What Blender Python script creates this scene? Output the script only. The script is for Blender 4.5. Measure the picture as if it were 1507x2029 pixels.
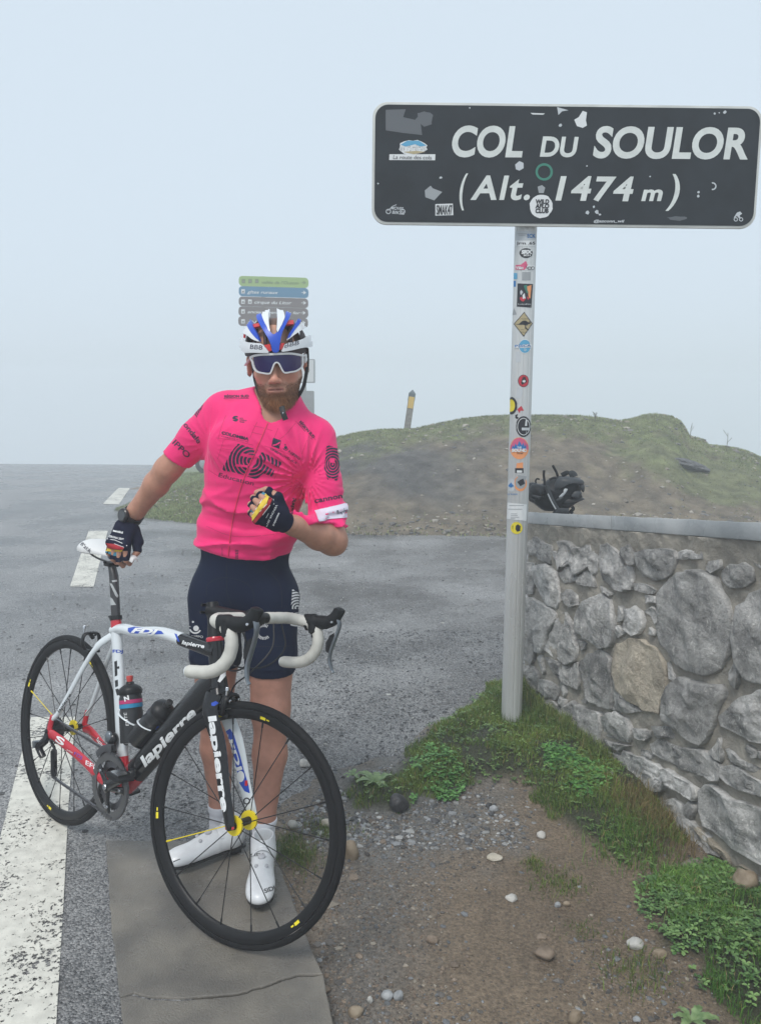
import bpy, bmesh, math, random
import numpy as np
from mathutils import Vector, Matrix
from mathutils.bvhtree import BVHTree
random.seed(7); RNG = np.random.default_rng(7)
PI = math.pi
A = lambda *x: np.array(x, dtype=float)

# ------------------------------------------------------------ camera, sky, sun, exposure
FPX, PITCH, ROLL, EYE = 1578.47, math.radians(7.5852), math.radians(-.393), 1.4919
_c, _s = math.cos(ROLL), math.sin(ROLL)
_R0, _U0 = A(1, 0, 0), A(0, math.sin(PITCH), math.cos(PITCH))
CF = A(0, math.cos(PITCH), -math.sin(PITCH))
CR, CU = _c*_R0 - _s*_U0, _s*_R0 + _c*_U0
CAM = A(0, 0, EYE)
scene = bpy.context.scene
for o in list(bpy.data.objects): bpy.data.objects.remove(o)
cam_data = bpy.data.cameras.new('camera'); cam = bpy.data.objects.new('camera', cam_data)
scene.collection.objects.link(cam); scene.camera = cam
cam_data.sensor_fit = 'VERTICAL'; cam_data.sensor_height = 24.0; cam_data.lens = 24.0*FPX/2029
cam_data.clip_start = .05; cam_data.clip_end = 900
_m = Matrix(((CR[0], CU[0], -CF[0], 0), (CR[1], CU[1], -CF[1], 0), (CR[2], CU[2], -CF[2], EYE), (0, 0, 0, 1)))
cam.matrix_world = _m

world = bpy.data.worlds.new("World"); scene.world = world; world.use_nodes = True
wn = world.node_tree; wn.nodes.clear()
_o = wn.nodes.new('ShaderNodeOutputWorld'); _b = wn.nodes.new('ShaderNodeBackground'); _b.inputs[1].default_value = .1
_sky = wn.nodes.new('ShaderNodeTexSky'); _sky.sky_type = 'NISHITA'; _sky.sun_disc = False
SUN_EL, SUN_ROT = math.radians(58), math.radians(205)
_sky.sun_elevation = SUN_EL; _sky.sun_rotation = SUN_ROT; _sky.air_density = 1.0; _sky.dust_density = 3.0
_mx = wn.nodes.new('ShaderNodeMix'); _mx.data_type = 'RGBA'; _mx.inputs[0].default_value = .9
_mx.inputs[7].default_value = (5.3, 6.1, 6.8, 1)          # the even white of thick cloud
wn.links.new(_sky.outputs[0], _mx.inputs[6]); wn.links.new(_mx.outputs[2], _b.inputs[0]); wn.links.new(_b.outputs[0], _o.inputs[0])
sun_d = bpy.data.lights.new('sun', 'SUN'); sun_d.energy = 1.5; sun_d.angle = math.radians(22); sun_d.color = (1, .97, .93)
sun = bpy.data.objects.new('sun', sun_d); scene.collection.objects.link(sun)
_sd = Vector((math.sin(SUN_ROT)*math.cos(SUN_EL), math.cos(SUN_ROT)*math.cos(SUN_EL), math.sin(SUN_EL)))
sun.rotation_euler = _sd.to_track_quat('Z', 'Y').to_euler(); sun.location = (0, 0, 30)
scene.view_settings.view_transform = 'Standard'; scene.view_settings.look = 'None'
scene.view_settings.gamma = 1; scene.view_settings.use_curve_mapping = False
scene.view_settings.exposure = 0.5
scene.render.engine = 'CYCLES'
scene.cycles.max_bounces = 8; scene.cycles.diffuse_bounces = 3; scene.cycles.glossy_bounces = 3
scene.cycles.transmission_bounces = 4; scene.cycles.volume_bounces = 4
scene.cycles.use_denoising = True

# ------------------------------------------------------------ pixel <-> place
def ray(px, py): return CF + (px-753.5)/FPX*CR - (py-1014.5)/FPX*CU
def atY(px, py, Y): d = ray(px, py); return CAM + d*(Y/d[1])
def atz(px, py, z=0.): d = ray(px, py); return CAM + d*((z-EYE)/d[2])
def atplane(px, py, P, N):
    d = ray(px, py); return CAM + d*(np.dot(A(*P)-CAM, N)/np.dot(d, N))

# ------------------------------------------------------------ objects
COL = scene.collection
def tagit(o, label=None, cat=None, group=None, kind=None):
    if label: o['label'] = label
    if cat: o['category'] = cat
    if group: o['group'] = group
    if kind: o['kind'] = kind
    return o
WM = {}                                   # thing name -> world matrix of its root
def thing(name, label, cat, loc=(0, 0, 0), M=None, group=None, kind=None):
    o = bpy.data.objects.new(name, None); COL.objects.link(o); o.empty_display_size = .1
    W = Matrix.Translation(Vector(loc)) @ (M.to_4x4() if M is not None else Matrix.Identity(4))
    o.matrix_world = W; WM[o.name] = W
    return tagit(o, label, cat, group, kind)
def root_matrix(p):
    while p is not None:
        if p.name in WM: return WM[p.name]
        p = p.parent
    return Matrix.Identity(4)
def mesh_from(name, V, F, mats, MI=None, smooth=True, colors=None):
    me = bpy.data.meshes.new(name)
    if isinstance(F, np.ndarray):
        n, k = F.shape
        me.vertices.add(len(V)); me.vertices.foreach_set('co', np.asarray(V, dtype=np.float32).ravel())
        me.loops.add(n*k); me.loops.foreach_set('vertex_index', F.astype(np.int32).ravel())
        me.polygons.add(n); me.polygons.foreach_set('loop_start', np.arange(0, n*k, k, dtype=np.int32))
        me.update(calc_edges=True); me.validate()
    else:
        me.from_pydata([tuple(v) for v in V], [], F); me.update()
    for m in (mats if isinstance(mats, (list, tuple)) else [mats]): me.materials.append(m)
    if MI is not None and len(MI) == len(me.polygons): me.polygons.foreach_set('material_index', np.asarray(MI, dtype=np.int32))
    me.polygons.foreach_set('use_smooth', np.full(len(me.polygons), bool(smooth)))
    if colors is not None:
        ca = me.color_attributes.new('Col', 'FLOAT_COLOR', 'POINT')
        c4 = np.ones((len(V), 4), dtype=np.float32); c4[:, :3] = colors
        ca.data.foreach_set('color', c4.ravel())
    return me
def put(name, me, parent=None, **kw):
    o = bpy.data.objects.new(name, me); COL.objects.link(o)
    if parent is not None: o.parent = parent
    return tagit(o, **kw)
def tolocal(V, parent):
    if parent is None: return V
    W = np.array(root_matrix(parent).inverted()); V = np.asarray(V, float)
    return V @ W[:3, :3].T + W[:3, 3]

class MB:
    """collects shapes, then links them as ONE mesh object"""
    def __init__(s): s.V = []; s.F = []; s.MI = []; s.n = 0
    def add(s, V, F, mi=0):
        V = np.asarray(V, float).reshape(-1, 3); s.V.append(V)
        for k, f in enumerate(F):
            s.F.append([int(i)+s.n for i in f]); s.MI.append(mi[k] if isinstance(mi, (list, np.ndarray)) else mi)
        s.n += len(V); return s
    def tube(s, P, r, n=12, closed=False, caps=True, up=None, mi=0, twist=0, round_end=False):
        P = np.asarray(P, float); m = len(P)
        T = np.zeros_like(P)
        for i in range(m):
            a = P[(i-1) % m] if (closed or i > 0) else P[i]; b = P[(i+1) % m] if (closed or i < m-1) else P[i]
            T[i] = (b-a)/max(1e-12, np.linalg.norm(b-a))
        u = A(*up) if up is not None else (A(0, 0, 1) if abs(T[0][2]) < .9 else A(1, 0, 0))
        R = [(r, r)]*m if np.isscalar(r) else [(x if isinstance(x, (tuple, list, np.ndarray)) else (x, x)) for x in r]
        V = []; 
        for i in range(m):
            if up is None or i == 0:
                u = u-T[i]*np.dot(u, T[i])
            else: u = A(*up)-T[i]*np.dot(A(*up), T[i])
            u = u/max(1e-9, np.linalg.norm(u)); w = np.cross(T[i], u)
            for k in range(n):
                a = 2*PI*k/n+twist
                V.append(P[i]+u*math.cos(a)*R[i][0]+w*math.sin(a)*R[i][1])
        F = []; MI = []
        for i in range(m if closed else m-1):
            j = (i+1) % m
            for k in range(n):
                l = (k+1) % n; F.append((i*n+k, i*n+l, j*n+l, j*n+k)); MI.append(mi[i] if isinstance(mi, (list, tuple)) else mi)
        if caps and not closed:
            F.append(tuple(range(n))[::-1]); MI.append(MI[0]); F.append(tuple((m-1)*n+k for k in range(n))); MI.append(MI[-2])
        return s.add(V, F, MI)
    def lathe(s, prof, O, ax, n=24, mi=0, u0=None):
        """prof: (radius, distance along ax)"""
        ax = A(*ax)/np.linalg.norm(A(*ax)); u = A(0, 0, 1) if abs(ax[2]) < .9 else A(1, 0, 0)
        if u0 is not None: u = A(*u0)
        u = u-ax*np.dot(u, ax); u /= np.linalg.norm(u); w = np.cross(ax, u)
        V = []; F = []; m = len(prof)
        for r, d in prof:
            for k in range(n):
                a = 2*PI*k/n; V.append(A(*O)+ax*d+(u*math.cos(a)+w*math.sin(a))*r)
        MI = []
        for i in range(m-1):
            for k in range(n):
                l = (k+1) % n; F.append((i*n+k, i*n+l, (i+1)*n+l, (i+1)*n+k)); MI.append(mi[i] if isinstance(mi, list) else mi)
        if prof[0][0] > 1e-5: F.append(tuple(range(n))[::-1]); MI.append(MI[0])
        if prof[-1][0] > 1e-5: F.append(tuple((m-1)*n+k for k in range(n))); MI.append(MI[-2] if len(MI) > 1 else MI[0])
        return s.add(V, F, MI)
    def box(s, c, size, M=None, mi=0):
        c = A(*c); h = A(*size)/2
        V = A(*[[x*h[0], y*h[1], z*h[2]] for x in (-1, 1) for y in (-1, 1) for z in (-1, 1)])
        if M is not None: V = V @ np.asarray(M, float).T
        return s.add(V+c, [(0, 1, 3, 2), (4, 6, 7, 5), (0, 4, 5, 1), (2, 3, 7, 6), (0, 2, 6, 4), (1, 5, 7, 3)], mi)
    def ell(s, c, r, M=None, n=16, m=10, mi=0):
        V = []; F = []
        for i in range(m+1):
            t = PI*i/m
            for k in range(n):
                a = 2*PI*k/n; V.append((r[0]*math.sin(t)*math.cos(a), r[1]*math.sin(t)*math.sin(a), r[2]*math.cos(t)))
        V = A(*V)
        if M is not None: V = V @ np.asarray(M, float).T
        for i in range(m):
            for k in range(n):
                l = (k+1) % n; F.append((i*n+k, (i+1)*n+k, (i+1)*n+l, i*n+l))
        return s.add(V+A(*c), F, mi)
    def prism(s, poly, O, ex, ey, ez, mi=0):
        """2-D polygon in ex, ey pushed along ez (a vector with length)"""
        ex, ey, ez, O = A(*ex), A(*ey), A(*ez), A(*O); n = len(poly)
        V = [O+ex*a+ey*b for a, b in poly]; V += [v+ez for v in V]
        F = [tuple(range(n))[::-1], tuple(range(n, 2*n))]+[(i, (i+1) % n, n+(i+1) % n, n+i) for i in range(n)]
        return s.add(V, F, mi)
    def build(s, name, mat, parent=None, smooth=True, local=False, bevel=0, auto=True, **kw):
        V = np.concatenate(s.V)
        if parent is not None and not local: V = tolocal(V, parent)
        me = mesh_from(name, V, s.F, mat, s.MI, smooth)
        bm = bmesh.new(); bm.from_mesh(me)
        bmesh.ops.remove_doubles(bm, verts=bm.verts, dist=1e-6)
        bmesh.ops.recalc_face_normals(bm, faces=bm.faces)
        if bevel:
            es = [e for e in bm.edges if len(e.link_faces) == 2 and e.calc_face_angle(0) > .5]
            bmesh.ops.bevel(bm, geom=es, offset=bevel, segments=2, affect='EDGES', profile=.5)
        if smooth and auto:
            for e in bm.edges:
                if len(e.link_faces) == 2 and e.calc_face_angle(0) > .75: e.smooth = False
        bm.to_mesh(me); bm.free()
        return put(name, me, parent, **kw)

# ------------------------------------------------------------ noise
def _h(ix, iy, iz, seed):
    h = (ix.astype(np.int64)*374761393 + iy.astype(np.int64)*668265263 + iz.astype(np.int64)*2147483647 + seed*144665) & 0xffffffff
    h = ((h ^ (h >> 13))*1274126177) & 0xffffffff; h = (h ^ (h >> 16))
    return (h & 0xffff).astype(np.float32)/65535.
def vnoise(P, scale=1., seed=0, oct=1):
    P = np.asarray(P, dtype=np.float32); out = 0; amp = 1; tot = 0
    for o in range(oct):
        Q = P*(scale*2**o)+seed*7.3+1000; i = np.floor(Q).astype(np.int64); f = Q-i; f = f*f*(3-2*f)
        x, y, z = i[..., 0], i[..., 1], i[..., 2]; fx, fy, fz = f[..., 0], f[..., 1], f[..., 2]
        r = 0
        for dx in (0, 1):
            for dy in (0, 1):
                for dz in (0, 1):
                    r = r + _h(x+dx, y+dy, z+dz, seed+o)*(fx if dx else 1-fx)*(fy if dy else 1-fy)*(fz if dz else 1-fz)
        out = out+(r*2-1)*amp; tot += amp; amp *= .5
    return out/tot
def n2(x, y, scale, seed=0, oct=1): return vnoise(np.stack([x, y, np.zeros_like(x)], -1), scale, seed, oct)
def sstep(a, b, x):
    t = np.clip((x-a)/(b-a), 0, 1); return t*t*(3-2*t)

# ------------------------------------------------------------ materials
MATS = {}
def mat(name, col=(.5, .5, .5), rough=.5, metal=0., spec=.5, var=0., vscale=8., col2=None, bump=0., bscale=60., rvar=0., coat=0., vcol=False, detail=6, bdist=.002, sss=0., sheen=0., lo=.35, hi=.65, stretch=None):
    if name in MATS: return MATS[name]
    m = bpy.data.materials.new(name); m.use_nodes = True; nt = m.node_tree; N = nt.nodes; L = nt.links
    b = N['Principled BSDF']; b.inputs['Roughness'].default_value = rough; b.inputs['Metallic'].default_value = metal
    b.inputs['Specular IOR Level'].default_value = spec; b.inputs['Base Color'].default_value = (*col, 1)
    if coat: b.inputs['Coat Weight'].default_value = coat; b.inputs['Coat Roughness'].default_value = .08
    if sss: b.inputs['Subsurface Weight'].default_value = sss; b.inputs['Subsurface Radius'].default_value = (.012, .005, .003); b.inputs['Subsurface Scale'].default_value = 1
    if sheen: b.inputs['Sheen Weight'].default_value = sheen
    tc = N.new('ShaderNodeTexCoord'); src = tc.outputs['Object']
    if stretch:
        mp = N.new('ShaderNodeMapping'); mp.inputs['Scale'].default_value = stretch; L.new(src, mp.inputs[0]); src = mp.outputs[0]
    last = None
    if vcol:
        a = N.new('ShaderNodeVertexColor'); a.layer_name = 'Col'; last = a.outputs[0]
    if var or col2:
        n = N.new('ShaderNodeTexNoise'); n.inputs['Scale'].default_value = vscale; n.inputs['Detail'].default_value = detail; L.new(src, n.inputs[0])
        r = N.new('ShaderNodeMapRange'); r.inputs[1].default_value = lo; r.inputs[2].default_value = hi; L.new(n.outputs[0], r.inputs[0])
        mx = N.new('ShaderNodeMix'); mx.data_type = 'RGBA'; L.new(r.outputs[0], mx.inputs[0])
        if vcol:
            mu = N.new('ShaderNodeMix'); mu.data_type = 'RGBA'; mu.blend_type = 'MULTIPLY'; mu.inputs[0].default_value = 1
            g = 1-var; mx.inputs[6].default_value = (g, g, g, 1); mx.inputs[7].default_value = (1+var, 1+var, 1+var, 1)
            L.new(last, mu.inputs[6]); L.new(mx.outputs[2], mu.inputs[7]); last = mu.outputs[2]
        else:
            c2 = col2 or tuple(min(1, c*(1+var)) for c in col); c1 = col if col2 else tuple(c*(1-var) for c in col)
            mx.inputs[6].default_value = (*c1, 1); mx.inputs[7].default_value = (*c2, 1); last = mx.outputs[2]
    if last is not None: L.new(last, b.inputs['Base Color'])
    if rvar:
        n = N.new('ShaderNodeTexNoise'); n.inputs['Scale'].default_value = vscale*1.7; n.inputs['Detail'].default_value = 4; L.new(src, n.inputs[0])
        r = N.new('ShaderNodeMapRange'); r.inputs[1].default_value = .35; r.inputs[2].default_value = .65
        r.inputs[3].default_value = max(.02, rough-rvar); r.inputs[4].default_value = min(1, rough+rvar)
        L.new(n.outputs[0], r.inputs[0]); L.new(r.outputs[0], b.inputs['Roughness'])
    if bump:
        n = N.new('ShaderNodeTexNoise'); n.inputs['Scale'].default_value = bscale; n.inputs['Detail'].default_value = 8; n.inputs['Roughness'].default_value = .65; L.new(src, n.inputs[0])
        bp = N.new('ShaderNodeBump'); bp.inputs['Strength'].default_value = bump; bp.inputs['Distance'].default_value = bdist
        L.new(n.outputs[0], bp.inputs['Height']); L.new(bp.outputs[0], b.inputs['Normal'])
    MATS[name] = m; return m
def nodes_of(m): return m.node_tree.nodes, m.node_tree.links, m.node_tree.nodes['Principled BSDF']

# ------------------------------------------------------------ surface projection: an outline or lettering laid on a real surface
def bvh_of(objs):
    V = []; F = []; n = 0
    for o in objs:
        W = np.array(root_matrix(o)); me = o.data; co = np.empty(len(me.vertices)*3, np.float32); me.vertices.foreach_get('co', co)
        co = co.reshape(-1, 3) @ W[:3, :3].T + W[:3, 3]
        V += [tuple(c) for c in co]
        F += [[i+n for i in p.vertices] for p in me.polygons]; n += len(co)
    return BVHTree.FromPolygons(V, F)
def flat_poly(polys, cell):
    """polys: list of outlines (2-D) -> fine mesh in 2-D (verts, faces)"""
    bm = bmesh.new()
    from mathutils.geometry import tessellate_polygon
    for poly in polys:
        vs = [bm.verts.new((p[0], p[1], 0)) for p in poly]
        for t in tessellate_polygon([[Vector((p[0], p[1], 0)) for p in poly]]):
            try: bm.faces.new([vs[i] for i in t])
            except ValueError: pass
    return _cut(bm, cell)
def _cut(bm, cell):
    bmesh.ops.triangulate(bm, faces=bm.faces)
    xs = [v.co.x for v in bm.verts]; ys = [v.co.y for v in bm.verts]
    if not xs: return np.zeros((0, 2)), []
    if cell:
        for lo, hi, no in ((min(xs), max(xs), (1, 0, 0)), (min(ys), max(ys), (0, 1, 0))):
            k = math.ceil(lo/cell)
            while k*cell < hi:
                bmesh.ops.bisect_plane(bm, geom=bm.verts[:]+bm.edges[:]+bm.faces[:], plane_co=tuple(c*k*cell for c in no), plane_no=no, dist=1e-5); k += 1
    bm.verts.ensure_lookup_table(); bm.verts.index_update()
    V = np.array([(v.co.x, v.co.y) for v in bm.verts]); F = [[v.index for v in f.verts] for f in bm.faces]
    bm.free(); return V, F
_TXT = {}
def text2d(body, bold=0., spacing=1.):
    key = (body, bold, spacing)
    if key in _TXT: return _TXT[key]
    cu = bpy.data.curves.new('t', 'FONT'); cu.body = body; cu.size = 1; cu.resolution_u = 6; cu.offset = bold; cu.space_character = spacing
    ob = bpy.data.objects.new('t', cu); COL.objects.link(ob)
    dg = bpy.context.evaluated_depsgraph_get(); me = bpy.data.meshes.new_from_object(ob.evaluated_get(dg))
    V = np.array([v.co[:2] for v in me.vertices]) if len(me.vertices) else np.zeros((0, 2)); F = [list(p.vertices) for p in me.polygons]
    bpy.data.objects.remove(ob); bpy.data.curves.remove(cu); bpy.data.meshes.remove(me)
    if len(V):
        lo = V.min(0); V = V-A(lo[0], 0); w = V[:, 0].max()
    else: w = 1
    _TXT[key] = (V, F, w); return _TXT[key]
def text_px(body, O, ex, ey, bold=0., shear=0., cell=0, spacing=1.):
    """lettering in the picture plane: starts at O, whole width ex (2-vector), cap height ey (2-vector)"""
    V, F, w = text2d(body, bold, spacing)
    Q = V.copy(); Q[:, 0] = (V[:, 0]+shear*V[:, 1])/w; Q[:, 1] = V[:, 1]/.73
    bm = bmesh.new(); vs = [bm.verts.new((*p, 0)) for p in (A(*O)+Q[:, :1]*A(*ex)+Q[:, 1:]*A(*ey))]
    for f in F:
        try: bm.faces.new([vs[i] for i in f])
        except ValueError: pass
    return _cut(bm, cell)
def project(name, VF, bvh, matl, parent, off=.0008, thick=0., smooth=True, fallback=None, leap=.05, **kw):
    """lay 2-D picture-plane meshes on the surface met along the sight line; off = height over the surface"""
    if isinstance(VF, tuple): VF = [VF]
    MBx = MB()
    for V2, F2 in VF:
        if len(V2) == 0: continue
        P = []; Nn = []; ok = []
        for p in V2:
            d = ray(*p); d = d/np.linalg.norm(d)
            h = bvh.ray_cast(Vector(CAM), Vector(d))
            if h[0] is None: P.append(CAM*0); Nn.append(A(0, 0, 1)); ok.append(False); continue
            n = A(*h[1]); 
            if np.dot(n, d) > 0: n = -n
            P.append(A(*h[0])); Nn.append(n); ok.append(True)
        P = A(*P); Nn = A(*Nn); ok = np.array(ok)
        F = [f for f in F2 if all(ok[i] for i in f)]
        if len(P):   # drop faces that leap across an edge in depth
            F = [f for f in F if max(abs(np.dot(P[f[i]]-P[f[i-1]], CF)) for i in range(len(f))) < leap]
        if not F: continue
        top = P+Nn*(off+thick)
        MBx.add(top, F)
        if thick:
            cnt = {}
            for f in F:
                for i in range(len(f)):
                    e = (f[i-1], f[i]); k = (min(e), max(e)); cnt.setdefault(k, []).append(e)
            rim = [e[0] for e in cnt.values() if len(e) == 1]
            bot = P+Nn*(-.001); n = len(P)
            MBx.add(np.concatenate([top, bot]), [(b, a, a+n, b+n) for a, b in rim])
    if not MBx.V: print('nothing projected', name); return None
    V = np.concatenate(MBx.V); V = tolocal(V, parent)
    if name in ('rib', 'emblem', 'sticker', 'stripe'):          # keep the one connected patch
        par = list(range(len(V)))
        def fnd(i):
            while par[i] != i: par[i] = par[par[i]]; i = par[i]
            return i
        seen = {}
        for i, v in enumerate(np.round(V, 5)):
            k = tuple(v)
            if k in seen: par[fnd(i)] = fnd(seen[k])
            else: seen[k] = i
        for f in MBx.F:
            for q in f[1:]: par[fnd(q)] = fnd(f[0])
        cnt = {}
        for f in MBx.F: r = fnd(f[0]); cnt[r] = cnt.get(r, 0)+1
        big = max(cnt, key=cnt.get); MBx.F = [f for f in MBx.F if fnd(f[0]) == big]
    me = mesh_from(name, V, MBx.F, matl, None, smooth)
    if thick:
        bm = bmesh.new(); bm.from_mesh(me); bmesh.ops.remove_doubles(bm, verts=bm.verts, dist=2e-5)
        for e in bm.edges:
            if len(e.link_faces) == 2 and e.calc_face_angle(0) > .9: e.smooth = False
        bm.to_mesh(me); bm.free()
    return put(name, me, parent, **kw)
def circle_px(cx, cy, r, n=28, ry=None, a0=0): return [(cx+r*math.cos(a0+2*PI*k/n), cy+(ry or r)*math.sin(a0+2*PI*k/n)) for k in range(n)]
def ring_px(cx, cy, r1, r2, n=28, ry1=None, ry2=None, a0=0, a1=2*PI):
    P = []; F = []
    for k in range(n+1):
        a = a0+(a1-a0)*k/n
        P += [(cx+r1*math.cos(a), cy+(ry1 or r1)*math.sin(a)), (cx+r2*math.cos(a), cy+(ry2 or r2)*math.sin(a))]
        if k: F.append((2*k-2, 2*k-1, 2*k+1, 2*k))
    return A(*P), F
def line_px(pts, w):
    """a stroke of the given width along a polyline in the picture plane"""
    P = np.asarray(pts, float); T = np.gradient(P, axis=0); T /= np.linalg.norm(T, axis=1)[:, None]+1e-9
    Nn = np.stack([-T[:, 1], T[:, 0]], 1); W = (np.full(len(P), w) if np.isscalar(w) else np.asarray(w))[:, None]/2
    V = np.concatenate([P+Nn*W, P-Nn*W]); n = len(P)
    return V, [(i, i+1, n+i+1, n+i) for i in range(n-1)]
def smooth_curve(pts, n=8, closed=False):
    P = np.asarray(pts, float); m = len(P); out = []
    for i in range(m if closed else m-1):
        p0 = P[(i-1) % m] if (closed or i > 0) else 2*P[0]-P[1]; p1 = P[i]; p2 = P[(i+1) % m]; p3 = P[(i+2) % m] if (closed or i < m-2) else 2*P[-1]-P[-2]
        for k in range(n):
            t = k/n; out.append(.5*((2*p1)+(-p0+p2)*t+(2*p0-5*p1+4*p2-p3)*t*t+(-p0+3*p1-3*p2+p3)*t**3))
    if not closed: out.append(P[-1])
    return np.array(out)

# ------------------------------------------------------------ solids as distance fields, read out as one smooth surface
def smin(a, b, k):
    h = np.clip(.5+.5*(b-a)/k, 0, 1); return b*(1-h)+a*h-k*h*(1-h)
def smax(a, b, k): return -smin(-a, -b, k)
def rcone(P, a, b, r1, r2):
    a = A(*a).astype(np.float32); b = A(*b).astype(np.float32); ba = b-a; L2 = float(ba@ba)
    t = np.clip((P-a)@ba/L2, 0, 1); d = P-a-t[:, None]*ba
    return np.sqrt((d*d).sum(1))-(r1+(r2-r1)*t)
def ellip(P, c, r, M=None):
    Q = (P-A(*c).astype(np.float32))
    if M is not None: Q = Q @ np.asarray(M, np.float32)
    Q = Q/A(*r).astype(np.float32); k0 = np.sqrt((Q*Q).sum(1)); k1 = np.sqrt(((Q/A(*r).astype(np.float32))**2).sum(1))+1e-9
    return k0*(k0-1)/k1
def surface_nets(sdf, lo, hi, h, B=8, slack=1.0):
    lo, hi = A(*lo), A(*hi); nb = np.ceil((hi-lo)/(h*B)).astype(int); N = nb*B+1
    g = [np.arange(n) for n in nb]; bi = np.stack(np.meshgrid(*g, indexing='ij'), -1).reshape(-1, 3)
    cen = (lo+(bi+.5)*B*h).astype(np.float32); d = sdf(cen); act = np.abs(d) < B*h*.87*slack*1.15+.004
    F = np.empty(tuple(N), np.float32); sgn = np.where(d < 0, -1., 1.).reshape(nb)
    big = np.repeat(np.repeat(np.repeat(sgn, B, 0), B, 1), B, 2); F[:-1, :-1, :-1] = big; F[-1] = 1; F[:, -1] = 1; F[:, :, -1] = 1
    o = np.stack(np.meshgrid(*[np.arange(B+1)]*3, indexing='ij'), -1).reshape(-1, 3)
    ab = bi[act]
    for s in range(0, len(ab), 400):
        idx = (ab[s:s+400, None, :]*B+o[None]).reshape(-1, 3)
        v = sdf((lo+idx*h).astype(np.float32)); F[idx[:, 0], idx[:, 1], idx[:, 2]] = v
    for ax in range(3):
        sl = [slice(None)]*3; sl[ax] = 0; F[tuple(sl)] = np.abs(F[tuple(sl)]); sl[ax] = -1; F[tuple(sl)] = np.abs(F[tuple(sl)])
    ins = F < 0
    c = np.zeros(tuple(N-1), np.uint8)
    for dx in (0, 1):
        for dy in (0, 1):
            for dz in (0, 1): c += ins[dx:N[0]-1+dx, dy:N[1]-1+dy, dz:N[2]-1+dz]
    cells = np.argwhere((c > 0) & (c < 8)); vid = np.full(tuple(N-1), -1, np.int32); vid[cells[:, 0], cells[:, 1], cells[:, 2]] = np.arange(len(cells))
    cor = A(*[[x, y, z] for x in (0, 1) for y in (0, 1) for z in (0, 1)]).astype(int)
    val = np.stack([F[cells[:, 0]+q[0], cells[:, 1]+q[1], cells[:, 2]+q[2]] for q in cor], 1)
    acc = np.zeros((len(cells), 3)); cnt = np.zeros(len(cells))
    for i in range(8):
        for j in range(i+1, 8):
            if abs(cor[i]-cor[j]).sum() != 1: continue
            m = (val[:, i] < 0) != (val[:, j] < 0); t = np.where(m, val[:, i]/np.where(m, val[:, i]-val[:, j], 1), 0)
            acc += np.where(m[:, None], cor[i]+t[:, None]*(cor[j]-cor[i]), 0); cnt += m
    V = lo+(cells+acc/cnt[:, None])*h
    Q = []
    for ax in range(3):
        a1, a2 = (ax+1) % 3, (ax+2) % 3
        sl0 = [slice(1, -1)]*3; sl1 = [slice(1, -1)]*3; sl0[ax] = slice(0, -1); sl1[ax] = slice(1, None)
        s0, s1 = ins[tuple(sl0)], ins[tuple(sl1)]; E = np.argwhere(s0 != s1); flip = s0[E[:, 0], E[:, 1], E[:, 2]]
        off = A(1, 1, 1).astype(int); off[ax] = 0; E = E+off
        e1 = np.zeros(3, int); e1[a1] = 1; e2 = np.zeros(3, int); e2[a2] = 1
        q = [E-e1-e2, E-e2, E, E-e1]; q = np.stack([vid[x[:, 0], x[:, 1], x[:, 2]] for x in q], 1)
        q[~flip] = q[~flip][:, ::-1]; Q.append(q)
    Q = np.concatenate(Q); Q = Q[(Q >= 0).all(1)]
    return V, Q
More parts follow.
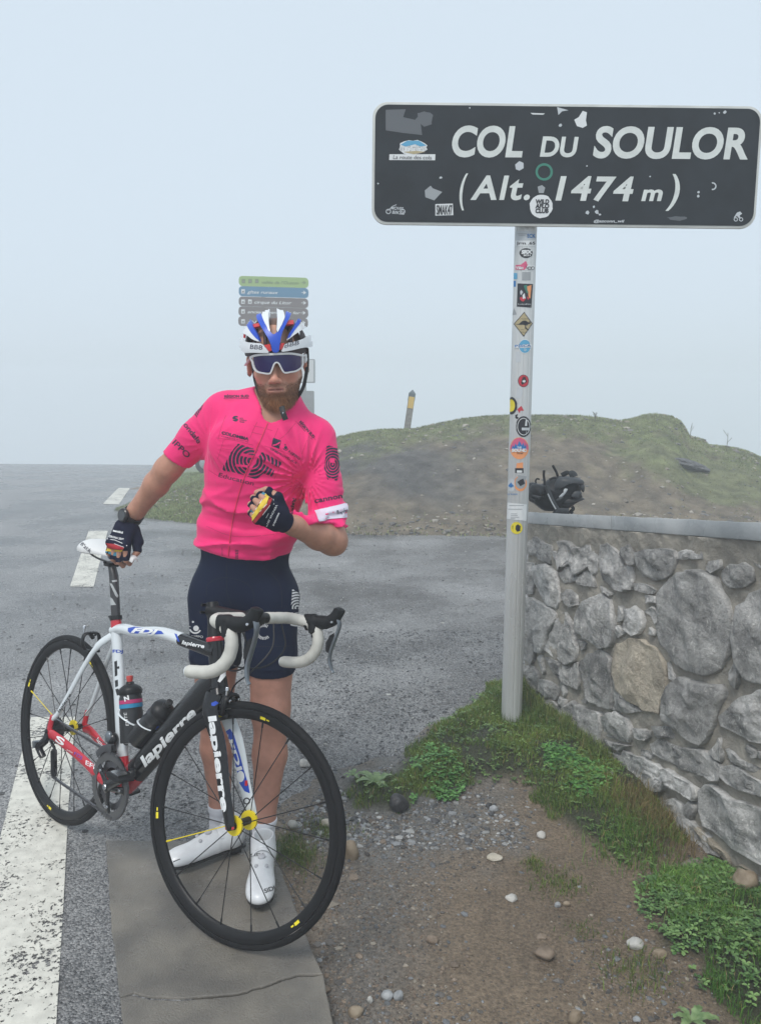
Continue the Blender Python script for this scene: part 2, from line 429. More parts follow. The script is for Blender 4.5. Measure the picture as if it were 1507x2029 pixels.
# ============================================================ SETTING
M_dirt = mat('dirt', rough=.55, vcol=True, var=.45, vscale=95, bump=1, bscale=150, bdist=.010, rvar=.2, detail=12, lo=.3, hi=.7)
M_hill = mat('hill_soil', rough=.9, vcol=True, var=.4, vscale=5, bump=1., bscale=16, bdist=.05, detail=12, lo=.3, hi=.7)
def asphalt_mat(name, c1, c2, cell, dist, r0, r1):
    m = mat(name, c1, .4); N, L, b = nodes_of(m)
    tc = N.new('ShaderNodeTexCoord')
    n1 = N.new('ShaderNodeTexNoise'); n1.inputs['Scale'].default_value = .9; n1.inputs['Detail'].default_value = 8; n1.inputs['Roughness'].default_value = .6; L.new(tc.outputs['Object'], n1.inputs[0])
    n2_ = N.new('ShaderNodeTexNoise'); n2_.inputs['Scale'].default_value = 1/cell*.7; n2_.inputs['Detail'].default_value = 5; L.new(tc.outputs['Object'], n2_.inputs[0])
    v = N.new('ShaderNodeTexVoronoi'); v.inputs['Scale'].default_value = 1/cell; v.inputs['Randomness'].default_value = 1; L.new(tc.outputs['Object'], v.inputs[0])
    hs = N.new('ShaderNodeSeparateColor'); L.new(v.outputs['Color'], hs.inputs[0])
    r = N.new('ShaderNodeMapRange'); r.inputs[1].default_value = 0; r.inputs[2].default_value = 1; L.new(hs.outputs[0], r.inputs[0])
    mx = N.new('ShaderNodeMix'); mx.data_type = 'RGBA'; mx.inputs[6].default_value = (*c1, 1); mx.inputs[7].default_value = (*c2, 1); L.new(r.outputs[0], mx.inputs[0])
    # pale dried patches against dark damp ones
    pr = N.new('ShaderNodeMapRange'); pr.inputs[1].default_value = .35; pr.inputs[2].default_value = .68; pr.inputs[3].default_value = .55; pr.inputs[4].default_value = 1.7; L.new(n1.outputs[0], pr.inputs[0])
    mu = N.new('ShaderNodeVectorMath'); mu.operation = 'SCALE'; L.new(mx.outputs[2], mu.inputs[0]); L.new(pr.outputs[0], mu.inputs['Scale']); L.new(mu.outputs[0], b.inputs['Base Color'])
    rr = N.new('ShaderNodeMapRange'); rr.inputs[1].default_value = .35; rr.inputs[2].default_value = .65; rr.inputs[3].default_value = r0; rr.inputs[4].default_value = r1; L.new(n1.outputs[0], rr.inputs[0]); L.new(rr.outputs[0], b.inputs['Roughness'])
    ad = N.new('ShaderNodeMath'); ad.operation = 'MULTIPLY_ADD'; ad.inputs[1].default_value = -1.; L.new(v.outputs['Distance'], ad.inputs[0]); L.new(n2_.outputs[0], ad.inputs[2])
    bp = N.new('ShaderNodeBump'); bp.inputs['Strength'].default_value = .9; bp.inputs['Distance'].default_value = dist; L.new(ad.outputs[0], bp.inputs['Height']); L.new(bp.outputs[0], b.inputs['Normal'])
    return m
M_asph = asphalt_mat('wet_asphalt', (.058, .058, .06), (.285, .28, .275), .0065, .006, .15, .4)
M_conc = mat('slab_concrete', (.20, .18, .15), .33, var=.22, vscale=6, col2=(.115, .105, .092), bump=.9, bscale=170, bdist=.004, rvar=.12, detail=12)

def paint_mat():
    m = mat('road_paint', (.62, .6, .53), .5, bump=.5, bscale=150, bdist=.003, var=.12, vscale=25); N, L, b = nodes_of(m)
    tc = N.new('ShaderNodeTexCoord'); n = N.new('ShaderNodeTexNoise'); n.inputs['Scale'].default_value = 75; n.inputs['Detail'].default_value = 7; n.inputs['Roughness'].default_value = .7; L.new(tc.outputs['Object'], n.inputs[0])
    n2_ = N.new('ShaderNodeTexNoise'); n2_.inputs['Scale'].default_value = 5; n2_.inputs['Detail'].default_value = 3; L.new(tc.outputs['Object'], n2_.inputs[0])
    a = N.new('ShaderNodeMath'); a.operation = 'MULTIPLY_ADD'; a.inputs[1].default_value = .4; L.new(n2_.outputs[0], a.inputs[0]); L.new(n.outputs[0], a.inputs[2])
    r = N.new('ShaderNodeMapRange'); r.inputs[1].default_value = .60; r.inputs[2].default_value = .635; L.new(a.outputs[0], r.inputs[0])
    L.new(r.outputs[0], b.inputs['Alpha']); return m
M_paint = paint_mat()

# --- plan of the asphalt (ground coordinates), everything right / inside of it is earth or turf
EDGE = smooth_curve([(-.34, .6), (-.34, 1.8), (-.33, 2.5), (-.25, 2.85), (-.05, 3.08), (.18, 3.26), (.36, 3.52), (.68, 3.9), (1.05, 4.15), (1.8, 4.6), (3.5, 5.2), (9, 6), (14, 7)], 6)
BACK = smooth_curve([(14, 9.6), (6, 9.4), (2, 9.25), (-.3, 9.25), (-1.6, 9.75), (-3.05, 10.45), (-3.6, 12), (-4.5, 15), (-5.4, 18.5), (-7, 26), (-9, 40)], 6)
AREA = np.concatenate([EDGE, BACK, [(-40, 40), (-40, .6)]])
def sd_poly(x, y, poly):
    """signed distance, negative inside"""
    x = np.asarray(x, np.float32); y = np.asarray(y, np.float32); d = np.full(x.shape, 1e9, np.float32); ins = np.zeros(x.shape, bool)
    n = len(poly)
    for i in range(n):
        ax, ay = poly[i]; bx, by = poly[(i+1) % n]; ex, ey = bx-ax, by-ay
        t = np.clip(((x-ax)*ex+(y-ay)*ey)/(ex*ex+ey*ey+1e-12), 0, 1); d = np.minimum(d, (x-ax-t*ex)**2+(y-ay-t*ey)**2)
        c = ((ay > y) != (by > y)); 
        if abs(ey) > 1e-12: ins ^= c & (x < (bx-ax)*(y-ay)/ey+ax)
    d = np.sqrt(d); return np.where(ins, -d, d)
# turf outlines traced in the picture, taken down to the ground
BANK = [atz(*p)[:2] for p in [(690, 1545), (760, 1548), (800, 1510), (850, 1440), (900, 1425), (985, 1365), (1050, 1330), (1200, 1330), (1330, 1560), (1330, 1650), (1270, 1690), (1200, 1665), (1110, 1610), (1070, 1570), (1040, 1530), (960, 1530), (900, 1545), (850, 1555), (800, 1590), (700, 1590)]]
LAWN = [atz(*p)[:2] for p in [(1250, 1735), (1330, 1700), (1420, 1690), (1507, 1720), (1700, 1750), (1750, 2250), (1530, 2250), (1480, 2029), (1420, 1960), (1390, 1880), (1300, 1850), (1285, 1780)]]
W0, W1 = A(.766, 3.979), A(1.227, 2.377); WD = (W1-W0)/np.linalg.norm(W1-W0); WN = A(WD[1], -WD[0]); WN = WN if WN[1] < 0 else -WN   # wall line
# crest of the knoll: traced skyline set 12.8 m away
SKY = [(200, 945), (290, 940), (400, 930), (500, 913), (580, 898), (640, 884), (670, 870), (700, 862), (750, 855), (820, 853), (870, 842), (910, 834), (960, 828), (1020, 826), (1090, 826), (1150, 827), (1190, 831), (1225, 837), (1250, 833), (1275, 825), (1300, 823), (1330, 829), (1348, 838), (1357, 853), (1366, 868), (1390, 874), (1404, 886), (1430, 888), (1460, 893), (1480, 899), (1507, 912), (1560, 935), (1700, 960), (2200, 960)]
YC = 12.8
_sk = A(*[atY(px, py, YC) for px, py in SKY]); SKX, SKZ = _sk[:, 0], _sk[:, 2]
def yb(x): return np.interp(x, [-9, -3.1, -1.6, -.3, 2, 6, 14], [17, 10.5, 9.8, 9.2, 9.2, 9.35, 9.6])
def hill_z(x, y):
    X = x*YC/np.maximum(y, 6)*1.0; C = np.interp(X, SKX, SKZ); t = (y-yb(x))/(YC-yb(x)+.001)
    up = np.clip(t, 0, 1); prof = .62*up+.38*(3*up**2-2*up**3); prof = np.where(t > 1, 1-.07*(y-YC)**1.3*np.sign(np.maximum(y-YC, 0)), prof)
    side = sstep(-3.9, -1.9, X)
    z = (C+.04)*prof*side
    n = n2(x, y, .9, 3, 4)*.13+n2(x, y, 3.2, 5, 4)*.075
    return np.where(t > -.05, z+n*sstep(0, .25, up)*sstep(1.02, .8, np.abs(t)*.98)*side, z*0)
def far_z(x, y):   # the pass: the road tips over its crest
    c = 14.3+.24*(x+9)*.0; c = 16.5+.0*x
    c = 10.+0*x; return -np.where(y > c, .00192*np.maximum(y-c, 0)**2, 0)
def gz(x, y):
    x = np.asarray(x, float); y = np.asarray(y, float)
    a = sd_poly(x, y, AREA); wl = (x-W0[0])*WN[0]+(y-W0[1])*WN[1]
    z = far_z(x, y)
    near = (y < 8)
    hollow = -.035*sstep(.0, .12, a)+n2(x, y, 2.2, 11, 3)*.018*sstep(0, .15, a)+n2(x, y, 14, 12, 3)*.006*sstep(0, .05, a)
    b = sd_poly(x, y, BANK); l = sd_poly(x, y, LAWN)
    bank = .075*sstep(.06, -.16, b)+.02*sstep(.05, -.1, b)*n2(x, y, 6, 14, 2)+.035*sstep(.05, -.2, l)
    z = z+np.where(near, hollow+bank, -.02*sstep(0, .1, a))
    return z-.008
def grid_lines(segs):
    out = []
    for a, b, h in segs: out += list(np.arange(a, b-1e-6, h))
    return np.array(out+[segs[-1][1]])
def sheet(name, xs, ys, zf, keep=None, colf=None, matl=None, **kw):
    X, Y = np.meshgrid(xs, ys, indexing='ij'); Z = zf(X, Y); nx, ny = X.shape
    V = np.stack([X, Y, Z], -1).reshape(-1, 3); i = np.arange(nx*ny).reshape(nx, ny)
    F = np.stack([i[:-1, :-1], i[1:, :-1], i[1:, 1:], i[:-1, 1:]], -1).reshape(-1, 4)
    if keep is not None:
        k = keep(X, Y).ravel(); F = F[k[F].any(1)]
        used = np.unique(F); mp = np.full(len(V), -1); mp[used] = np.arange(len(used)); V = V[used]; F = mp[F]
    me = mesh_from(name, V, F, matl, colors=colf(V) if colf else None)
    return put(name, me, **kw)
def mixc(c1, c2, t): t = np.clip(t, 0, 1)[:, None]; return A(*c1)[None]*(1-t)+A(*c2)[None]*t if not isinstance(c1, np.ndarray) or c1.ndim == 1 else c1*(1-t)+A(*c2)[None]*t
def ground_col(V):
    x, y = V[:, 0], V[:, 1]; n = n2(x, y, 1.6, 21, 4)*.5+.5; m = n2(x, y, 9, 22, 4)*.5+.5
    c = mixc((.125, .092, .062), (.25, .19, .13), n)                      # brown earth
    grey = sstep(.05, .45, .55-np.hypot(x-.1, y-3.0)*.75+(m-.5)*.5)+sstep(.3, 0, np.abs(x+.05-.1*(y-2)))*sstep(2.9, 2.3, y)*.7
    c = mixc(c, (.15, .145, .135), grey); c = c*(.85+.3*m[:, None])*(.8+.45*(n2(x, y, 30, 23, 3)*.5+.5))[:, None]
    b = np.minimum(sd_poly(x, y, BANK), sd_poly(x, y, LAWN))
    c = mixc(c, (.035, .04, .018), sstep(.03, -.05, b+(m-.5)*.1))
    far = (y > 8.5) & (sd_poly(x, y, AREA) > 0)
    g = A(.13, .16, .06)[None]*(.7+.6*n[:, None]); return np.where(far[:, None], g, c)
xs = grid_lines([(-60, -12, 4), (-12, -4, .5), (-4, -1, .15), (-1, -.4, .04), (-.4, 1.9, .018), (1.9, 3, .06), (3, 9, .3), (9, 60, 4)])
ys = grid_lines([(-4, .5, .5), (.5, 1.5, .1), (1.5, 4.8, .018), (4.8, 7, .1), (7, 40, .4), (40, 70, 2)])
sheet('ground', xs, ys, gz, None, ground_col, M_dirt, kind='structure')
def road_z(x, y):
    a = sd_poly(x, y, AREA)+n2(x, y, 5, 31, 4)*.07; e = sstep(.0, -.14, a)
    return far_z(x, y)+np.where(y < 8, -.05+.05*e, -.016+.016*e)+n2(x, y, 1.1, 33, 2)*.004*e*(y > 2.8)+(n2(x, y, 26, 34, 2)*.004)*sstep(.0, -.05, a)*sstep(-1.0, -.5, x)*(y > 2.65)
xs = grid_lines([(-60, -12, 3), (-12, -4, .4), (-4, -1.2, .1), (-1.2, 1.3, .02), (1.3, 4, .15), (4, 15, .5)])
ys = grid_lines([(-4, .5, .5), (.5, 2.5, .05), (2.5, 4.8, .02), (4.8, 8, .1), (8, 40, .3)])
sheet('road', xs, ys, road_z, lambda x, y: sd_poly(x, y, AREA)+n2(x, y, 5, 31, 4)*.07 < .02, None, M_asph, kind='structure')

# painted edge dashes on the road, each its own piece of marking
def mark(poly, label):
    P = [atz(*p)[:2] for p in poly]; P = [p for p in P]
    bm = bmesh.new(); bm.faces.new([bm.verts.new((p[0], p[1], 0)) for p in P]); V, F = _cut(bm, .12 if P[0][1] < 5 else .5)
    z = road_z(V[:, 0], V[:, 1])+.0045; V3 = np.c_[V, z]
    o = put('painted_dash', mesh_from('painted_dash', V3, F, M_paint), kind='structure'); return o
mark([(62, 1422), (150, 1422), (136, 1600), (126, 1800), (112, 2029), (106, 2200), (-270, 2200), (-130, 1890), (0, 1665)], '')
mark([(139, 1163), (186, 1163), (214, 1052), (176, 1052)], '')
mark([(204, 998), (236, 999), (258, 963), (235, 963)], '')

# concrete slab beside the road, cracked in two
def slab():
    B = A(*[atz(x, y, .004) for x, y in [(210, 1664), (566, 1668), (548, 1700), (600, 1835), (660, 2029), (725, 2250), (262, 2250), (243, 2029), (222, 1830)]])[:, :2]
    crack = [atz(x, y, .004)[:2] for x, y in [(238, 1976), (262, 1970), (300, 1977), (360, 1979), (420, 1975), (470, 1970), (520, 1955), (560, 1942), (590, 1933), (640, 1930)]]
    m = thing('pavement', None, None, (0, 0, 0)); m['kind'] = 'structure'
    def one(name, poly):
        bm = bmesh.new(); f = bm.faces.new([bm.verts.new((p[0], p[1], .004)) for p in poly]); r = bmesh.ops.extrude_face_region(bm, geom=[f])
        for v in r['geom']:
            if isinstance(v, bmesh.types.BMVert): v.co.z = -.08
        bmesh.ops.recalc_face_normals(bm, faces=bm.faces)
        es = [e for e in bm.edges if all(v.co.z > 0 for v in e.verts)]
        bmesh.ops.bevel(bm, geom=es, offset=.004, segments=2, affect='EDGES', profile=.5)
        me = bpy.data.meshes.new(name); bm.to_mesh(me); bm.free(); me.materials.append(M_conc); put(name, me, m)
    g = .0034
    def rough(P, amp=.0014, step=.03):
        out = []
        for i in range(len(P)-1):
            k = max(1, int(np.linalg.norm(A(*P[i+1])-A(*P[i]))/step))
            for j in range(k): q = A(*P[i])*(1-j/k)+A(*P[i+1])*j/k; out.append(q+RNG.normal(0, amp, 2)*(1 if j else .6))
        return out+[A(*P[-1])]
    up = rough([crack[0], B[8], B[0], B[1], B[2], B[3], crack[-1]])
    cr = rough(crack, .0022, .02)
    one('paving_slab', [p for p in up]+[q+A(0, g) for q in cr[::-1]][1:-1])
    lo = rough([crack[-1], B[4], B[5], B[6], B[7], crack[0]])
    one('paving_slab', [p for p in lo]+[q-A(0, g) for q in cr][1:-1])
slab()

# the knoll behind the car park
def hill_col(V):
    x, y, z = V.T; n = n2(x, y, .8, 41, 4)*.5+.5; m = n2(x, y, 3.2, 42, 4)*.5+.5; k = n2(x, y, .45, 43, 3)*.5+.5
    c = mixc((.12, .105, .08), (.22, .175, .12), m); c = mixc(c, (.085, .085, .083), sstep(.38, .58, n)*sstep(2.2, .2, x)*.9); 
    C = np.interp(x*YC/np.maximum(y, 6), SKX, SKZ); rel = z/np.maximum(C, .2)
    X = x*YC/np.maximum(y, 6)
    green = sstep(.74, .95, rel+(m-.5)*.35)+.85*sstep(.5, .62, k+(m-.5)*.4)*sstep(1.5, 3, x)+sstep(-1.2, -2.4, X)+.4*sstep(.55, .7, m)*sstep(.45, .7, rel)
    c = mixc(c, (.15, .17, .075), green*.9); return c*(.75+.5*n2(x, y, 9, 44, 2)[:, None]*.5+.2)
xs = grid_lines([(-9, -4, .2), (-4, 7.5, .07), (7.5, 16, .3)]); ys = grid_lines([(9, 13.4, .06), (13.4, 16, .15), (16, 34, .6)])
HILL = sheet('hill', xs, ys, lambda x, y: hill_z(x, y)+far_z(x, y)-.03+.03*sstep(0, .3, hill_z(x, y)), lambda x, y: (y > yb(x)-.1) & (x*YC/y > -4.0), hill_col, M_hill, kind='structure')

# haze: the cloud that sits on the pass
def haze():
    x0, x1, y0, y1, z0, z1 = -70, 70, -14, 90, -45, 5.2
    m = bpy.data.materials.new('haze'); m.use_nodes = True; nt = m.node_tree; nt.nodes.clear()
    o = nt.nodes.new('ShaderNodeOutputMaterial'); v = nt.nodes.new('ShaderNodeVolumePrincipled'); v.inputs['Density'].default_value = HAZE_D
    v.inputs['Color'].default_value = (.93, .965, 1, 1); v.inputs['Anisotropy'].default_value = .1
    nt.links.new(v.outputs[0], o.inputs['Volume'])
    b = MB(); b.box(((x0+x1)/2, (y0+y1)/2, (z0+z1)/2), (x1-x0, y1-y0, z1-z0)); b.build('haze', m, smooth=False, kind='stuff')
HAZE_D = .0165
haze()
# ============================================================ STONE WALL
def stone_mat(name, c1, c2, c3):
    m = mat(name, c1, .75, bump=1, bscale=34, bdist=.022, rvar=.12, var=0); N, L, b = nodes_of(m)
    tc = N.new('ShaderNodeTexCoord'); oi = N.new('ShaderNodeObjectInfo')
    va = N.new('ShaderNodeVectorMath'); va.operation = 'ADD'; L.new(tc.outputs['Object'], va.inputs[0])
    rs = N.new('ShaderNodeMath'); rs.operation = 'MULTIPLY'; rs.inputs[1].default_value = 40; L.new(oi.outputs['Random'], rs.inputs[0]); L.new(rs.outputs[0], va.inputs[1])
    n = N.new('ShaderNodeTexNoise'); n.inputs['Scale'].default_value = 7; n.inputs['Detail'].default_value = 10; n.inputs['Roughness'].default_value = .7; L.new(va.outputs[0], n.inputs[0])
    r = N.new('ShaderNodeMapRange'); r.inputs[1].default_value = .38; r.inputs[2].default_value = .62; L.new(n.outputs[0], r.inputs[0])
    mx = N.new('ShaderNodeMix'); mx.data_type = 'RGBA'; mx.inputs[6].default_value = (*c1, 1); mx.inputs[7].default_value = (*c2, 1); L.new(r.outputs[0], mx.inputs[0])
    # pale lichen / calcite flecks and veins
    mp = N.new('ShaderNodeMapping'); mp.inputs['Scale'].default_value = (1, 1.0, .35); mp.inputs['Rotation'].default_value = (.5, .3, .2); L.new(va.outputs[0], mp.inputs[0])
    f = N.new('ShaderNodeTexNoise'); f.inputs['Scale'].default_value = 55; f.inputs['Detail'].default_value = 8; f.inputs['Roughness'].default_value = .75; f.inputs['Distortion'].default_value = 1.5; L.new(mp.outputs[0], f.inputs[0])
    fr = N.new('ShaderNodeMapRange'); fr.inputs[1].default_value = .56; fr.inputs[2].default_value = .68; fr.inputs[4].default_value = .75; L.new(f.outputs[0], fr.inputs[0])
    m2 = N.new('ShaderNodeMix'); m2.data_type = 'RGBA'; L.new(fr.outputs[0], m2.inputs[0]); L.new(mx.outputs[2], m2.inputs[6]); m2.inputs[7].default_value = (*c3, 1)
    # each stone a shade of its own
    sc = N.new('ShaderNodeMapRange'); sc.inputs[3].default_value = .72; sc.inputs[4].default_value = 1.3; L.new(oi.outputs['Random'], sc.inputs[0])
    mu = N.new('ShaderNodeVectorMath'); mu.operation = 'SCALE'; L.new(m2.outputs[2], mu.inputs[0]); L.new(sc.outputs[0], mu.inputs['Scale']); L.new(mu.outputs[0], b.inputs['Base Color'])
    return m
M_stone = stone_mat('grey_stone', (.19, .188, .182), (.56, .545, .52), (.85, .83, .77))
M_tan = stone_mat('tan_stone', (.27, .235, .185), (.5, .44, .35), (.85, .78, .64))
M_mortar = mat('mortar', (.42, .385, .325), .92, var=.25, vscale=9, col2=(.25, .235, .205), bump=1, bscale=55, bdist=.012, detail=12)
M_cap = mat('capstone_slate', (.26, .28, .29), .28, var=.2, vscale=4, col2=(.46, .475, .475), bump=.5, bscale=60, bdist=.003, rvar=.15, detail=10)
PW = (W0[0], W0[1], 0); WN3 = A(WN[0], WN[1], 0); WD3 = A(WD[0], WD[1], 0)
def wall_uv(px, py, off=0):
    p = atplane(px, py, A(*PW)+WN3*off, WN3); return np.dot(p-A(*PW), WD3), p[2]
capL, capR = wall_uv(1043, 1036), wall_uv(1507, 1071)
SL = (capR[1]-capL[1])/(capR[0]-capL[0])
def capz(u): return capL[1]+SL*(u-capL[0])
U0, U1, TH = -.07, 2.6, .20
wall = thing('stone_wall', 'rubble stone wall with mortar joints and grey slate capstones on the right', 'wall', (W0[0], W0[1], 0))
def wpt(u, z, d): return A(*PW)+WD3*u+A(0, 0, z)+WN3*d      # d: out towards the viewer
# mortar core, rough front
us = np.arange(U0, U1, .011); zs = np.arange(-.22, 1.3, .011); Ug, Zg = np.meshgrid(us, zs, indexing='ij')
top = capz(Ug)-.001; Zc = np.minimum(Zg, top)
nn = n2(Ug, Zc, 9, 51, 4)*.014+n2(Ug, Zc, 32, 52, 3)*.007+.014*sstep(.12, .0, top-Zc)-.0
cx = n2(Ug, Zc, 60, 53, 2)*.002
D = -.0005+nn*1.15+cx; edge = (Ug <= us[0]+.03); D = np.where(edge, D-.02, D)
V = (A(*PW)+Ug[..., None]*WD3+Zc[..., None]*A(0, 0, 1)+D[..., None]*WN3).reshape(-1, 3); n0, n1 = Ug.shape; idx = np.arange(n0*n1).reshape(n0, n1)
F = np.stack([idx[:-1, :-1], idx[1:, :-1], idx[1:, 1:], idx[:-1, 1:]], -1).reshape(-1, 4)
keep = (Zg[:-1, :-1] < top[:-1, :-1]+.011).reshape(-1); F = F[keep]
put('mortar', mesh_from('mortar', tolocal(V, wall), F, M_mortar), wall)
b = MB(); c = [wpt(U0, -.22, -.02), wpt(U1, -.22, -.02), wpt(U1, capz(U1)-.003, -.02), wpt(U0, capz(U0)-.003, -.02)]; e = WN3*(-TH+.04)
b.add([*c, *[p+e for p in c]], [(0, 1, 2, 3), (7, 6, 5, 4), (0, 4, 5, 1), (1, 5, 6, 2), (2, 6, 7, 3), (3, 7, 4, 0)]); b.build('core', M_mortar, wall, smooth=False)
STZ = [  # outlines traced on the enlarged wall (x/2.755+960, y/2.755+900)
 [(230,460),(285,452),(340,490),(372,500),(365,595),(300,560),(232,535)], [(410,480),(450,472),(500,510),(578,498),(586,606),(512,655),(470,598),(415,636)],
 [(412,650),(468,612),(510,676),(586,620),(606,722),(555,718),(510,690),(440,705)], [(640,500),(680,487),(740,540),(760,610),(812,620),(810,735),(765,745),(715,735),(690,710),(650,680),(628,600)],
 [(850,540),(900,520),(980,515),(1050,530),(1040,620),(1000,670),(930,688),(880,665),(850,600)], [(1055,530),(1120,515),(1190,522),(1205,570),(1130,572),(1055,570)],
 [(1310,640),(1350,600),(1430,592),(1470,620),(1475,690),(1430,720),(1350,730),(1305,690)], [(965,770),(1010,710),(1080,655),(1180,640),(1260,680),(1300,760),(1340,850),(1360,960),(1345,1080),(1290,1160),(1210,1195),(1110,1170),(1030,1110),(985,1030),(962,980)],
 [(1400,830),(1450,770),(1507,750),(1600,760),(1640,900),(1640,1180),(1560,1240),(1507,1240),(1440,1220),(1405,1130),(1380,1000),(1390,900)], [(285,610),(350,600),(400,645),(410,720),(422,790),(400,840),(340,810),(300,740)],
 [(232,590),(275,600),(280,680),(272,760),(225,760)], [(428,760),(480,740),(512,770),(520,820),(480,835),(440,800)], [(215,800),(270,790),(380,855),(395,880),(350,980),(330,1080),(285,1060),(270,1140),(215,1105)],
 [(400,900),(450,868),(490,940),(515,1060),(500,1118),(460,1145),(390,1100),(340,1065),(365,980)], [(345,1110),(400,1130),(460,1160),(515,1135),(520,1200),(515,1280),(440,1240),(380,1190)],
 [(540,830),(580,790),(640,765),(690,800),(705,870),(715,960),(700,1040),(640,1055),(570,1000),(515,950),(515,890)], [(770,845),(830,828),(870,860),(885,910),(860,975),(820,988),(780,950)],
 [(560,1110),(640,1070),(690,1120),(700,1250),(705,1380),(640,1370),(580,1330),(550,1230),(530,1160)], [(735,1040),(810,1010),(880,1020),(950,1080),(985,1150),(990,1260),(970,1340),(960,1410),(880,1390),(800,1340),(740,1280),(715,1200),(720,1110)],
 [(1025,1270),(1080,1220),(1200,1255),(1295,1260),(1310,1310),(1270,1420),(1230,1540),(1190,1580),(1110,1540),(1040,1480),(992,1420),(1000,1330)], [(1400,1330),(1507,1290),(1620,1290),(1650,1500),(1560,1570),(1507,1570),(1420,1540),(1310,1480),(1290,1430),(1350,1380)],
 [(210,1150),(270,1160),(300,1200),(290,1300),(240,1260),(210,1210)], [(305,1230),(360,1240),(410,1280),(400,1330),(340,1330),(300,1290)], [(305,1345),(380,1350),(418,1390),(420,1450),(350,1440),(300,1400)], [(412,1320),(460,1340),(440,1380),(408,1370)],
 [(430,1400),(490,1350),(560,1390),(640,1420),(638,1520),(630,1605),(560,1590),(480,1545),(430,1500)], [(658,1430),(730,1400),(780,1440),(808,1500),(798,1566),(720,1550),(662,1530)], [(822,1495),(880,1500),(905,1530),(890,1560),(835,1545)],
 [(822,705),(880,708),(938,742),(928,763),(870,752),(827,742)], [(640,1250-530),(700,760),(690,775),(650,755)], [(880,770),(940,775),(950,810),(900,815)], [(715,1230),(745,1300),(800,1350),(860,1400),(800,1410),(720,1390)], [(1380,640+640),(1400,1200),(1380,1130),(1350,1190),(1345,1250)], [(1230,585),(1290,575),(1298,620),(1250,650),(1222,625)], [(560,560),(600,530),(625,560),(620,640),(600,660)]]
STR = [  # (x/2.972+1000, y/2.972+1400)
 [(595,188),(690,218),(742,230),(690,262),(622,240)], [(582,262),(640,275),(700,296),(690,350),(632,330)], [(715,262),(800,300),(900,340),(1000,380),(1138,482),(1128,545),(1060,500),(960,440),(930,495),(860,485),(780,420),(700,390),(688,350)],
 [(865,222),(940,197),(1020,232),(1180,262),(1250,322),(1285,352),(1268,430),(1150,396),(1050,366),(950,306),(880,276)], [(1295,355),(1350,345),(1450,402),(1507,435),(1560,480),(1540,530),(1500,520),(1400,490),(1330,450),(1286,410)],
 [(1205,465),(1290,502),(1400,562),(1507,602),(1620,650),(1650,960),(1600,960),(1507,910),(1400,860),(1300,780),(1195,698),(1168,600),(1175,505)], [(930,560),(1000,545),(1050,582),(1075,640),(1195,760),(1255,875),(1150,850),(1040,800),(940,700),(897,630)],
 [(1345,937),(1400,932),(1460,972),(1468,1010),(1420,1050),(1350,1020)], [(805,252),(850,262),(868,292),(858,308),(802,283)], [(770,132),(858,142),(858,180),(790,186)], [(1475,1000),(1540,1010),(1600,1080),(1520,1070)], [(1120,700),(1160,720),(1300,860),(1330,930),(1270,880)], [(880,115),(980,120),(1010,190),(960,180),(890,165)], [(1320,250),(1440,330),(1500,360),(1490,390),(1330,320)]]
polys = [[wall_uv(960+x/2.755, 900+y/2.755) for x, y in s] for s in STZ]+[[wall_uv(1000+x/2.972, 1400+y/2.972) for x, y in s] for s in STR]
# small stones wedged into the gaps
_r = np.random.default_rng(44); _all = [A(*p) for p in polys]; cand = np.c_[_r.uniform(-.02, 1.75, 9000), _r.uniform(-.12, 1.1, 9000)]
dd_ = np.full(len(cand), 9.)
for q in _all: dd_ = np.minimum(dd_, sd_poly(cand[:, 0], cand[:, 1], q))
dd_ = np.minimum(dd_, capz(cand[:, 0])-.03-cand[:, 1]); placed = []
for i in np.argsort(-dd_):
    r = dd_[i]-.006
    for (c_, rr) in placed: r = min(r, np.linalg.norm(cand[i]-c_)-rr-.008)
    if r < .012 or len(placed) > 75: continue
    r = min(r, .05); placed.append((cand[i], r)); a_ = np.sort(_r.uniform(0, 2*PI, _r.integers(5, 8))); sx = _r.uniform(1.0, 1.5)
    polys.append([(cand[i][0]+r*sx*math.cos(t), cand[i][1]+r*.95*math.sin(t)) for t in a_])
NFILL = len(placed)
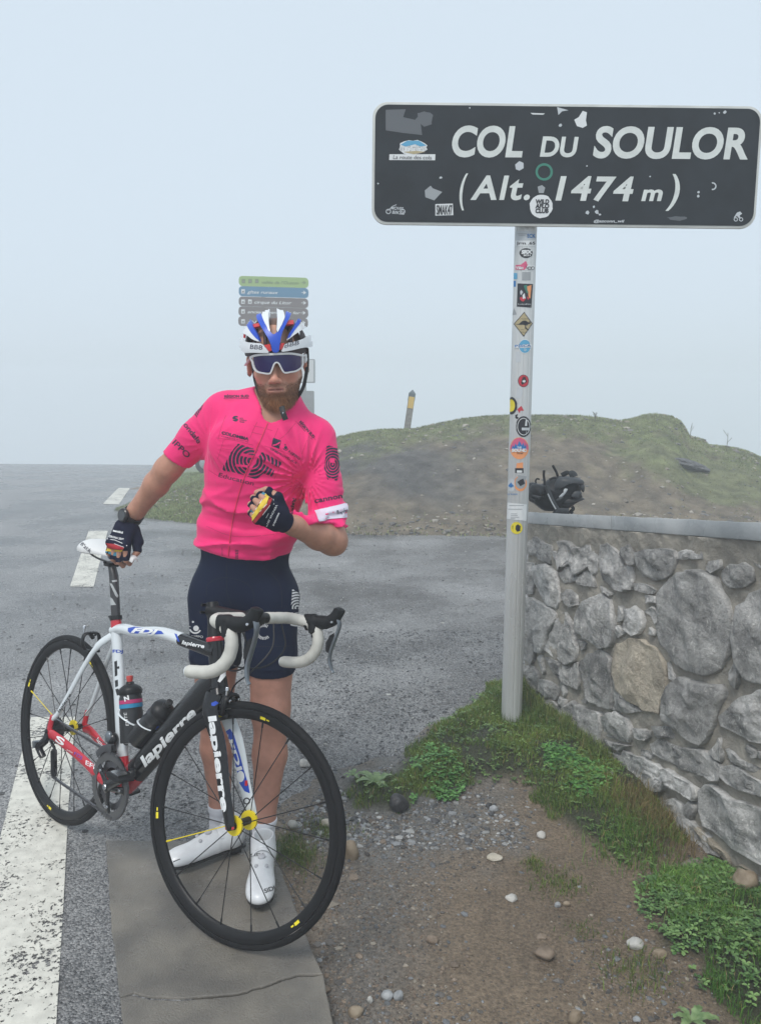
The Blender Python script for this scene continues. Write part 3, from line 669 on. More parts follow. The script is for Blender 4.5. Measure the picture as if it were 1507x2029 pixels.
# beyond the frame the wall goes on with more of the same
for u in np.arange(1.95, 2.5, .3):
    for z in (.0, .3, .62, .9):
        c = A(u+RNG.uniform(-.05, .05), z+RNG.uniform(-.03, .03)); polys.append([tuple(c+A(math.cos(a)*.135, math.sin(a)*.13)*RNG.uniform(.8, 1.1)) for a in np.arange(0, 2*PI, .7)])
TAN = {18, 38-3}
for k, P in enumerate(polys):
    P = A(*P); c = P.mean(0); P = c+(P-c)*1.055; size = min(np.ptp(P[:, 0]), np.ptp(P[:, 1])); rng = np.random.default_rng(100+k)
    Q = []                                                            # sharpen: straight runs with small chips
    m = len(P)
    for i in range(m):
        a, b_ = P[i], P[(i+1) % m]; L_ = np.linalg.norm(b_-a); q = max(1, int(L_/.03))
        for j in range(q): Q.append(a+(b_-a)*j/q+rng.normal(0, .0035, 2)*(j > 0))
    Q = A(*Q); n = len(Q); V = []; th = min(.034, .014+size*.07)*rng.uniform(.8, 1.25)
    tilt = rng.normal(0, .12, 2); jobs = []; cuts = [(A(math.cos(t_), math.sin(t_)), rng.uniform(.12, .4), rng.uniform(.0, .28)) for t_ in rng.uniform(0, 2*PI, 4)]
    rings = [(1.0, -.6), (1.0, .2), (.99, .65), (.97, .9), (.92, .98), (.82, 1.0), (.72, 1.), (.6, 1.), (.48, 1.0), (.36, 1.), (.24, 1.0), (.12, 1.)]
    for s_, hgt in rings:
        for q in Q:
            p = c+(q-c)*s_; d = th*hgt+(np.dot(tilt, p-c) if hgt > .5 else 0)
            if hgt > .5:
                pp = A(p[0], p[1], k*3.1)
                jobs.append((len(V), pp, min(1, size/.15)))
                # broken faces
                for dv_, sl_, of_ in cuts: d = max(th*.55, min(d, th*1.05-max(0, float(dv_@(p-c))-of_*size)*sl_))
            V.append(wpt(p[0], min(p[1], capz(p[0])-.012), max(d, -.04) if hgt > .5 else d))
    jobs.append((len(V), A(c[0], c[1], k*3.1), min(1, size/.15))); V.append(wpt(c[0], c[1], th)); F = []
    J = A(*[j[1] for j in jobs]); dn = vnoise(J, 9, 61, 2)*.014*A(*[j[2] for j in jobs])+(1-np.abs(vnoise(J, 15, 62, 3)))**3*.016-.008-np.abs(vnoise(J, 30, 64, 2))*.008+vnoise(J, 70, 63, 2)*.004
    for (i_, _, _), dd in zip(jobs, dn): V[i_] = V[i_]+WN3*float(dd)
    for r in range(len(rings)-1):
        for i in range(n): j = (i+1) % n; F.append((r*n+i, r*n+j, (r+1)*n+j, (r+1)*n+i))
    r = len(rings)-1; F += [(r*n+i, r*n+(i+1) % n, len(V)-1) for i in range(n)]
    base = wpt(c[0], c[1], 0)
    bm = MB(); bm.add(V, F); o = bm.build('stone', M_tan if k == 18 else M_stone, wall, smooth=True, auto=False)
    for e in o.data.edges: pass
    if k in (35+7, 35+11): o.data.materials[0] = M_tan
# capstones
def cap(u0, u1, name='capstone'):
    b = MB(); f, bk, t = .022, -TH-.02, .058; dr = .034; n = max(2, int((u1-u0)/.05)); V = []; rng = np.random.default_rng(int(u0*100)+500)
    for i in range(n+1):
        u = u0+(u1-u0)*i/n; z = capz(u); j = rng.normal(0, .0008, 4)
        V += [wpt(u, z, f+j[0]), wpt(u, z+t+j[1], f+j[2]), wpt(u, z+t-dr, bk), wpt(u, z-dr, bk)]
    F = [(0, 1, 2, 3), (4*n+3, 4*n+2, 4*n+1, 4*n)]
    for i in range(n):
        for k in range(4): l = (k+1) % 4; F.append((4*i+k, 4*(i+1)+k, 4*(i+1)+l, 4*i+l))
    b.add(V, F); b.build(name, M_cap, wall, smooth=True, bevel=.003)
uj = wall_uv(1209, 1040, .022)[0]
cap(-.09, uj-.0025); cap(uj+.0025, 1.98); cap(1.985, U1)
# ============================================================ SIGNS
M_alu = mat('brushed_aluminium', (.56, .57, .56), .36, metal=.35, var=.12, vscale=6, bump=.15, bscale=90, bdist=.001, rvar=.1, stretch=(1, 1, .2))
M_black = mat('sign_charcoal', (.014, .018, .022), .42, spec=.3, var=.25, vscale=7, bump=.05, rvar=.08)
M_reflect = mat('sign_white', (.62, .65, .62), .4, var=.06, vscale=30)
M_border = mat('sign_border', (.52, .53, .5), .4, var=.1)
def flat(name, c, rough=.5, **k): return mat(name, c, rough, **k)
K_white = flat('print_white', (.68, .7, .7)); K_black = flat('print_black', (.012, .013, .018)); K_blue = flat('print_blue', (.02, .16, .42)); K_sky = flat('print_light_blue', (.09, .35, .55))
K_red = flat('print_red', (.5, .03, .05)); K_yel = flat('print_yellow', (.72, .6, .03)); K_green = flat('print_green', (.02, .16, .09)); K_grey = flat('print_grey', (.3, .32, .33)); K_orange = flat('print_orange', (.75, .3, .12)); K_tan = flat('print_tan', (.42, .35, .2)); K_pink = flat('print_rose', (.6, .1, .2)); K_faint = flat('print_faint', (.1, .11, .12)); K_pale = flat('print_pale', (.5, .53, .55)); K_teal = flat('print_teal', (.03, .2, .14))
PY = 3.594; PX = atz(1012, 1438)[0]
pole_top = atY(1041, 452, PY)
def rounded(w, h, r, n=6):
    P = []
    for cx, cy, a in ((w/2-r, h/2-r, 0), (-w/2+r, h/2-r, 90), (-w/2+r, -h/2+r, 180), (w/2-r, -h/2+r, 270)):
        for k in range(n+1): t = math.radians(a+90*k/n); P.append((cx+r*math.cos(t), cy+r*math.sin(t)))
    return P
sign = thing('road_sign', 'large dark summit sign reading COL DU SOULOR on a stickered aluminium pole', 'road sign', (PX, PY, 0))
# fluted post
b = MB(); nf = 24; prof = []
for k in range(nf*4):
    a = 2*PI*k/(nf*4); prof.append((.0475-.0022*max(0, math.cos(a*nf/2.))**8)*1.0)
V = []; F = []; n = len(prof); zs_ = [-.1, .4, 1.0, 1.6, 2.2, pole_top[2]+.46]
for z in zs_:
    for k in range(n): a = 2*PI*k/n; V.append((PX+prof[k]*math.cos(a), PY+prof[k]*math.sin(a), z))
for i in range(len(zs_)-1):
    for k in range(n): F.append((i*n+k, i*n+(k+1) % n, (i+1)*n+(k+1) % n, (i+1)*n+k))
F.append(tuple((len(zs_)-1)*n+k for k in range(n))); b.add(V, F); post = b.build('post', M_alu, sign, smooth=True)
# panel: hangs on the front of the post, facing the viewer, a touch out of true
YS = PY-.075; c = [atY(*p, YS) for p in ((738, 201), (1506, 211), (1500, 453), (736, 445))]
ctr = sum(c)/4; ex = (c[1]-c[0]+c[2]-c[3])/2; Wd = np.linalg.norm(ex); ex /= Wd; ez = (c[0]-c[3]+c[1]-c[2])/2; Hd = np.linalg.norm(ez); ez = ez-ex*np.dot(ez, ex); ez /= np.linalg.norm(ez); ey = np.cross(ez, ex)
b = MB(); b.prism(rounded(Wd, Hd, .062, 8), ctr+ey*.0, ex, ez, ey*.012); rim = b.build('border', M_border, sign, smooth=True, bevel=.002)
if np.dot(ey, A(0, 1, 0)) < 0: ey = -ey
b = MB(); b.prism(rounded(Wd-.022, Hd-.022, .055, 8), ctr-ey*.0022, ex, ez, ey*.002); panel = b.build('panel', M_black, sign, smooth=False)
b = MB()
for dz in (-.17, .17):
    b.box(ctr+ez*dz+ey*.022, (.95, .016, .035), M=np.stack([ex, ey, ez], 1)); b.box(ctr+ez*dz+ey*.05+ex*.0, (.13, .05, .03), M=np.stack([ex, ey, ez], 1))
b.build('bracket', M_alu, sign, smooth=False)
bp = bvh_of([panel]); bpost = bvh_of([post])
def S(x, y): return (720+x*.5222, 180+y*.5222)          # enlarged sign -> picture
def sg(name, VF, m, off=.0012, **k): return project(name, VF, bp, m, sign, off=off, smooth=False, **k)
def word(body, x0, yb_, x1, cap, bold=.02, shear=.25, y1=None, m=M_reflect, name='lettering', **k):
    y1 = yb_ if y1 is None else y1; O = S(x0, yb_); E = S(x1, y1); return sg(name, text_px(body, O, (E[0]-O[0], E[1]-O[1]), (0, -cap*.5222), bold, shear, **k), m)
word('COL', 328, 246, 600, 116, .032, .17, y1=248); word('DU', 668, 247, 803, 76, .03, .17, y1=249); word('SOULOR', 867, 250, 1456, 118, .032, .17, y1=256)
word('(', 360, 418, 384, 108, .012, .2); word('Alt.', 405, 411, 628, 92, .026, .2, spacing=1.15); word('1474', 727, 413, 1013, 92, .028, .2, y1=416, spacing=1.12); word('m', 1052, 416, 1127, 62, .03, .2); word(')', 1150, 420, 1190, 108, .012, .2)
def star(cx, cy, r, n, j, seed, asp=1):
    g = np.random.default_rng(seed); return [(cx+r*(1+g.uniform(-j, j))*math.cos(2*PI*k/n), cy+asp*r*(1+g.uniform(-j, j))*math.sin(2*PI*k/n)) for k in range(n)]
def px(P): return [S(*p) for p in P]
def FP(*P): return flat_poly(list(P), 0)
# regional badge
sg('badge', FP(px(star(187, 215, 55, 20, .1, 3, .5))), K_white, .0012); sg('badge', FP(px([(140,205),(165,190),(210,190),(238,208),(215,212),(195,203),(160,212)])), K_sky, .0018)
sg('badge', FP(px([(150,232),(200,228),(235,232),(190,241)])), K_tan, .0018); word('les Pyrénées', 134, 226, 243, 22, .0, .2, m=K_black); bpx = panel
sg('badge', FP(px([(98,241),(272,241),(271,264),(97,263)])), K_white, .0016); 
o = sg('lettering', text_px('La route des cols', S(112, 259), (145*.5222, 1), (0, -15*.5222), 0, .1), K_black, .003)
# worn stickers
SH = K_faint
sg('sticker', FP(px([(84,72),(160,70),(150,100),(215,115),(222,168),(150,160),(84,150)])), SH, .0008, label='dark faded ghost of a removed sticker'); sg('sticker', FP(px(star(232, 105, 32, 15, .35, 8, 1))), SH, .0009)
sg('sticker', FP(px([(632,58),(640,55),(685,53),(687,86),(680,91),(640,90),(632,84)])), K_white); sg('sticker', FP(px([(733,62),(755,58),(776,74),(752,78),(738,92)])), K_pale)
sg('sticker', FP(px([(798,110),(815,100),(830,76),(846,82),(842,112),(846,132),(830,141),(808,134)])), K_white); sg('sticker', FP(px(star(745, 130, 6, 7, .3, 9))), K_pale)
sg('sticker', FP(px([(574,280),(590,267),(606,274),(606,294),(590,303),(577,298)])), K_pale); sg('sticker', FP(px([(232,378),(254,360),(262,370),(298,384),(286,396),(268,416),(234,404)])), K_grey)
sg('sticker', FP(px([(659,364),(676,358),(688,368),(682,388),(664,388)])), K_grey)
sg('sticker', ring_px(*S(684, 308), 24*.5222, 33*.5222, 30), K_teal, .0016, label='green laurel ring sticker')
sg('sticker', FP(px(star(673, 438, 44, 26, .05, 11, 1.02))), K_white, label='round white sticker with black lettering')
for t, x0, y, x1, h in (('WILD', 650, 428, 702, 16), ('AFLO', 650, 445, 702, 16), ('CLUB', 650, 463, 700, 16)): sg('lettering', text_px(t, S(x0, y), ((x1-x0)*.5222, 0), (0, -h*.5222), .05, .1), K_black, .0028)
sg('sticker', FP(px([(272,430),(338,428),(340,472),(272,474)])), K_white, label='white rectangular sticker reading SMAK47'); sg('lettering', text_px('SMAK47', S(276, 469), (60*.5222, 0), (0, -36*.5222), .03, 0), K_black, .0028)
for (cx, cy) in ((94, 458), (148, 458)): sg('sticker', ring_px(*S(cx, cy), 7*.5222, 10*.5222, 14), K_pale)
sg('lettering', text_px('MOVES', S(104, 450), (46*.5222, 2), (0, -12*.5222), .02, .2), K_pale); sg('lettering', text_px('BIKES', S(108, 466), (46*.5222, 2), (0, -12*.5222), .02, .2), K_pale)
sg('sticker', line_px(px([(92, 455), (110, 438), (125, 432)]), 1.2), K_pale)
sg('lettering', text_px('@azconn_wil', S(871, 499), (114*.5222, 0), (0, -10*.5222), .03, .2), K_pale)
for x, y, r, s_ in ((848, 462, 7, 1), (872, 440, 5, 2), (884, 460, 8, 3), (895, 470, 4, 4), (1268, 385, 5, 5), (1268, 400, 5, 6), (402, 65, 3, 7), (1330, 86, 5, 8), (1368, 80, 6, 9), (292, 330, 5, 10), (1348, 84, 3, 12), (55, 352, 3, 13), (1085, 325, 3, 14), (846, 286, 3, 15)): sg('sticker', FP(px(star(x, y, r, 7, .4, s_))), K_pale)
sg('sticker', ring_px(*S(1322, 362), 10*.5222, 15*.5222, 12, a0=-1.8, a1=1.8), K_pale)
sg('sticker', FP(px(star(1190, 484, 40, 14, .25, 20, .2))), SH)
for cx in (1410, 1430): sg('sticker', ring_px(*S(cx, 488), 5*.5222, 8*.5222, 12), K_pale)
sg('sticker', FP(px([(1415,462),(1426,458),(1434,466),(1424,474),(1430,484),(1424,486),(1414,474),(1405,484),(1403,480)])), K_pale)

# stickers wrapped round the post
def Pa(x, y): return (980+x*.15782, 440+y*.15782)
def Pb(x, y): return (980+x*.16768, 740+y*.16768)
def pg(VF, m, off=.0012, name='sticker', **k): return project(name, VF, bpost, m, sign, off=off, **k)
def PP(f, P, cell=2.5): return flat_poly([[f(*p) for p in P]], cell)
def pt(f, body, x0, y0, x1, h, m, bold=.02, shear=0, y1=None, off=.0022):
    a = f(x0, y0); e = f(x1, y1 if y1 is not None else y0); c_ = f(x0, y0-h); return pg(text_px(body, a, (e[0]-a[0], e[1]-a[1]), (0, c_[1]-a[1]), bold, shear, 3), m, off, 'lettering')
def rc(x0, y0, x1, y1): return [(x0, y0), (x1, y0), (x1, y1), (x0, y1)]
def ci(cx, cy, rx, ry=None, n=24): return [(cx+rx*math.cos(2*PI*k/n), cy+(ry or rx)*math.sin(2*PI*k/n)) for k in range(n)]
pg(PP(Pa, rc(262, 112, 508, 226)), K_pale); pt(Pa, 'ECK', 402, 198, 505, 50, K_blue, .03); pg(PP(Pa, rc(285, 145, 395, 152)), K_grey, .0022); pg(PP(Pa, rc(300, 165, 380, 170)), K_grey, .0022)
pg(PP(Pa, rc(262, 232, 508, 300)), K_white); pt(Pa, 'Jrm_65', 272, 282, 500, 36, K_black, .02)
pg(PP(Pa, ci(390, 390, 82, 62)), K_black, label='black oval sticker reading SRX'); pt(Pa, 'SRX', 328, 398, 462, 46, K_white, .07, .1, off=.003); pt(Pa, '2021', 356, 428, 440, 20, K_white, .05, off=.003)
pg(PP(Pa, rc(258, 545, 490, 600)), K_white); pg(PP(Pa, [(262,540),(330,535),(385,488),(410,540),(372,600),(258,598)]), K_pink, .0018); pt(Pa, 'Vélo', 266, 590, 356, 36, K_white, .04, .1, off=.003); pt(Pa, 'To', 380, 590, 425, 36, K_black, .0, off=.003)
for cx in (428, 468): 
    x, y = Pa(cx, 580); pg(ring_px(x, y, 2.6, 3.4, 14), K_black, .003)
pg(PP(Pa, rc(236, 640, 280, 716)), K_sky); pg(PP(Pa, rc(340, 628, 445, 732)), K_grey); pg(PP(Pa, rc(236, 738, 262, 812)), K_blue)
pg(PP(Pa, [(285,770),(474,778),(454,1076),(275,1062)]), K_black, label='black poster sticker with pale and red abstract shapes')
for P_, m_ in (([(310,880),(330,850),(352,880),(330,918)], K_pale), ([(360,800),(400,790),(420,900),(385,880)], K_teal), ([(400,810),(452,790),(440,960),(420,950)], K_orange), ([(310,950),(345,940),(385,960),(360,1000),(330,990)], K_red), ([(345,920),(370,890),(380,960),(350,965)], K_white), ([(395,930),(430,960),(410,980)], K_red)): pg(PP(Pa, P_), m_, .0022)
pt(Pa, 'Barcelona Polska', 292, 1038, 450, 16, K_white, .0)
pg(PP(Pa, [(240,1078),(272,1160),(220,1172)]), K_grey)
pg(PP(Pa, [(366,1128),(470,1275),(358,1440),(236,1280)]), K_black, label='diamond kangaroo warning sticker'); pg(PP(Pa, [(366,1142),(458,1276),(359,1425),(248,1280)]), K_tan, .0018)
pg(PP(Pa, smooth_curve([(258,1278),(300,1280),(325,1258),(350,1240),(385,1238),(410,1256),(424,1262),(426,1246),(446,1268),(428,1280),(410,1284),(404,1300),(394,1290),(388,1320),(420,1356),(405,1356),(376,1330),(372,1296),(340,1290),(300,1290)], 3, True).tolist()), K_black, .0026)
pt(Pa, 'KANGAROOS', 304, 1222, 424, 14, K_black, .0); pt(Pa, 'NEXT', 325, 1356, 372, 12, K_black, 0); pt(Pa, 'ROAD KM', 325, 1388, 400, 12, K_black, 0)
pg(PP(Pa, ci(374, 1560, 78, 90)), K_white); pg(PP(Pa, ci(374, 1560, 70, 82)), K_sky, .0018); pg(PP(Pa, [(248,1545),(452,1530),(458,1575),(246,1582)]), K_white, .0024); pt(Pa, 'PESCA', 256, 1572, 446, 30, K_blue, .02, 0, 1562, off=.0032); pg(ring_px(*Pa(374, 1604), 1.6, 2.4, 12), K_white, .0026)
pg(PP(Pa, rc(262, 1625, 322, 1760)), K_pale, .0008); 
pg(PP(Pb, ci(336, 88, 63, 74)), K_black, label='red round sticker'); pg(PP(Pb, ci(336, 88, 57, 68)), K_red, .0018); pg(PP(Pb, [(328,36),(356,40),(374,100),(318,134),(308,110)]), K_black, .0024); pg(PP(Pb, ci(340, 92, 18, 16, 12)), K_white, .003)
pg(PP(Pb, [(262,165),(320,160),(328,230),(300,300),(245,290)]), K_pale, .0008)
pg(PP(Pb, ci(192, 380, 70, 104)), K_black, label='black oval sticker with a yellow face'); pg(PP(Pb, ci(194, 380, 44, 74)), K_yel, .0018)
pg(PP(Pb, [(262,425),(310,382),(342,440),(300,440),(290,470)]), K_red); pg(PP(Pb, [(240,490),(270,480),(262,510),(282,525),(258,540),(240,525)]), K_black)
pg(PP(Pb, ci(336, 628, 88, 124)), K_black, label='large black round sticker with white ring lettering'); 
x, y = Pb(336, 628); pg(ring_px(x, y, 11, 12, 26, 16, 17.2), K_white, .0022); pg(PP(Pb, rc(318, 640, 400, 672)), K_pale, .0022); pg(PP(Pb, [(350,620),(362,540),(380,560),(376,620)]), K_white, .0022)
pg(PP(Pb, ci(288, 884, 108, 130)), K_orange, label='round sunset sticker reading SOUND'); pg(PP(Pb, [(186,850),(230,780),(290,756),(345,780),(388,845),(392,900),(182,900)]), K_pink, .0018)
pg(PP(Pb, [(200,888),(215,846),(228,870),(244,816),(262,855),(288,795),(316,850),(334,815),(346,865),(358,835),(368,880),(368,890)]), K_blue, .0024); pt(Pb, 'SOUND', 204, 924, 372, 36, K_white, .06, off=.0032); pt(Pb, 'THE', 262, 884, 312, 22, K_white, .03, off=.0034); pt(Pb, 'Soul', 258, 950, 326, 24, K_black, 0, .2, off=.0032)
pg(PP(Pb, [(250,1120),(258,1060),(330,1050),(330,1120)]), K_orange); pg(PP(Pb, rc(240, 1118, 335, 1176)), K_black, .0014); pg(PP(Pb, rc(258, 1145, 318, 1172)), K_white, .0022)
pg(PP(Pb, ci(300, 1300, 74, 92)), K_orange, label='round crest sticker'); pg(PP(Pb, ci(300, 1290, 60, 72)), K_grey, .0018); pg(PP(Pb, [(270,1200),(370,1215),(360,1260),(272,1260)]), K_grey, .0022); pg(PP(Pb, [(262,1280),(330,1240),(350,1300),(300,1330)]), K_black, .0026)
pg(PP(Pb, ci(196, 1320, 42, 80)), K_pale); pg(PP(Pb, [(160,1330),(190,1285),(225,1330),(190,1350)]), K_blue, .0022); pt(Pb, 'pyrénées', 146, 1432, 268, 20, K_blue, 0)
pg(PP(Pb, [(152,1525),(372,1548),(366,1742),(140,1718)]), K_white, .0016, label='white paper label with small print'); 
for yy, x0, x1 in ((1556, 168, 335), (1600, 160, 320), (1655, 190, 262), (1675, 190, 268), (1695, 190, 280), (1712, 190, 240)): pg(PP(Pb, rc(x0, yy, x1, yy+6)), K_grey, .0024)
pg(PP(Pb, ci(255, 1826, 68, 72)), K_yel, .0018, label='round yellow sticker'); pg(PP(Pb, [(245,1800),(270,1780),(300,1800),(296,1860),(262,1870),(242,1840)]), K_black, .0024)
pg(PP(Pb, [(206,1800),(218,1795),(222,1860),(210,1850)]), K_black, .0024)

# ---------------- direction boards in the fog
YD = 19.
post_x = atY(520, 560, YD)[0]
ds = thing('direction_sign', 'stack of five coloured direction boards on one post fading in the fog behind the rider', 'direction sign', (post_x, YD+.06, 0))
def board(x0, y0, x1, y1, col, name, words, arrow, dark=False):
    b = MB(); tl, br = atY(x0, y0, YD), atY(x1, y1, YD); c = (tl+br)/2; w, h = br[0]-tl[0], tl[2]-br[2]
    sl = -.022
    ex_ = A(1, 0, sl); m = mat('board_'+name, col, .45); b.prism(rounded(w, h, h*.36, 5), c, ex_, (0, 0, 1), (0, .03, 0))
    o = b.build('board', m, ds, smooth=True, label=words and (name.replace('_', ' ')+' direction board')); bb = bvh_of([o]); k = K_black if dark else K_white
    if dark: k = mat('print_olive', (.12, .2, .06))
    for (wd, xa, ya, xe, hh) in words: project('lettering', text_px(wd, (xa, ya), (xe-xa, (xe-xa)*.022), (0, -hh), .015, .25), bb, k, ds, off=.004, smooth=False)
    for (xa, ya, s_) in arrow:
        P = [(xa, ya-.7), (xa+s_*.55, ya-.5), (xa+s_*.35, ya-s_*.32), (xa+s_*.5, ya-s_*.36), (xa+s_, ya), (xa+s_*.5, ya+s_*.36), (xa+s_*.35, ya+s_*.32), (xa+s_*.55, ya+.5), (xa, ya+.7)]
        project('arrow', flat_poly([P], 0), bb, k, ds, off=.004, smooth=False)
    return bb, k
G = lambda x, y: (440+x/6.15, 530+y/6.148)
b1 = board(473, 548, 611, 569, (.28, .42, .12), 'green', [('vallée de l’Ouzom', *G(476, 196), 440+930/6.15, 6)], [(*G(966, 184), 9.5)], True)
b2 = board(473, 568.5, 611, 589, (.03, .17, .3), 'blue', [('gîtes ruraux', *G(308, 315), 440+675/6.15, 6)], [(*G(966, 306), 9.5)])
b3 = board(473, 589, 610.5, 609, (.13, .10, .09), 'brown', [('cirque du Litor', *G(390, 440), 440+840/6.15, 6.3)], [(*G(966, 432), 9.5)])
b4 = board(472.5, 608.5, 610.5, 629, (.13, .10, .092), 'brown', [('ancien chemin de fer', *G(308, 556), 440+945/6.15, 5.6)], [(*G(960, 553), 9.5)])
b5 = board(472, 628, 610, 648, (.13, .10, .088), 'brown', [('abbaye', *G(308, 680), 440+560/6.15, 5.6)], [(*G(958, 672), 9.5)])
for (bb, k), y, xs_ in ((b1, 165, (262, 343, 424)), (b2, 290, (256,)), (b3, 415, (256, 340)), (b4, 535, (256,)), (b5, 655, (256,))):
    for x in xs_:
        q = G(x, y); project('symbol', flat_poly([[(q[0]-3.6, q[1]-4), (q[0]+3.6, q[1]-4), (q[0]+3.6, q[1]+4.4), (q[0]-3.6, q[1]+4.4)]], 0), bb, k, ds, off=.003, smooth=False)
        project('symbol', flat_poly([[(q[0]-2.4, q[1]+2.5), (q[0]-1.5, q[1]-1.6), (q[0]+.2, q[1]+.4), (q[0]+1.4, q[1]-2.2), (q[0]+2.4, q[1]+2.5)]], 0), bb, mat('print_mid', (.2, .19, .17)), ds, off=.006, smooth=False)
b = MB(); zt = atY(520, 547, YD)[2]; b.lathe([(.045, -.6), (.045, zt)], (post_x, YD+.08, 0), (0, 0, 1), 12); b.build('post', M_alu, ds)
# ---------------- notice boards right of the rider's head
YN = 18.; nx = atY(612, 740, YN)[0]
ns = thing('notice_sign', 'pale framed notice plate above a grey board half hidden by the rider', 'sign', (nx, YN+.05, 0))
M_note = mat('notice_white', (.62, .64, .64), .5); M_notef = mat('notice_frame', (.33, .35, .36), .5)
def plate(x0, y0, x1, y1, m, nm, y=YN, r=.03, t=.02):
    b = MB(); tl, br = atY(x0, y0, y), atY(x1, y1, y); c = (tl+br)/2; b.prism(rounded(br[0]-tl[0], tl[2]-br[2], r), c, (1, 0, 0), (0, 0, 1), (0, t, 0)); return b.build(nm, m, ns, smooth=False)
plate(566, 711, 624.5, 759, M_notef, 'frame'); plate(569, 713, 621, 756.5, M_note, 'panel', YN-.004, .02)
pl = plate(560, 774, 622.5, 850, mat('notice_grey', (.26, .27, .27), .6), 'panel'); bb = bvh_of([pl])
project('lettering', text_px('CHEMIN', (588, 790), (34, 1), (0, -9), .0, 0), bb, K_grey, ns, off=.004, smooth=False); project('lettering', text_px('DU COL', (586, 806), (34, 1), (0, -9), .0, 0), bb, K_grey, ns, off=.004, smooth=False)
b = MB(); b.box((nx-.1, YN+.05, .6), (.07, .05, 3.3)); b.build('post', mat('notice_post', (.3, .31, .3), .6), ns, smooth=False)
# ---------------- leaning marker post on the knoll
YM = 13.4; p0, p1 = atY(805, 858, YM), atY(817, 774, YM)
mp = thing('marker_post', 'leaning wooden marker post with a yellow plate on the grassy crest', 'post', tuple(p0))
ax = p1-p0; L_ = np.linalg.norm(ax); ax /= L_; exm = np.cross(A(0, 1, 0), ax); exm /= np.linalg.norm(exm); Mm = np.stack([exm, np.cross(ax, exm), ax], 1)
w = .105
b = MB(); b.box(p0+ax*(L_*.46-.2), (w, w, L_*.92+.4), M=Mm); b.build('shaft', mat('weathered_wood', (.22, .21, .19), .9, var=.3, vscale=20), mp, smooth=False)
b = MB(); q = p0+ax*(L_*.92-.01); h = w/2+.004
Vc = [q+Mm[:, 0]*x*h+Mm[:, 1]*y*h+ax*z for z in (-.1, .02) for x, y in ((-1, -1), (1, -1), (1, 1), (-1, 1))]+[q+ax*.085]
b.add(Vc, [(0, 1, 5, 4), (1, 2, 6, 5), (2, 3, 7, 6), (3, 0, 4, 7), (4, 5, 8), (5, 6, 8), (6, 7, 8), (7, 4, 8)]); b.build('cap', mat('cap_green_grey', (.09, .12, .13), .7), mp, smooth=False)
b = MB(); b.box(p0+ax*L_*.72-Mm[:, 1]*(w/2+.006)*np.sign(Mm[1, 1]), (w*.86, .008, L_*.27), M=Mm); b.build('plate', mat('plate_yellow', (.62, .42, .1), .5), mp, smooth=False)
# ============================================================ BICYCLE (own axes: x forwards, y to its left, z up, origin under the rear axle)
WR = .334; YAW, LEAN, STEER, ZF, WB = math.radians(-41.28), math.radians(-9.05), math.radians(13.76), -.001, .9797
BO = A(-1.1589, 2.6971, 0.004)
Mb = (Matrix.Rotation(YAW, 3, 'Z') @ Matrix.Rotation(LEAN, 3, 'X') @ Matrix.Rotation(-math.atan2(ZF, WB), 3, 'Y'))
bike = thing('bicycle', 'white, red and black racing bicycle held by its saddle in front of the rider', 'bicycle', tuple(BO), Mb)
MBn = np.array(Mb)
def bw(P): return np.asarray(P, float) @ MBn.T+BO
HA, SA = math.radians(73), math.radians(73.5); HX = A(-math.cos(HA), 0, math.sin(HA)); HP = A(math.sin(HA), 0, math.cos(HA))
FA = A(WB, 0, WR); HB = FA-HP*.045
def steer(P):
    P = np.atleast_2d(np.asarray(P, float))-HB; c, s = math.cos(STEER), math.sin(STEER); return HB+P*c+np.cross(HX, P)*s+np.outer(P@HX, HX)*(1-c)
def onax(z): return HB+HX*(z-HB[2])/HX[2]
BB = A(.399, 0, WR-.07); SX = A(-math.cos(SA), 0, math.sin(SA)); RA = A(0, 0, WR)
M_white = mat('frame_white', (.66, .7, .72), .22, coat=.5); M_red = mat('frame_red', (.5, .012, .03), .22, coat=.5); M_fblack = mat('frame_black', (.004, .004, .005), .2, spec=.35, coat=.25)
M_carbon = mat('matt_carbon', (.008, .008, .009), .42, spec=.3); M_rubber = mat('tyre_rubber', (.010, .010, .011), .7, spec=.2, bump=.2, bscale=300, bdist=.0005); M_rim = mat('rim_black', (.008, .008, .009), .4, spec=.25)
M_steel = mat('polished_steel', (.55, .56, .58), .22, metal=1); M_dsteel = mat('grey_steel', (.16, .16, .17), .32, metal=.9); M_hub = mat('hub_yellow', (.8, .62, .01), .35); M_spoke = mat('spoke_black', (.008, .008, .009), .4)
M_tape = mat('bar_tape', (.55, .54, .49), .6, var=.12, vscale=18, bump=.2, bscale=120, bdist=.001); M_hood = mat('hood_rubber', (.008, .009, .010), .55, spec=.25); M_lever = mat('lever_grey', (.16, .18, .2), .28, metal=.5); M_pblack = mat('plastic_black', (.008, .008, .009), .42, spec=.3)
M_fblue = mat('decal_blue', (.01, .06, .42), .3); M_fwhite = mat('decal_white', (.75, .76, .76), .3); M_fyel = mat('decal_yellow', (.85, .7, .02), .4); M_fred = mat('decal_red', (.55, .02, .03), .3)
P_ = bike
def bb_(b, name, m, parent=None, **k): return b.build(name, m, parent or bike, local=True, **k)
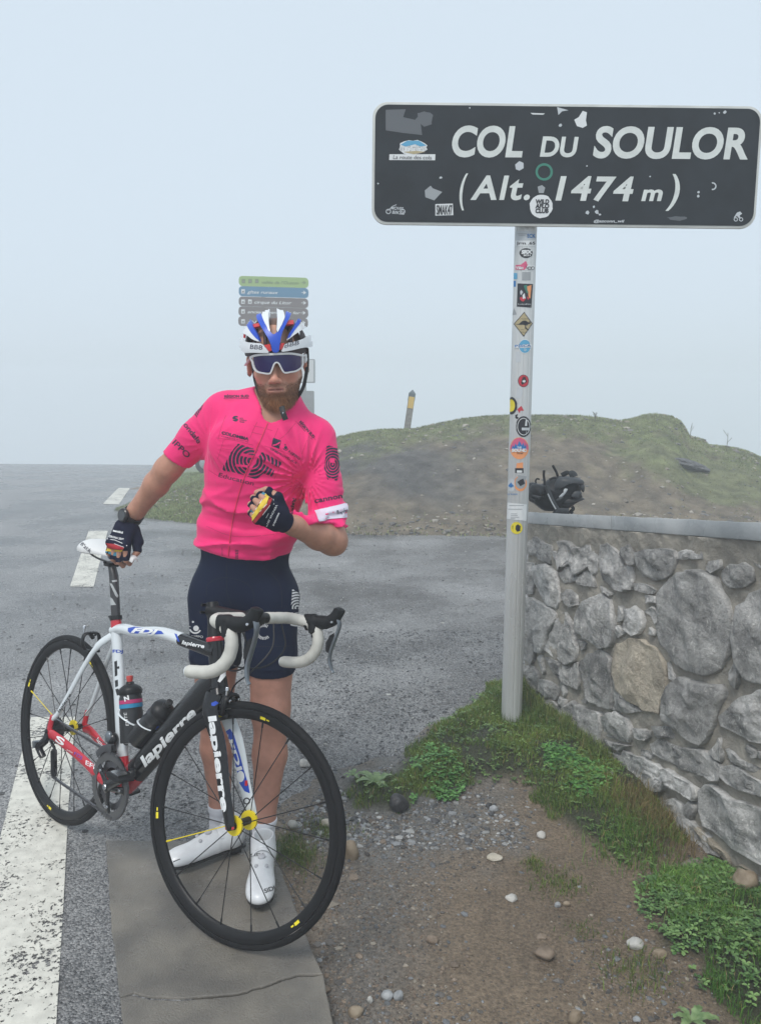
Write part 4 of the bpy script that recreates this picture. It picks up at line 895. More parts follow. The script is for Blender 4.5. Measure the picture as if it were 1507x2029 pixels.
# ---- wheels
def wheel(name, C, st, yellow_i, nsp, near_off, hubw, a0, stickers):
    f = (lambda P: steer(P)) if st else (lambda P: np.asarray(P, float))
    n = 96; an = np.arange(n)*2*PI/n; circ = lambda r, y=0: np.stack([C[0]+r*np.cos(an), 0*an+y, C[2]+r*np.sin(an)], 1)
    hub = MB()
    w = bike_part = None
    t = MB(); prof = [(-.0115, -.006), (-.0125, 0), (-.0105, .0065), (-.006, .0105), (0, .0122), (.006, .0105), (.0105, .0065), (.0125, 0), (.0115, -.006)]
    def ringprof(M_, prof, R0, close=True):
        V = []; F = []; m = len(prof)
        for a in an:
            for y, r in prof: V.append((C[0]+(R0+r)*math.cos(a), y, C[2]+(R0+r)*math.sin(a)))
        for i in range(n):
            j = (i+1) % n
            for k in range(m if close else m-1): l = (k+1) % m; F.append((i*m+k, i*m+l, j*m+l, j*m+k))
        M_.add(f(V), F)
    ringprof(t, prof, WR-.0122)
    hubb = MB(); hubb.lathe([(.011, -hubw+.012), (.011, hubw-.012)], (C[0], 0, C[2]), (0, 1, 0), 16); 
    for i in range(len(hubb.V)): hubb.V[i] = f(hubb.V[i])
    root = bb_(hubb, name, M_pblack)                                     # wheel part: the hub body carries tyre, rim, spokes, flanges
    bb_(t, 'tyre', M_rubber, root)
    r = MB(); ringprof(r, [(-.0105, -.002), (-.0112, -.012), (-.0095, -.024), (-.004, -.030), (.004, -.030), (.0095, -.024), (.0112, -.012), (.0105, -.002)], WR-.018); rim = bb_(r, 'rim', M_rim, root)
    for sgn, fy in ((-1, -near_off), (1, near_off if st else .028)):
        g = MB(); R = .027 if (st or sgn == 1) else .022; prof2 = []
        g.lathe([(.012, -.003), (R*.72, -.004), (R, -.0035), (R, .0035), (R*.72, .004), (.012, .003)], (C[0], fy, C[2]), (0, 1, 0), 28)
        g.V = [f(v) for v in g.V]; bb_(g, 'flange', M_hub, root)
    for k in range(nsp):
        side = -1 if k % 2 else 1; a = a0+2*PI*k/nsp; fy = side*(near_off if (st or side < 0) else .028)
        cross = 0 if (st or side > 0) else .35*(1 if (k//2) % 2 else -1)
        p = A(C[0]+.024*math.cos(a+cross*2.2), fy, C[2]+.024*math.sin(a+cross*2.2)); q = A(C[0]+(WR-.046)*math.cos(a), side*.003, C[2]+(WR-.046)*math.sin(a))
        b = MB(); b.tube(f([p, p+(q-p)*.93]), .0015, 6); b.tube(f([p+(q-p)*.93, q]), .0027, 6)
        bb_(b, 'spoke', M_hub if k == yellow_i else M_spoke, root)
    for a in stickers:
        for dr, wd, m in ((0, .016, M_fyel),):
            b = MB(); V = []; F = []
            for k in range(6):
                aa = math.radians(a)+k*.012
                for rr in (WR-.038, WR-.030): 
                    y = -(.0112-(.0017 if rr < WR-.033 else .0005))-.0012; V.append((C[0]+rr*math.cos(aa), y, C[2]+rr*math.sin(aa)))
                if k: F.append((2*k-2, 2*k-1, 2*k+1, 2*k))
            b.add(f(V), F); bb_(b, 'rim_sticker', m, root)
            b = MB(); V = []; F = []
            for k in range(4):
                aa = math.radians(a)-.045+k*.011
                for rr in (WR-.036, WR-.032):
                    y = -(.0112-(.0014 if rr < WR-.033 else .0005))-.0012; V.append((C[0]+rr*math.cos(aa), y, C[2]+rr*math.sin(aa)))
                if k: F.append((2*k-2, 2*k-1, 2*k+1, 2*k))
            b.add(f(V), F); bb_(b, 'rim_sticker', M_fyel, root)
    if not st:
        c = MB(); V = []
        for i, rr in enumerate(np.linspace(.048, .026, 10)):
            y = -.032-i*.0032; nt = 20; pr = []
            for k in range(nt*4):
                aa = 2*PI*k/(nt*4); pr.append((C[0]+(rr+(.0022 if k % 4 < 2 else -.0015))*math.cos(aa), C[2]+(rr+(.0022 if k % 4 < 2 else -.0015))*math.sin(aa)))
            V = [(x, y, z) for x, z in pr]+[(x, y-.0014, z) for x, z in pr]; nn_ = len(pr)
            c.add(V, [tuple(range(nn_)), tuple(range(nn_, 2*nn_))[::-1]]+[(k, (k+1) % nn_, nn_+(k+1) % nn_, nn_+k) for k in range(nn_)])
        c.lathe([(.018, -.064), (.018, -.03)], (C[0], 0, C[2]), (0, 1, 0), 16); bb_(c, 'cassette', M_dsteel, root, smooth=False)
    q = MB(); q.lathe([(.005, -hubw-.012), (.0085, -hubw-.010), (.0095, -hubw+.002), (.0095, -hubw+.010), (.006, -hubw+.012), (.006, hubw-.01), (.009, hubw-.008), (.009, hubw+.008)], (C[0], 0, C[2]), (0, 1, 0), 14)
    q.V = [f(v) for v in q.V]; bb_(q, 'skewer', M_pblack, root)
    return root
fw = wheel('front_wheel', FA, True, 12, 18, .034, .052, math.radians(-33), (190, 84, 112, 318))
rw = wheel('rear_wheel', RA, False, 9, 20, .022, .066, math.radians(4), (160, 262, 62))
# ---- frame
ht0, ht1 = onax(.682), onax(.808)
fr = MB(); fr.tube([ht0, ht0+(ht1-ht0)*.3, ht1], [(.030, .026), (.026, .022), (.024, .021)], 20)
frame = bb_(fr, 'frame', M_fblack, label='carbon frame, black head tube')
seat_top = BB+SX*.535; 
def T(pts, rad, name, mats, mi=0, up=(0, 1, 0), n=18, **k):
    b = MB(); b.tube(pts, rad, n, up=up, mi=mi, **k); return bb_(b, name, mats, frame)
def lerp(a, b, t): return a+(b-a)*t
# down tube (black, red heel at the bottom bracket), top tube, seat tube, stays
d0, d1 = ht0+A(-.012, 0, .02), BB+A(.012, 0, .002)
ts = [0, .12, .3, .6, .8, .86, 1]
down = T([lerp(d0, d1, t) for t in ts], [(.026, .046), (.029, .047), (.030, .046), (.031, .043), (.032, .041), (.033, .040), (.036, .038)], 'down_tube', [M_fblack, M_red], [0, 0, 0, 0, 0, 1, 1])
t0 = seat_top+A(.0, 0, -.028); t1 = onax(.785)
tp = smooth_curve([t0+A(-.005, 0, -.012), t0+A(.05, 0, .004), t0+A(.14, 0, .010), lerp(t0, t1, .5)+A(0, 0, .014), lerp(t0, t1, .75)+A(0, 0, .006), t1+A(.01, 0, -.004)], 5)
m_ = len(tp); mi = [0 if i < m_*.70 else 1 for i in range(m_-1)]+[1]
top = T(tp, [(.019+.006*i/m_, .016+.006*i/m_) for i in range(m_)], 'top_tube', [M_white, M_fblack], mi)
ts = [0, .16, .3, .55, .8, .93, 1]
seatt = T([lerp(BB, seat_top, t) for t in ts], [(.017, .024), (.0165, .024), (.0165, .025), (.0165, .026), (.0165, .024), (.017, .022), (.0168, .02)], 'seat_tube', [M_red, M_white], [0, 1, 1, 1, 1, 0, 0])
for s in (-1, 1):
    drop = RA+A(.004, s*.066, .0)
    T(smooth_curve([BB+A(-.02, s*.030, .0), BB+A(-.07, s*.040, .002), lerp(BB, RA, .5)+A(0, s*.05, .0), drop+A(.05, 0, -.004), drop+A(.006, 0, -.006)], 4), [(.011, .02)]*6+[(.009, .018)]*6+[(.007, .017)]*5, 'chainstay', [M_red])
    T(smooth_curve([seat_top+A(.0, s*.006, -.055), seat_top+A(-.045, s*.030, -.10), lerp(seat_top, drop, .42)+A(0, s*.014, 0), lerp(seat_top, drop, .8)+A(0, s*.006, 0), drop+A(.01, 0, .045)], 4), [(.0085, .013)]*5+[(.0075, .010)]*7+[(.0075, .009)]*5, 'seatstay', [M_white])
    T([drop+A(.014, 0, .06), drop+A(.006, 0, .025), drop+A(0, 0, 0), drop+A(.012, 0, -.012)], [(.0078, .0095), (.0075, .014), (.006, .017), (.006, .013)], 'dropout', [M_red])
b = MB(); b.lathe([(.021, -.045), (.0235, -.04), (.0235, .04), (.021, .045)], BB, (0, 1, 0), 20); bb_(b, 'bottom_bracket', M_red, frame)
b = MB(); b.lathe([(.0255, 0), (.0265, .004), (.0265, .009), (.0245, .013)], ht1+HX*.001, HX, 24); bb_(b, 'headset_ring', M_red, frame)
b = MB(); b.tube([seat_top-SX*.004, seat_top+SX*.010], [(.0195, .024)]*2, 20, up=(0, 1, 0)); b.lathe([(.004, -.011), (.004, .011)], seat_top+SX*.003+A(-.026, 0, 0), (0, 1, 0), 8); bb_(b, 'seat_clamp', M_pblack, frame)
# ---- fork (turned with the bars)
crown = ht0-HX*.004
def S_(*p): return steer(A(*p))[0]
fb = MB(); fb.tube(steer([crown, crown-HX*.018+HP*.004]), [(.027, .026), (.033, .027)], 18, up=(0, 1, 0)); fork = bb_(fb, 'fork', M_fblack)
blades = {}
for s, mm in ((-1, [M_fblack, M_red]), (1, [M_white, M_white])):
    p0 = crown-HX*.012+A(0, s*.022, 0); pe = FA+A(0, s*.053, 0)
    q = smooth_curve([p0, p0+A(.004, s*.012, -.05), lerp(p0, pe, .4)+A(-.0, s*.006, 0), lerp(p0, pe, .75)+A(-.004, s*.002, 0), lerp(p0, pe, .93), pe+A(0, 0, -.006)], 4)
    k = len(q); b = MB(); b.tube(steer(q), [(.011-.004*i/k, .030-.0165*i/k) for i in range(k)], 16, up=tuple(steer(A(0, 1, 0)+HB)[0]-HB), mi=[0 if i < k*.87 else 1 for i in range(k-1)]+[1]); blades[s] = bb_(b, 'fork_blade', mm, fork)
    
# ---- cockpit
st_top = .925; b = MB(); b.lathe([(.0225, .0), (.0195, .03), (.0185, .036), (.0185, st_top-.825), (.017, st_top-.822)], onax(.821), HX, 24)
b.V = [steer(v) for v in b.V]; steerer = bb_(b, 'headset_spacers', M_carbon)
SZ = .896; SL_ = .150; F1 = A(1, 0, .02)
s0, s1 = onax(SZ), onax(SZ)+F1*SL_
b = MB(); b.tube(steer([s0-A(.012, 0, 0), s0+A(.02, 0, 0), lerp(s0, s1, .5), s1-A(.012, 0, 0)]), [(.021, .022), (.017, .019), (.015, .016), (.017, .019)], 18, up=(0, 0, 1)); 
for dz in (-.010, .012): b.lathe([(.0045, -.024), (.0045, .024)], S_(*(s0+A(-.026, 0, dz))), steer(A(0, 1, 0)+HB)[0]-HB, 8)
stem = bb_(b, 'stem', M_carbon)
b = MB(); b.lathe([(.0245, -.024), (.0255, -.02), (.0255, .02), (.0245, .024)], S_(*s1), steer(A(0, 1, 0)+HB)[0]-HB, 24); bb_(b, 'stem_clamp', M_pblack, stem)
def barp(s): return [(0, 0, 0), (0, .06, 0), (.0, .12, 0), (.004, .165, .0), (.022, .196, -.002), (.055, .209, -.006), (.083, .212, -.022), (.096, .213, -.05), (.093, .214, -.083), (.074, .215, -.112), (.045, .217, -.13), (.010, .219, -.138), (-.026, .221, -.143)]
hb_root = None
b = MB(); b.tube(steer([s1+A(0, y, 0) for y in (-.075, -.03, .03, .075)]), [.0155, .0158, .0158, .0155], 18); hbar = bb_(b, 'handlebar', M_pblack)
for s in (-1, 1):
    P = smooth_curve([s1+A(x, s*y, z) for x, y, z in barp(s)][1:], 6); n_ = len(P)
    b = MB(); rad = [.0172+.0009*((i*.8) % 1.) for i in range(n_)]; rad[-1] = .015; b.tube(steer(P), rad, 18); bb_(b, 'bar_tape', M_tape, hbar)
    e = P[-1]; dr = P[-1]-P[-2]; dr /= np.linalg.norm(dr); b = MB(); b.lathe([(.0145, 0), (.014, .003), (.009, .005), (.0, .0055)], S_(*e), steer(dr+HB)[0]-HB, 16); bb_(b, 'bar_end_plug', M_white, hbar)
    # hood and brake lever
    h0 = s1+A(.052, s*.2105, .0)
    hp = [h0+A(*p) for p in ((-.006, 0, -.006), (.02, 0, .0), (.045, 0, .003), (.07, 0, .008), (.09, 0, .022), (.102, 0, .045), (.104, 0, .058))]
    b = MB(); b.tube(steer(smooth_curve(hp, 4)), [(.026, .019)]*2+[(.025, .0185)]*4+[(.021, .017)]*6+[(.019, .0165)]*6+[(.018, .016)]*5+[(.014, .012), (.006, .006)], 16, up=(0, 1, 0) if False else None); hood = bb_(b, 'brake_hood', M_hood, hbar)
    b = MB(); b.tube(steer(smooth_curve([h0+A(*p) for p in ((.02, 0, -.002), (.03, 0, -.03), (.034, 0, -.05))], 4)), [(.016, .022)]*5+[(.012, .012)]*3+[(.006, .006)], 14); bb_(b, 'hood_lower', M_hood, hbar)
    lv = smooth_curve([h0+A(*p) for p in ((.100, 0, .03), (.112, 0, .005), (.108, -s*.004, -.03), (.100, -s*.006, -.07), (.098, -s*.004, -.10), (.108, 0, -.128), (.116, 0, -.138))], 4); k = len(lv)
    b = MB(); b.tube(steer(lv), [(.0045, .012)]*5+[(.0045, .0095)]*(k-10)+[(.004, .007)]*5, 12, up=tuple(A(*(steer(A(1, 0, 0)+HB)[0]-HB)))); bb_(b, 'brake_lever', M_lever, hbar)
    b = MB(); pl = [(.100, -.02), (.106, -.05), (.098, -.085), (.082, -.078), (.078, -.055), (.088, -.03)]
    V = [h0+A(x, -s*.006+dy, z) for dy in (-.002, .002) for x, z in pl]; m6 = len(pl)
    b.add(steer(V), [tuple(range(m6))[::-1], tuple(range(m6, 2*m6))]+[(i, (i+1) % m6, m6+(i+1) % m6, m6+i) for i in range(m6)]); bb_(b, 'shift_paddle', M_pblack, hbar, smooth=False)
    b = MB(); b.lathe([(.0045, 0), (.0035, .002), (0, .0022)], S_(*(h0+A(.092, -.0165, .012))), steer(A(0, -1, 0)+HB)[0]-HB, 10); bb_(b, 'lever_pin', M_steel, hbar)
# cable housings looping from the bars
for pts in ([(.03, -.10, -.012), (.05, -.08, -.07), (.03, -.05, -.13), (-.03, -.03, -.155), (-.09, -.01, -.14), (-.115, .0, -.12)], [(.03, .10, -.012), (.055, .10, -.08), (.03, .06, -.135), (-.03, .02, -.15), (-.09, .01, -.14)], [(.03, .06, -.012), (.05, .04, -.08), (.02, .0, -.15), (-.03, .0, -.20), (-.042, .0, -.25)]):
    b = MB(); b.tube(steer(smooth_curve([s1+A(*p) for p in pts], 6)), .0024, 8); bb_(b, 'cable', M_pblack)
# ---- brakes
def caliper(C, fwd, st, name):
    f = steer if st else (lambda P: np.atleast_2d(np.asarray(P, float)))
    b = MB()
    for s in (-1, 1): b.tube(f(smooth_curve([C+fwd*.012+A(0, -s*.006, .012), C+fwd*.016+A(0, s*.024, .006), C+fwd*.014+A(0, s*.032, -.02), C+fwd*.010+A(0, s*.022, -.044)], 4)), [(.005, .009)]*13, 10)
    b.lathe([(.007, 0), (.007, .024), (.004, .028)], f(C+A(0, 0, 0))[0], (f(fwd+C)[0]-f(C)[0]), 12)
    o = bb_(b, name, M_pblack)
    for s in (-1, 1):
        b = MB(); b.lathe([(.0055, 0), (.0055, .003), (.003, .005)], f(C+fwd*.026+A(0, s*.020, -.004))[0], (f(fwd+C)[0]-f(C)[0]), 10); bb_(b, 'bolt', M_steel, o)
        b = MB(); b.box((0, 0, 0), (.045, .009, .010)); b.V = [f(v+C+fwd*.006+A(0, s*.0175, -.046)) for v in b.V]; bb_(b, 'brake_pad', M_pblack, o, smooth=False)
    b = MB(); b.lathe([(.004, 0), (.004, .012), (.0055, .013), (.0055, .022), (.004, .024)], f(C+fwd*.018+A(0, -.028, .012))[0], A(0, 0, 1), 10); bb_(b, 'barrel_adjuster', M_steel, o)
    return o
caliper(crown-HX*.012+A(.03, 0, -.006), A(1, 0, 0), True, 'front_brake'); caliper(A(.115, 0, .686), A(-.75, 0, .3)*1.1, False, 'rear_brake')
# ---- cranks, chain, gears
CY = -.0435
def disc_teeth(R, nt, y, th, holes, m, name, parent):
    b = MB(); n = nt*4; out = []; inn = []
    for k in range(n):
        a = 2*PI*k/n; r = R+(.0035 if k % 4 in (1, 2) else -.001); out.append((BB[0]+r*math.cos(a), BB[2]+r*math.sin(a))); inn.append((BB[0]+holes*math.cos(a), BB[2]+holes*math.sin(a)))
    V = [(x, y, z) for x, z in out]+[(x, y, z) for x, z in inn]+[(x, y-th, z) for x, z in out]+[(x, y-th, z) for x, z in inn]; F = []
    for k in range(n):
        l = (k+1) % n; F += [(k, l, n+l, n+k), (2*n+k, 3*n+k, 3*n+l, 2*n+l), (k, 2*n+k, 2*n+l, l), (n+k, n+l, 3*n+l, 3*n+k)]
    b.add(V, F); return bb_(b, name, m, parent, smooth=False)
CA = math.radians(32)                                      # crank angle: arm forwards and up
cd = A(math.cos(CA), 0, math.sin(CA))
b = MB(); b.lathe([(.016, -.048), (.019, -.052), (.019, -.066), (.012, -.07)], BB, (0, 1, 0), 20)
b.tube([BB+A(0, -.062, 0), BB+cd*.05+A(0, -.064, 0), BB+cd*.12+A(0, -.068, 0), BB+cd*.172+A(0, -.071, 0)], [(.008, .018), (.0075, .015), (.007, .013), (.007, .0125)], 16, up=(0, 1, 0))
b.lathe([(.0125, -.065), (.0135, -.068), (.0135, -.076), (.012, -.078)], BB+cd*.172, (0, 1, 0), 16)
crank = bb_(b, 'crankset', M_fblack)
b = MB(); b.tube([BB+A(0, .058, 0), BB-cd*.12+A(0, .064, 0), BB-cd*.172+A(0, .069, 0)], [(.008, .017), (.007, .013), (.007, .0125)], 16, up=(0, 1, 0)); bb_(b, 'crank_arm', M_fblack, crank)
M_ring = mat('chainring_grey', (.13, .13, .13), .4, metal=.6)
disc_teeth(.104, 50, CY-.006, .0035, .080, M_ring, 'chainring', crank); disc_teeth(.074, 34, CY+.004, .003, .056, M_dsteel, 'chainring', crank)
for k, a in enumerate((CA+.45, CA-.45, CA+2.05, CA-2.05)):
    e = A(math.cos(a), 0, math.sin(a)); b = MB(); b.tube([BB+e*.008+A(0, -.058, 0), BB+e*.05+A(0, -.056, 0), BB+e*.084+A(0, CY-.008, 0)], [(.004, .015), (.004, .009), (.004, .014)], 14, up=(0, 1, 0)); bb_(b, 'spider_arm', M_fblack, crank)
    b = MB(); b.lathe([(.006, 0), (.005, -.002)], BB+e*.066+A(0, -.0575, 0), (0, 1, 0), 10); bb_(b, 'chainring_bolt', M_steel, crank)
b = MB(); b.lathe([(.010, -.0705), (.008, -.073), (0, -.0735)], BB, (0, 1, 0), 14); bb_(b, 'axle_cap', M_steel, crank)
def pedal(C, s):
    b = MB(); y = lambda d: s*d
    b.lathe([(.008, y(.0)), (.0075, y(.02))], C, (0, 1, 0), 12)
    P = [(-.045, -.006), (-.03, -.011), (.02, -.012), (.052, -.004), (.05, .005), (.02, .010), (-.03, .010), (-.046, .004)]
    V = [C+A(px_, y(d), pz) for d in (.016, .062) for px_, pz in [(q[0]*(1 if d < .05 else .8), q[1]) for q in P]]; n8 = len(P)
    b.add(V, [tuple(range(n8)), tuple(range(n8, 2*n8))[::-1]]+[(i, (i+1) % n8, n8+(i+1) % n8, n8+i) for i in range(n8)]); o = bb_(b, 'pedal', M_pblack, crank, smooth=True, bevel=.002)
    return o
pn, pf = BB+cd*.172+A(0, -.078, 0), BB-cd*.172+A(0, .078, 0)
for C, s in ((pn, -1), (pf, 1)):
    pedal(C, s)
    b = MB(); b.box(C+A(.006, s*.042, .0115), (.045, .034, .003)); bb_(b, 'pedal_plate', M_steel, crank, smooth=False)
    b = MB(); b.lathe([(.008, 0), (.0085, -.004*1), (.004, -.006)], C+A(0, -s*.0*.1, 0)+A(0, (.0 if s < 0 else 0), 0), (0, 1, 0), 12); bb_(b, 'pedal_axle', M_steel, crank)
# rear derailleur
rd0 = RA+A(.006, -.078, -.03)
b = MB(); b.tube(smooth_curve([RA+A(.004, -.07, -.008), rd0, rd0+A(-.02, -.008, -.028), rd0+A(.006, -.004, -.055)], 4), [(.010, .012)]*4+[(.012, .015)]*5+[(.010, .012)]*4, 12); rd = bb_(b, 'rear_derailleur', M_fblack)
b = MB(); b.tube([rd0+A(-.026, -.017, -.006), rd0+A(-.03, -.018, -.03)], [(.006, .016), (.004, .010)], 10); bb_(b, 'derailleur_cover', M_lever, rd)
j1, j2 = rd0+A(.018, .028, -.046), rd0+A(.034, .028, -.108)
for dy in (-.006, .006):
    b = MB(); b.tube([j1+A(-.006, dy, .010), j1+A(0, dy, 0), j2+A(0, dy, 0), j2+A(.004, dy, -.012)], [(.0012, .008), (.0012, .012), (.0012, .012), (.0012, .006)], 10, up=(0, 1, 0)); bb_(b, 'cage_plate', M_pblack, rd)
for j in (j1, j2):
    b = MB(); b.lathe([(.0175, -.002), (.0175, .002)], j, (0, 1, 0), 11); bb_(b, 'jockey_wheel', M_dsteel, rd, smooth=False)
# front derailleur
b = MB(); q = BB+A(-.046, -.030, .135); b.ell(q, (.022, .018, .024)); b.tube([q+A(.0, .0, -.015), q+A(.02, -.006, -.035)], .010, 10); fd = bb_(b, 'front_derailleur', M_fblack)
b = MB(); b.ell(q+A(-.006, -.012, .008), (.017, .010, .020)); bb_(b, 'derailleur_cover', M_lever, fd)
for dy in (-.012, .0):
    b = MB(); b.tube(smooth_curve([BB+A(-.085, CY-.003+dy, .078), BB+A(-.05, CY-.003+dy, .108), BB+A(-.005, CY-.003+dy, .122)], 4), [(.001, .011)]*9, 8, up=(0, 1, 0)); bb_(b, 'cage_plate', M_dsteel, fd)
# chain: one band of links
def chain():
    R1, R2 = .104, .042; y0, y1 = CY-.008, -.047
    up_ = [A(BB[0]+R1*math.cos(a), y0, BB[2]+R1*math.sin(a)) for a in np.arange(-1.15, 1.75, .08)]
    topr = [A(R2*math.cos(a), y1, WR+R2*math.sin(a)) for a in np.arange(1.62, 4.2, .16)]
    low = [j1+A(.008, .0, .017), j1+A(.0175, .0, .0), lerp(j1, j2, .5)+A(-.002, 0, 0), j2+A(-.0175, 0, 0), j2+A(-.01, .0, -.015), j2+A(.004, .0, -.0175)]
    P = up_+topr+low+[up_[0]]; P = np.array(P); L = np.r_[0, np.cumsum(np.linalg.norm(np.diff(P, axis=0), axis=1))]; n = int(L[-1]/.0127); b = MB()
    tt = np.linspace(0, L[-1], n+1); Q = np.stack([np.interp(tt, L, P[:, i]) for i in range(3)], 1)
    for i in range(n):
        a, c = Q[i], Q[i+1]; w = .0036 if i % 2 else .0026; x = (c-a)/np.linalg.norm(c-a); z = np.cross(x, A(0, 1, 0)); z /= np.linalg.norm(z); y = np.cross(z, x)
        b.box((a+c)/2, (.0155, w*2, .0075), M=np.stack([x, y, z], 1))
    o = bb_(b, 'chain', M_dsteel, smooth=False); o['kind'] = 'stuff'
chain()
# ---- saddle and post
sp_top = BB+SX*.70
M_sp = mat('seatpost_grey', (.035, .035, .037), .3)
b = MB(); b.tube([seat_top-SX*.02, BB+SX*.62, sp_top-SX*.02, sp_top+A(-.012, 0, .012)], [(.0145, .0175)]*2+[(.0155, .0165), (.014, .012)], 18, up=(0, 1, 0)); spost = bb_(b, 'seatpost', M_sp)
SC = sp_top+A(-.018, 0, .022)
b = MB(); b.box(SC+A(0, 0, -.002), (.034, .04, .016)); b.lathe([(.005, -.03), (.005, .03)], SC+A(0, 0, .004), (0, 1, 0), 8); bb_(b, 'seat_clamp', M_pblack, spost, bevel=.002)
SR = SC+A(0, 0, .034)                                      # saddle reference: middle of the rails
for s in (-1, 1):
    b = MB(); b.tube(smooth_curve([SR+A(-.10, s*.045, .0), SR+A(-.06, s*.024, -.022), SR+A(.03, s*.021, -.026), SR+A(.09, s*.014, -.006), SR+A(.12, s*.006, .006)], 5), .0035, 8); rail = bb_(b, 'saddle_rail', M_dsteel, spost)
prof = [(-.140, .048, .026, -.003), (-.130, .062, .034, 0), (-.10, .070, .042, .002), (-.07, .066, .036, .0), (-.03, .046, .022, -.004), (.01, .030, .013, -.007), (.06, .0225, .012, -.006), (.10, .0205, .012, -.005), (.13, .018, .012, -.008), (.142, .010, .008, -.014)]
V = []; F = []; ns_ = 20
pr = smooth_curve(prof, 3)
for x, w, h, dz in pr:
    for k in range(ns_):
        a = 2*PI*k/ns_; cx_, cz_ = math.cos(a), math.sin(a); yy = w*np.sign(cx_)*abs(cx_)**.8; zz = (h*.62*cz_ if cz_ > 0 else h*1.0*cz_*(.35+.65*abs(cx_)**2))-.010*abs(cx_)**2.5
        V.append(SR+A(x, yy, zz+dz+.012))
np_ = len(pr)
for i in range(np_-1):
    for k in range(ns_): F.append((i*ns_+k, i*ns_+(k+1) % ns_, (i+1)*ns_+(k+1) % ns_, (i+1)*ns_+k))
F += [tuple(range(ns_))[::-1], tuple((np_-1)*ns_+k for k in range(ns_))]
b = MB(); b.add(V, F); saddle = bb_(b, 'saddle', mat('saddle_white', (.68, .68, .67), .4), None, smooth=True)
# ---- bottle cages belong to the bicycle, the bottles are things of their own
def bottle(base, ax, side, label, band, cap_m, name='water_bottle'):
    base = np.asarray(base, float); ax = np.asarray(ax, float)/np.linalg.norm(ax); W0_ = bw(base[None])[0]
    o = thing(name, label, 'bottle', tuple(W0_)); wa = ax @ MBn.T
    M_bt = mat('bottle_black', (.014, .015, .017), .3)
    b = MB(); b.lathe([(.030, 0), (.0365, .004), (.0368, .09), (.0350, .096), (.0350, .108), (.0368, .114), (.0368, .135), (.034, .143), (.0335, .148)], W0_, wa, 32); body = b.build('body', M_bt, o)
    b = MB(); b.lathe([(.036, .146), (.0372, .148), (.0372, .160), (.034, .168), (.022, .176), (.014, .180), (.0125, .186), (.011, .187)], W0_, wa, 32); cap_ = b.build('lid', M_pblack, o)
    b = MB(); b.lathe([(.0085, .186), (.0095, .190), (.011, .200), (.0105, .206), (.004, .207), (.004, .204), (0, .204)], W0_, wa, 20); b.build('nozzle', cap_m, o)
    for z0, z1, m in band: b = MB(); b.lathe([(.0372, z0), (.0372, z1)], W0_, wa, 32); b.F = [f for f in b.F if len(f) == 4]; b.MI = [0]*len(b.F); b.build('band', m, o)
    u_, w_ = A(0, 1, 0), np.cross(ax, A(0, 1, 0)); w_ *= side
    M_cage = mat('cage_black', (.01, .01, .011), .25); V = []; F = []; nb_, nz = 22, 10
    # cup-like cage: high on the flanks, open in front
    b = MB()
    for j in range(nz+1):
        for k in range(nb_+1):
            a = -2.5+5.0*k/nb_; tz = -.004+(j/nz)*(.052+.055*abs(math.sin(a*.5+.0))**1.5*(1 if abs(a) > .9 else abs(a)/.9))
            V.append(base+ax*tz+(w_*math.cos(a)*-1+u_*math.sin(a))*.0395)
    for j in range(nz):
        for k in range(nb_): F.append((j*(nb_+1)+k, j*(nb_+1)+k+1, (j+1)*(nb_+1)+k+1, (j+1)*(nb_+1)+k))
    b.add(V, F); b.lathe([(.0, -.006), (.039, -.005), (.039, .0)], base, ax, 24); cg = bb_(b, 'bottle_cage', M_cage)
    b = MB(); b.tube([V[nz*(nb_+1)+k]-(ax*.001) for k in range(nb_+1)], [(.0022, .0035)]*(nb_+1), 8); bb_(b, 'cage_edge', M_white, cg)
    return body, cap_, cg
sb = BB+SX*.135+A(math.sin(SA), 0, math.cos(SA))*.065
B1 = bottle(sb, SX, 1, 'upright black water bottle with pink and blue band and red nozzle on the seat tube', [(.118, .130, mat('band_pink', (.45, .03, .14), .4)), (.104, .117, mat('band_blue', (.02, .22, .4), .4))], mat('nozzle_red', (.5, .05, .04), .4))
dd = (d0-d1)/np.linalg.norm(d0-d1); dn = np.cross(dd, A(0, 1, 0)); dn *= np.sign(dn[2])
B2 = bottle(d1+dd*.155+dn*.076, dd, -1, 'tilted plain black water bottle on the down tube', [], mat('nozzle_grey', (.03, .03, .03), .5))
# ---- lettering and paint on the frame, laid on the tubes as seen on its drive side
bd, bt, bs_ = bvh_of([down]), bvh_of([top]), bvh_of([seatt])
bfl, bfr = bvh_of([blades[-1]]), bvh_of([blades[1]])
def on(bv, VF, m, off=.0007, name='lettering', **k): return project(name, VF, bv, m, bike, off=off, **k)
def tx(bv, body, O, ex, ey, m=M_fwhite, bold=.03, shear=.0, cell=2.5, **k): return on(bv, text_px(body, O, ex, ey, bold, shear, cell), m, **k)

Z1 = lambda x, y: (20+x/3.7675, 1200+y/3.7675)
Z2 = lambda x, y: (280+x/3.588, 1360+y/3.588)
Z3 = lambda x, y: (130+x/5.581, 1000+y/5.581)
Z4 = lambda x, y: (340+x/4.186, 1080+y/4.186)
def v2(a, b): return (b[0]-a[0], b[1]-a[1])
def FPb(f, P, cell=3): return flat_poly([[f(*p) for p in P]], cell)
M_dblk = mat('decal_black', (.012, .012, .014), .3)
tx(bd, 'lapierre', Z1(1008, 1205), v2(Z1(1008, 1205), Z1(1392, 812)), (-9.5, -19), bold=.035, shear=.0)
bh = bvh_of([frame]); on(bh, FPb(Z4, [(335,1050),(440,1000),(462,1012),(466,1062),(402,1140),(383,1130),(412,1066),(385,1060),(345,1062)]), M_fwhite, name='emblem')
tx(bh, 'lapi', Z4(358, 1262), v2(Z4(358, 1262), Z4(462, 1250)), (0, -7))
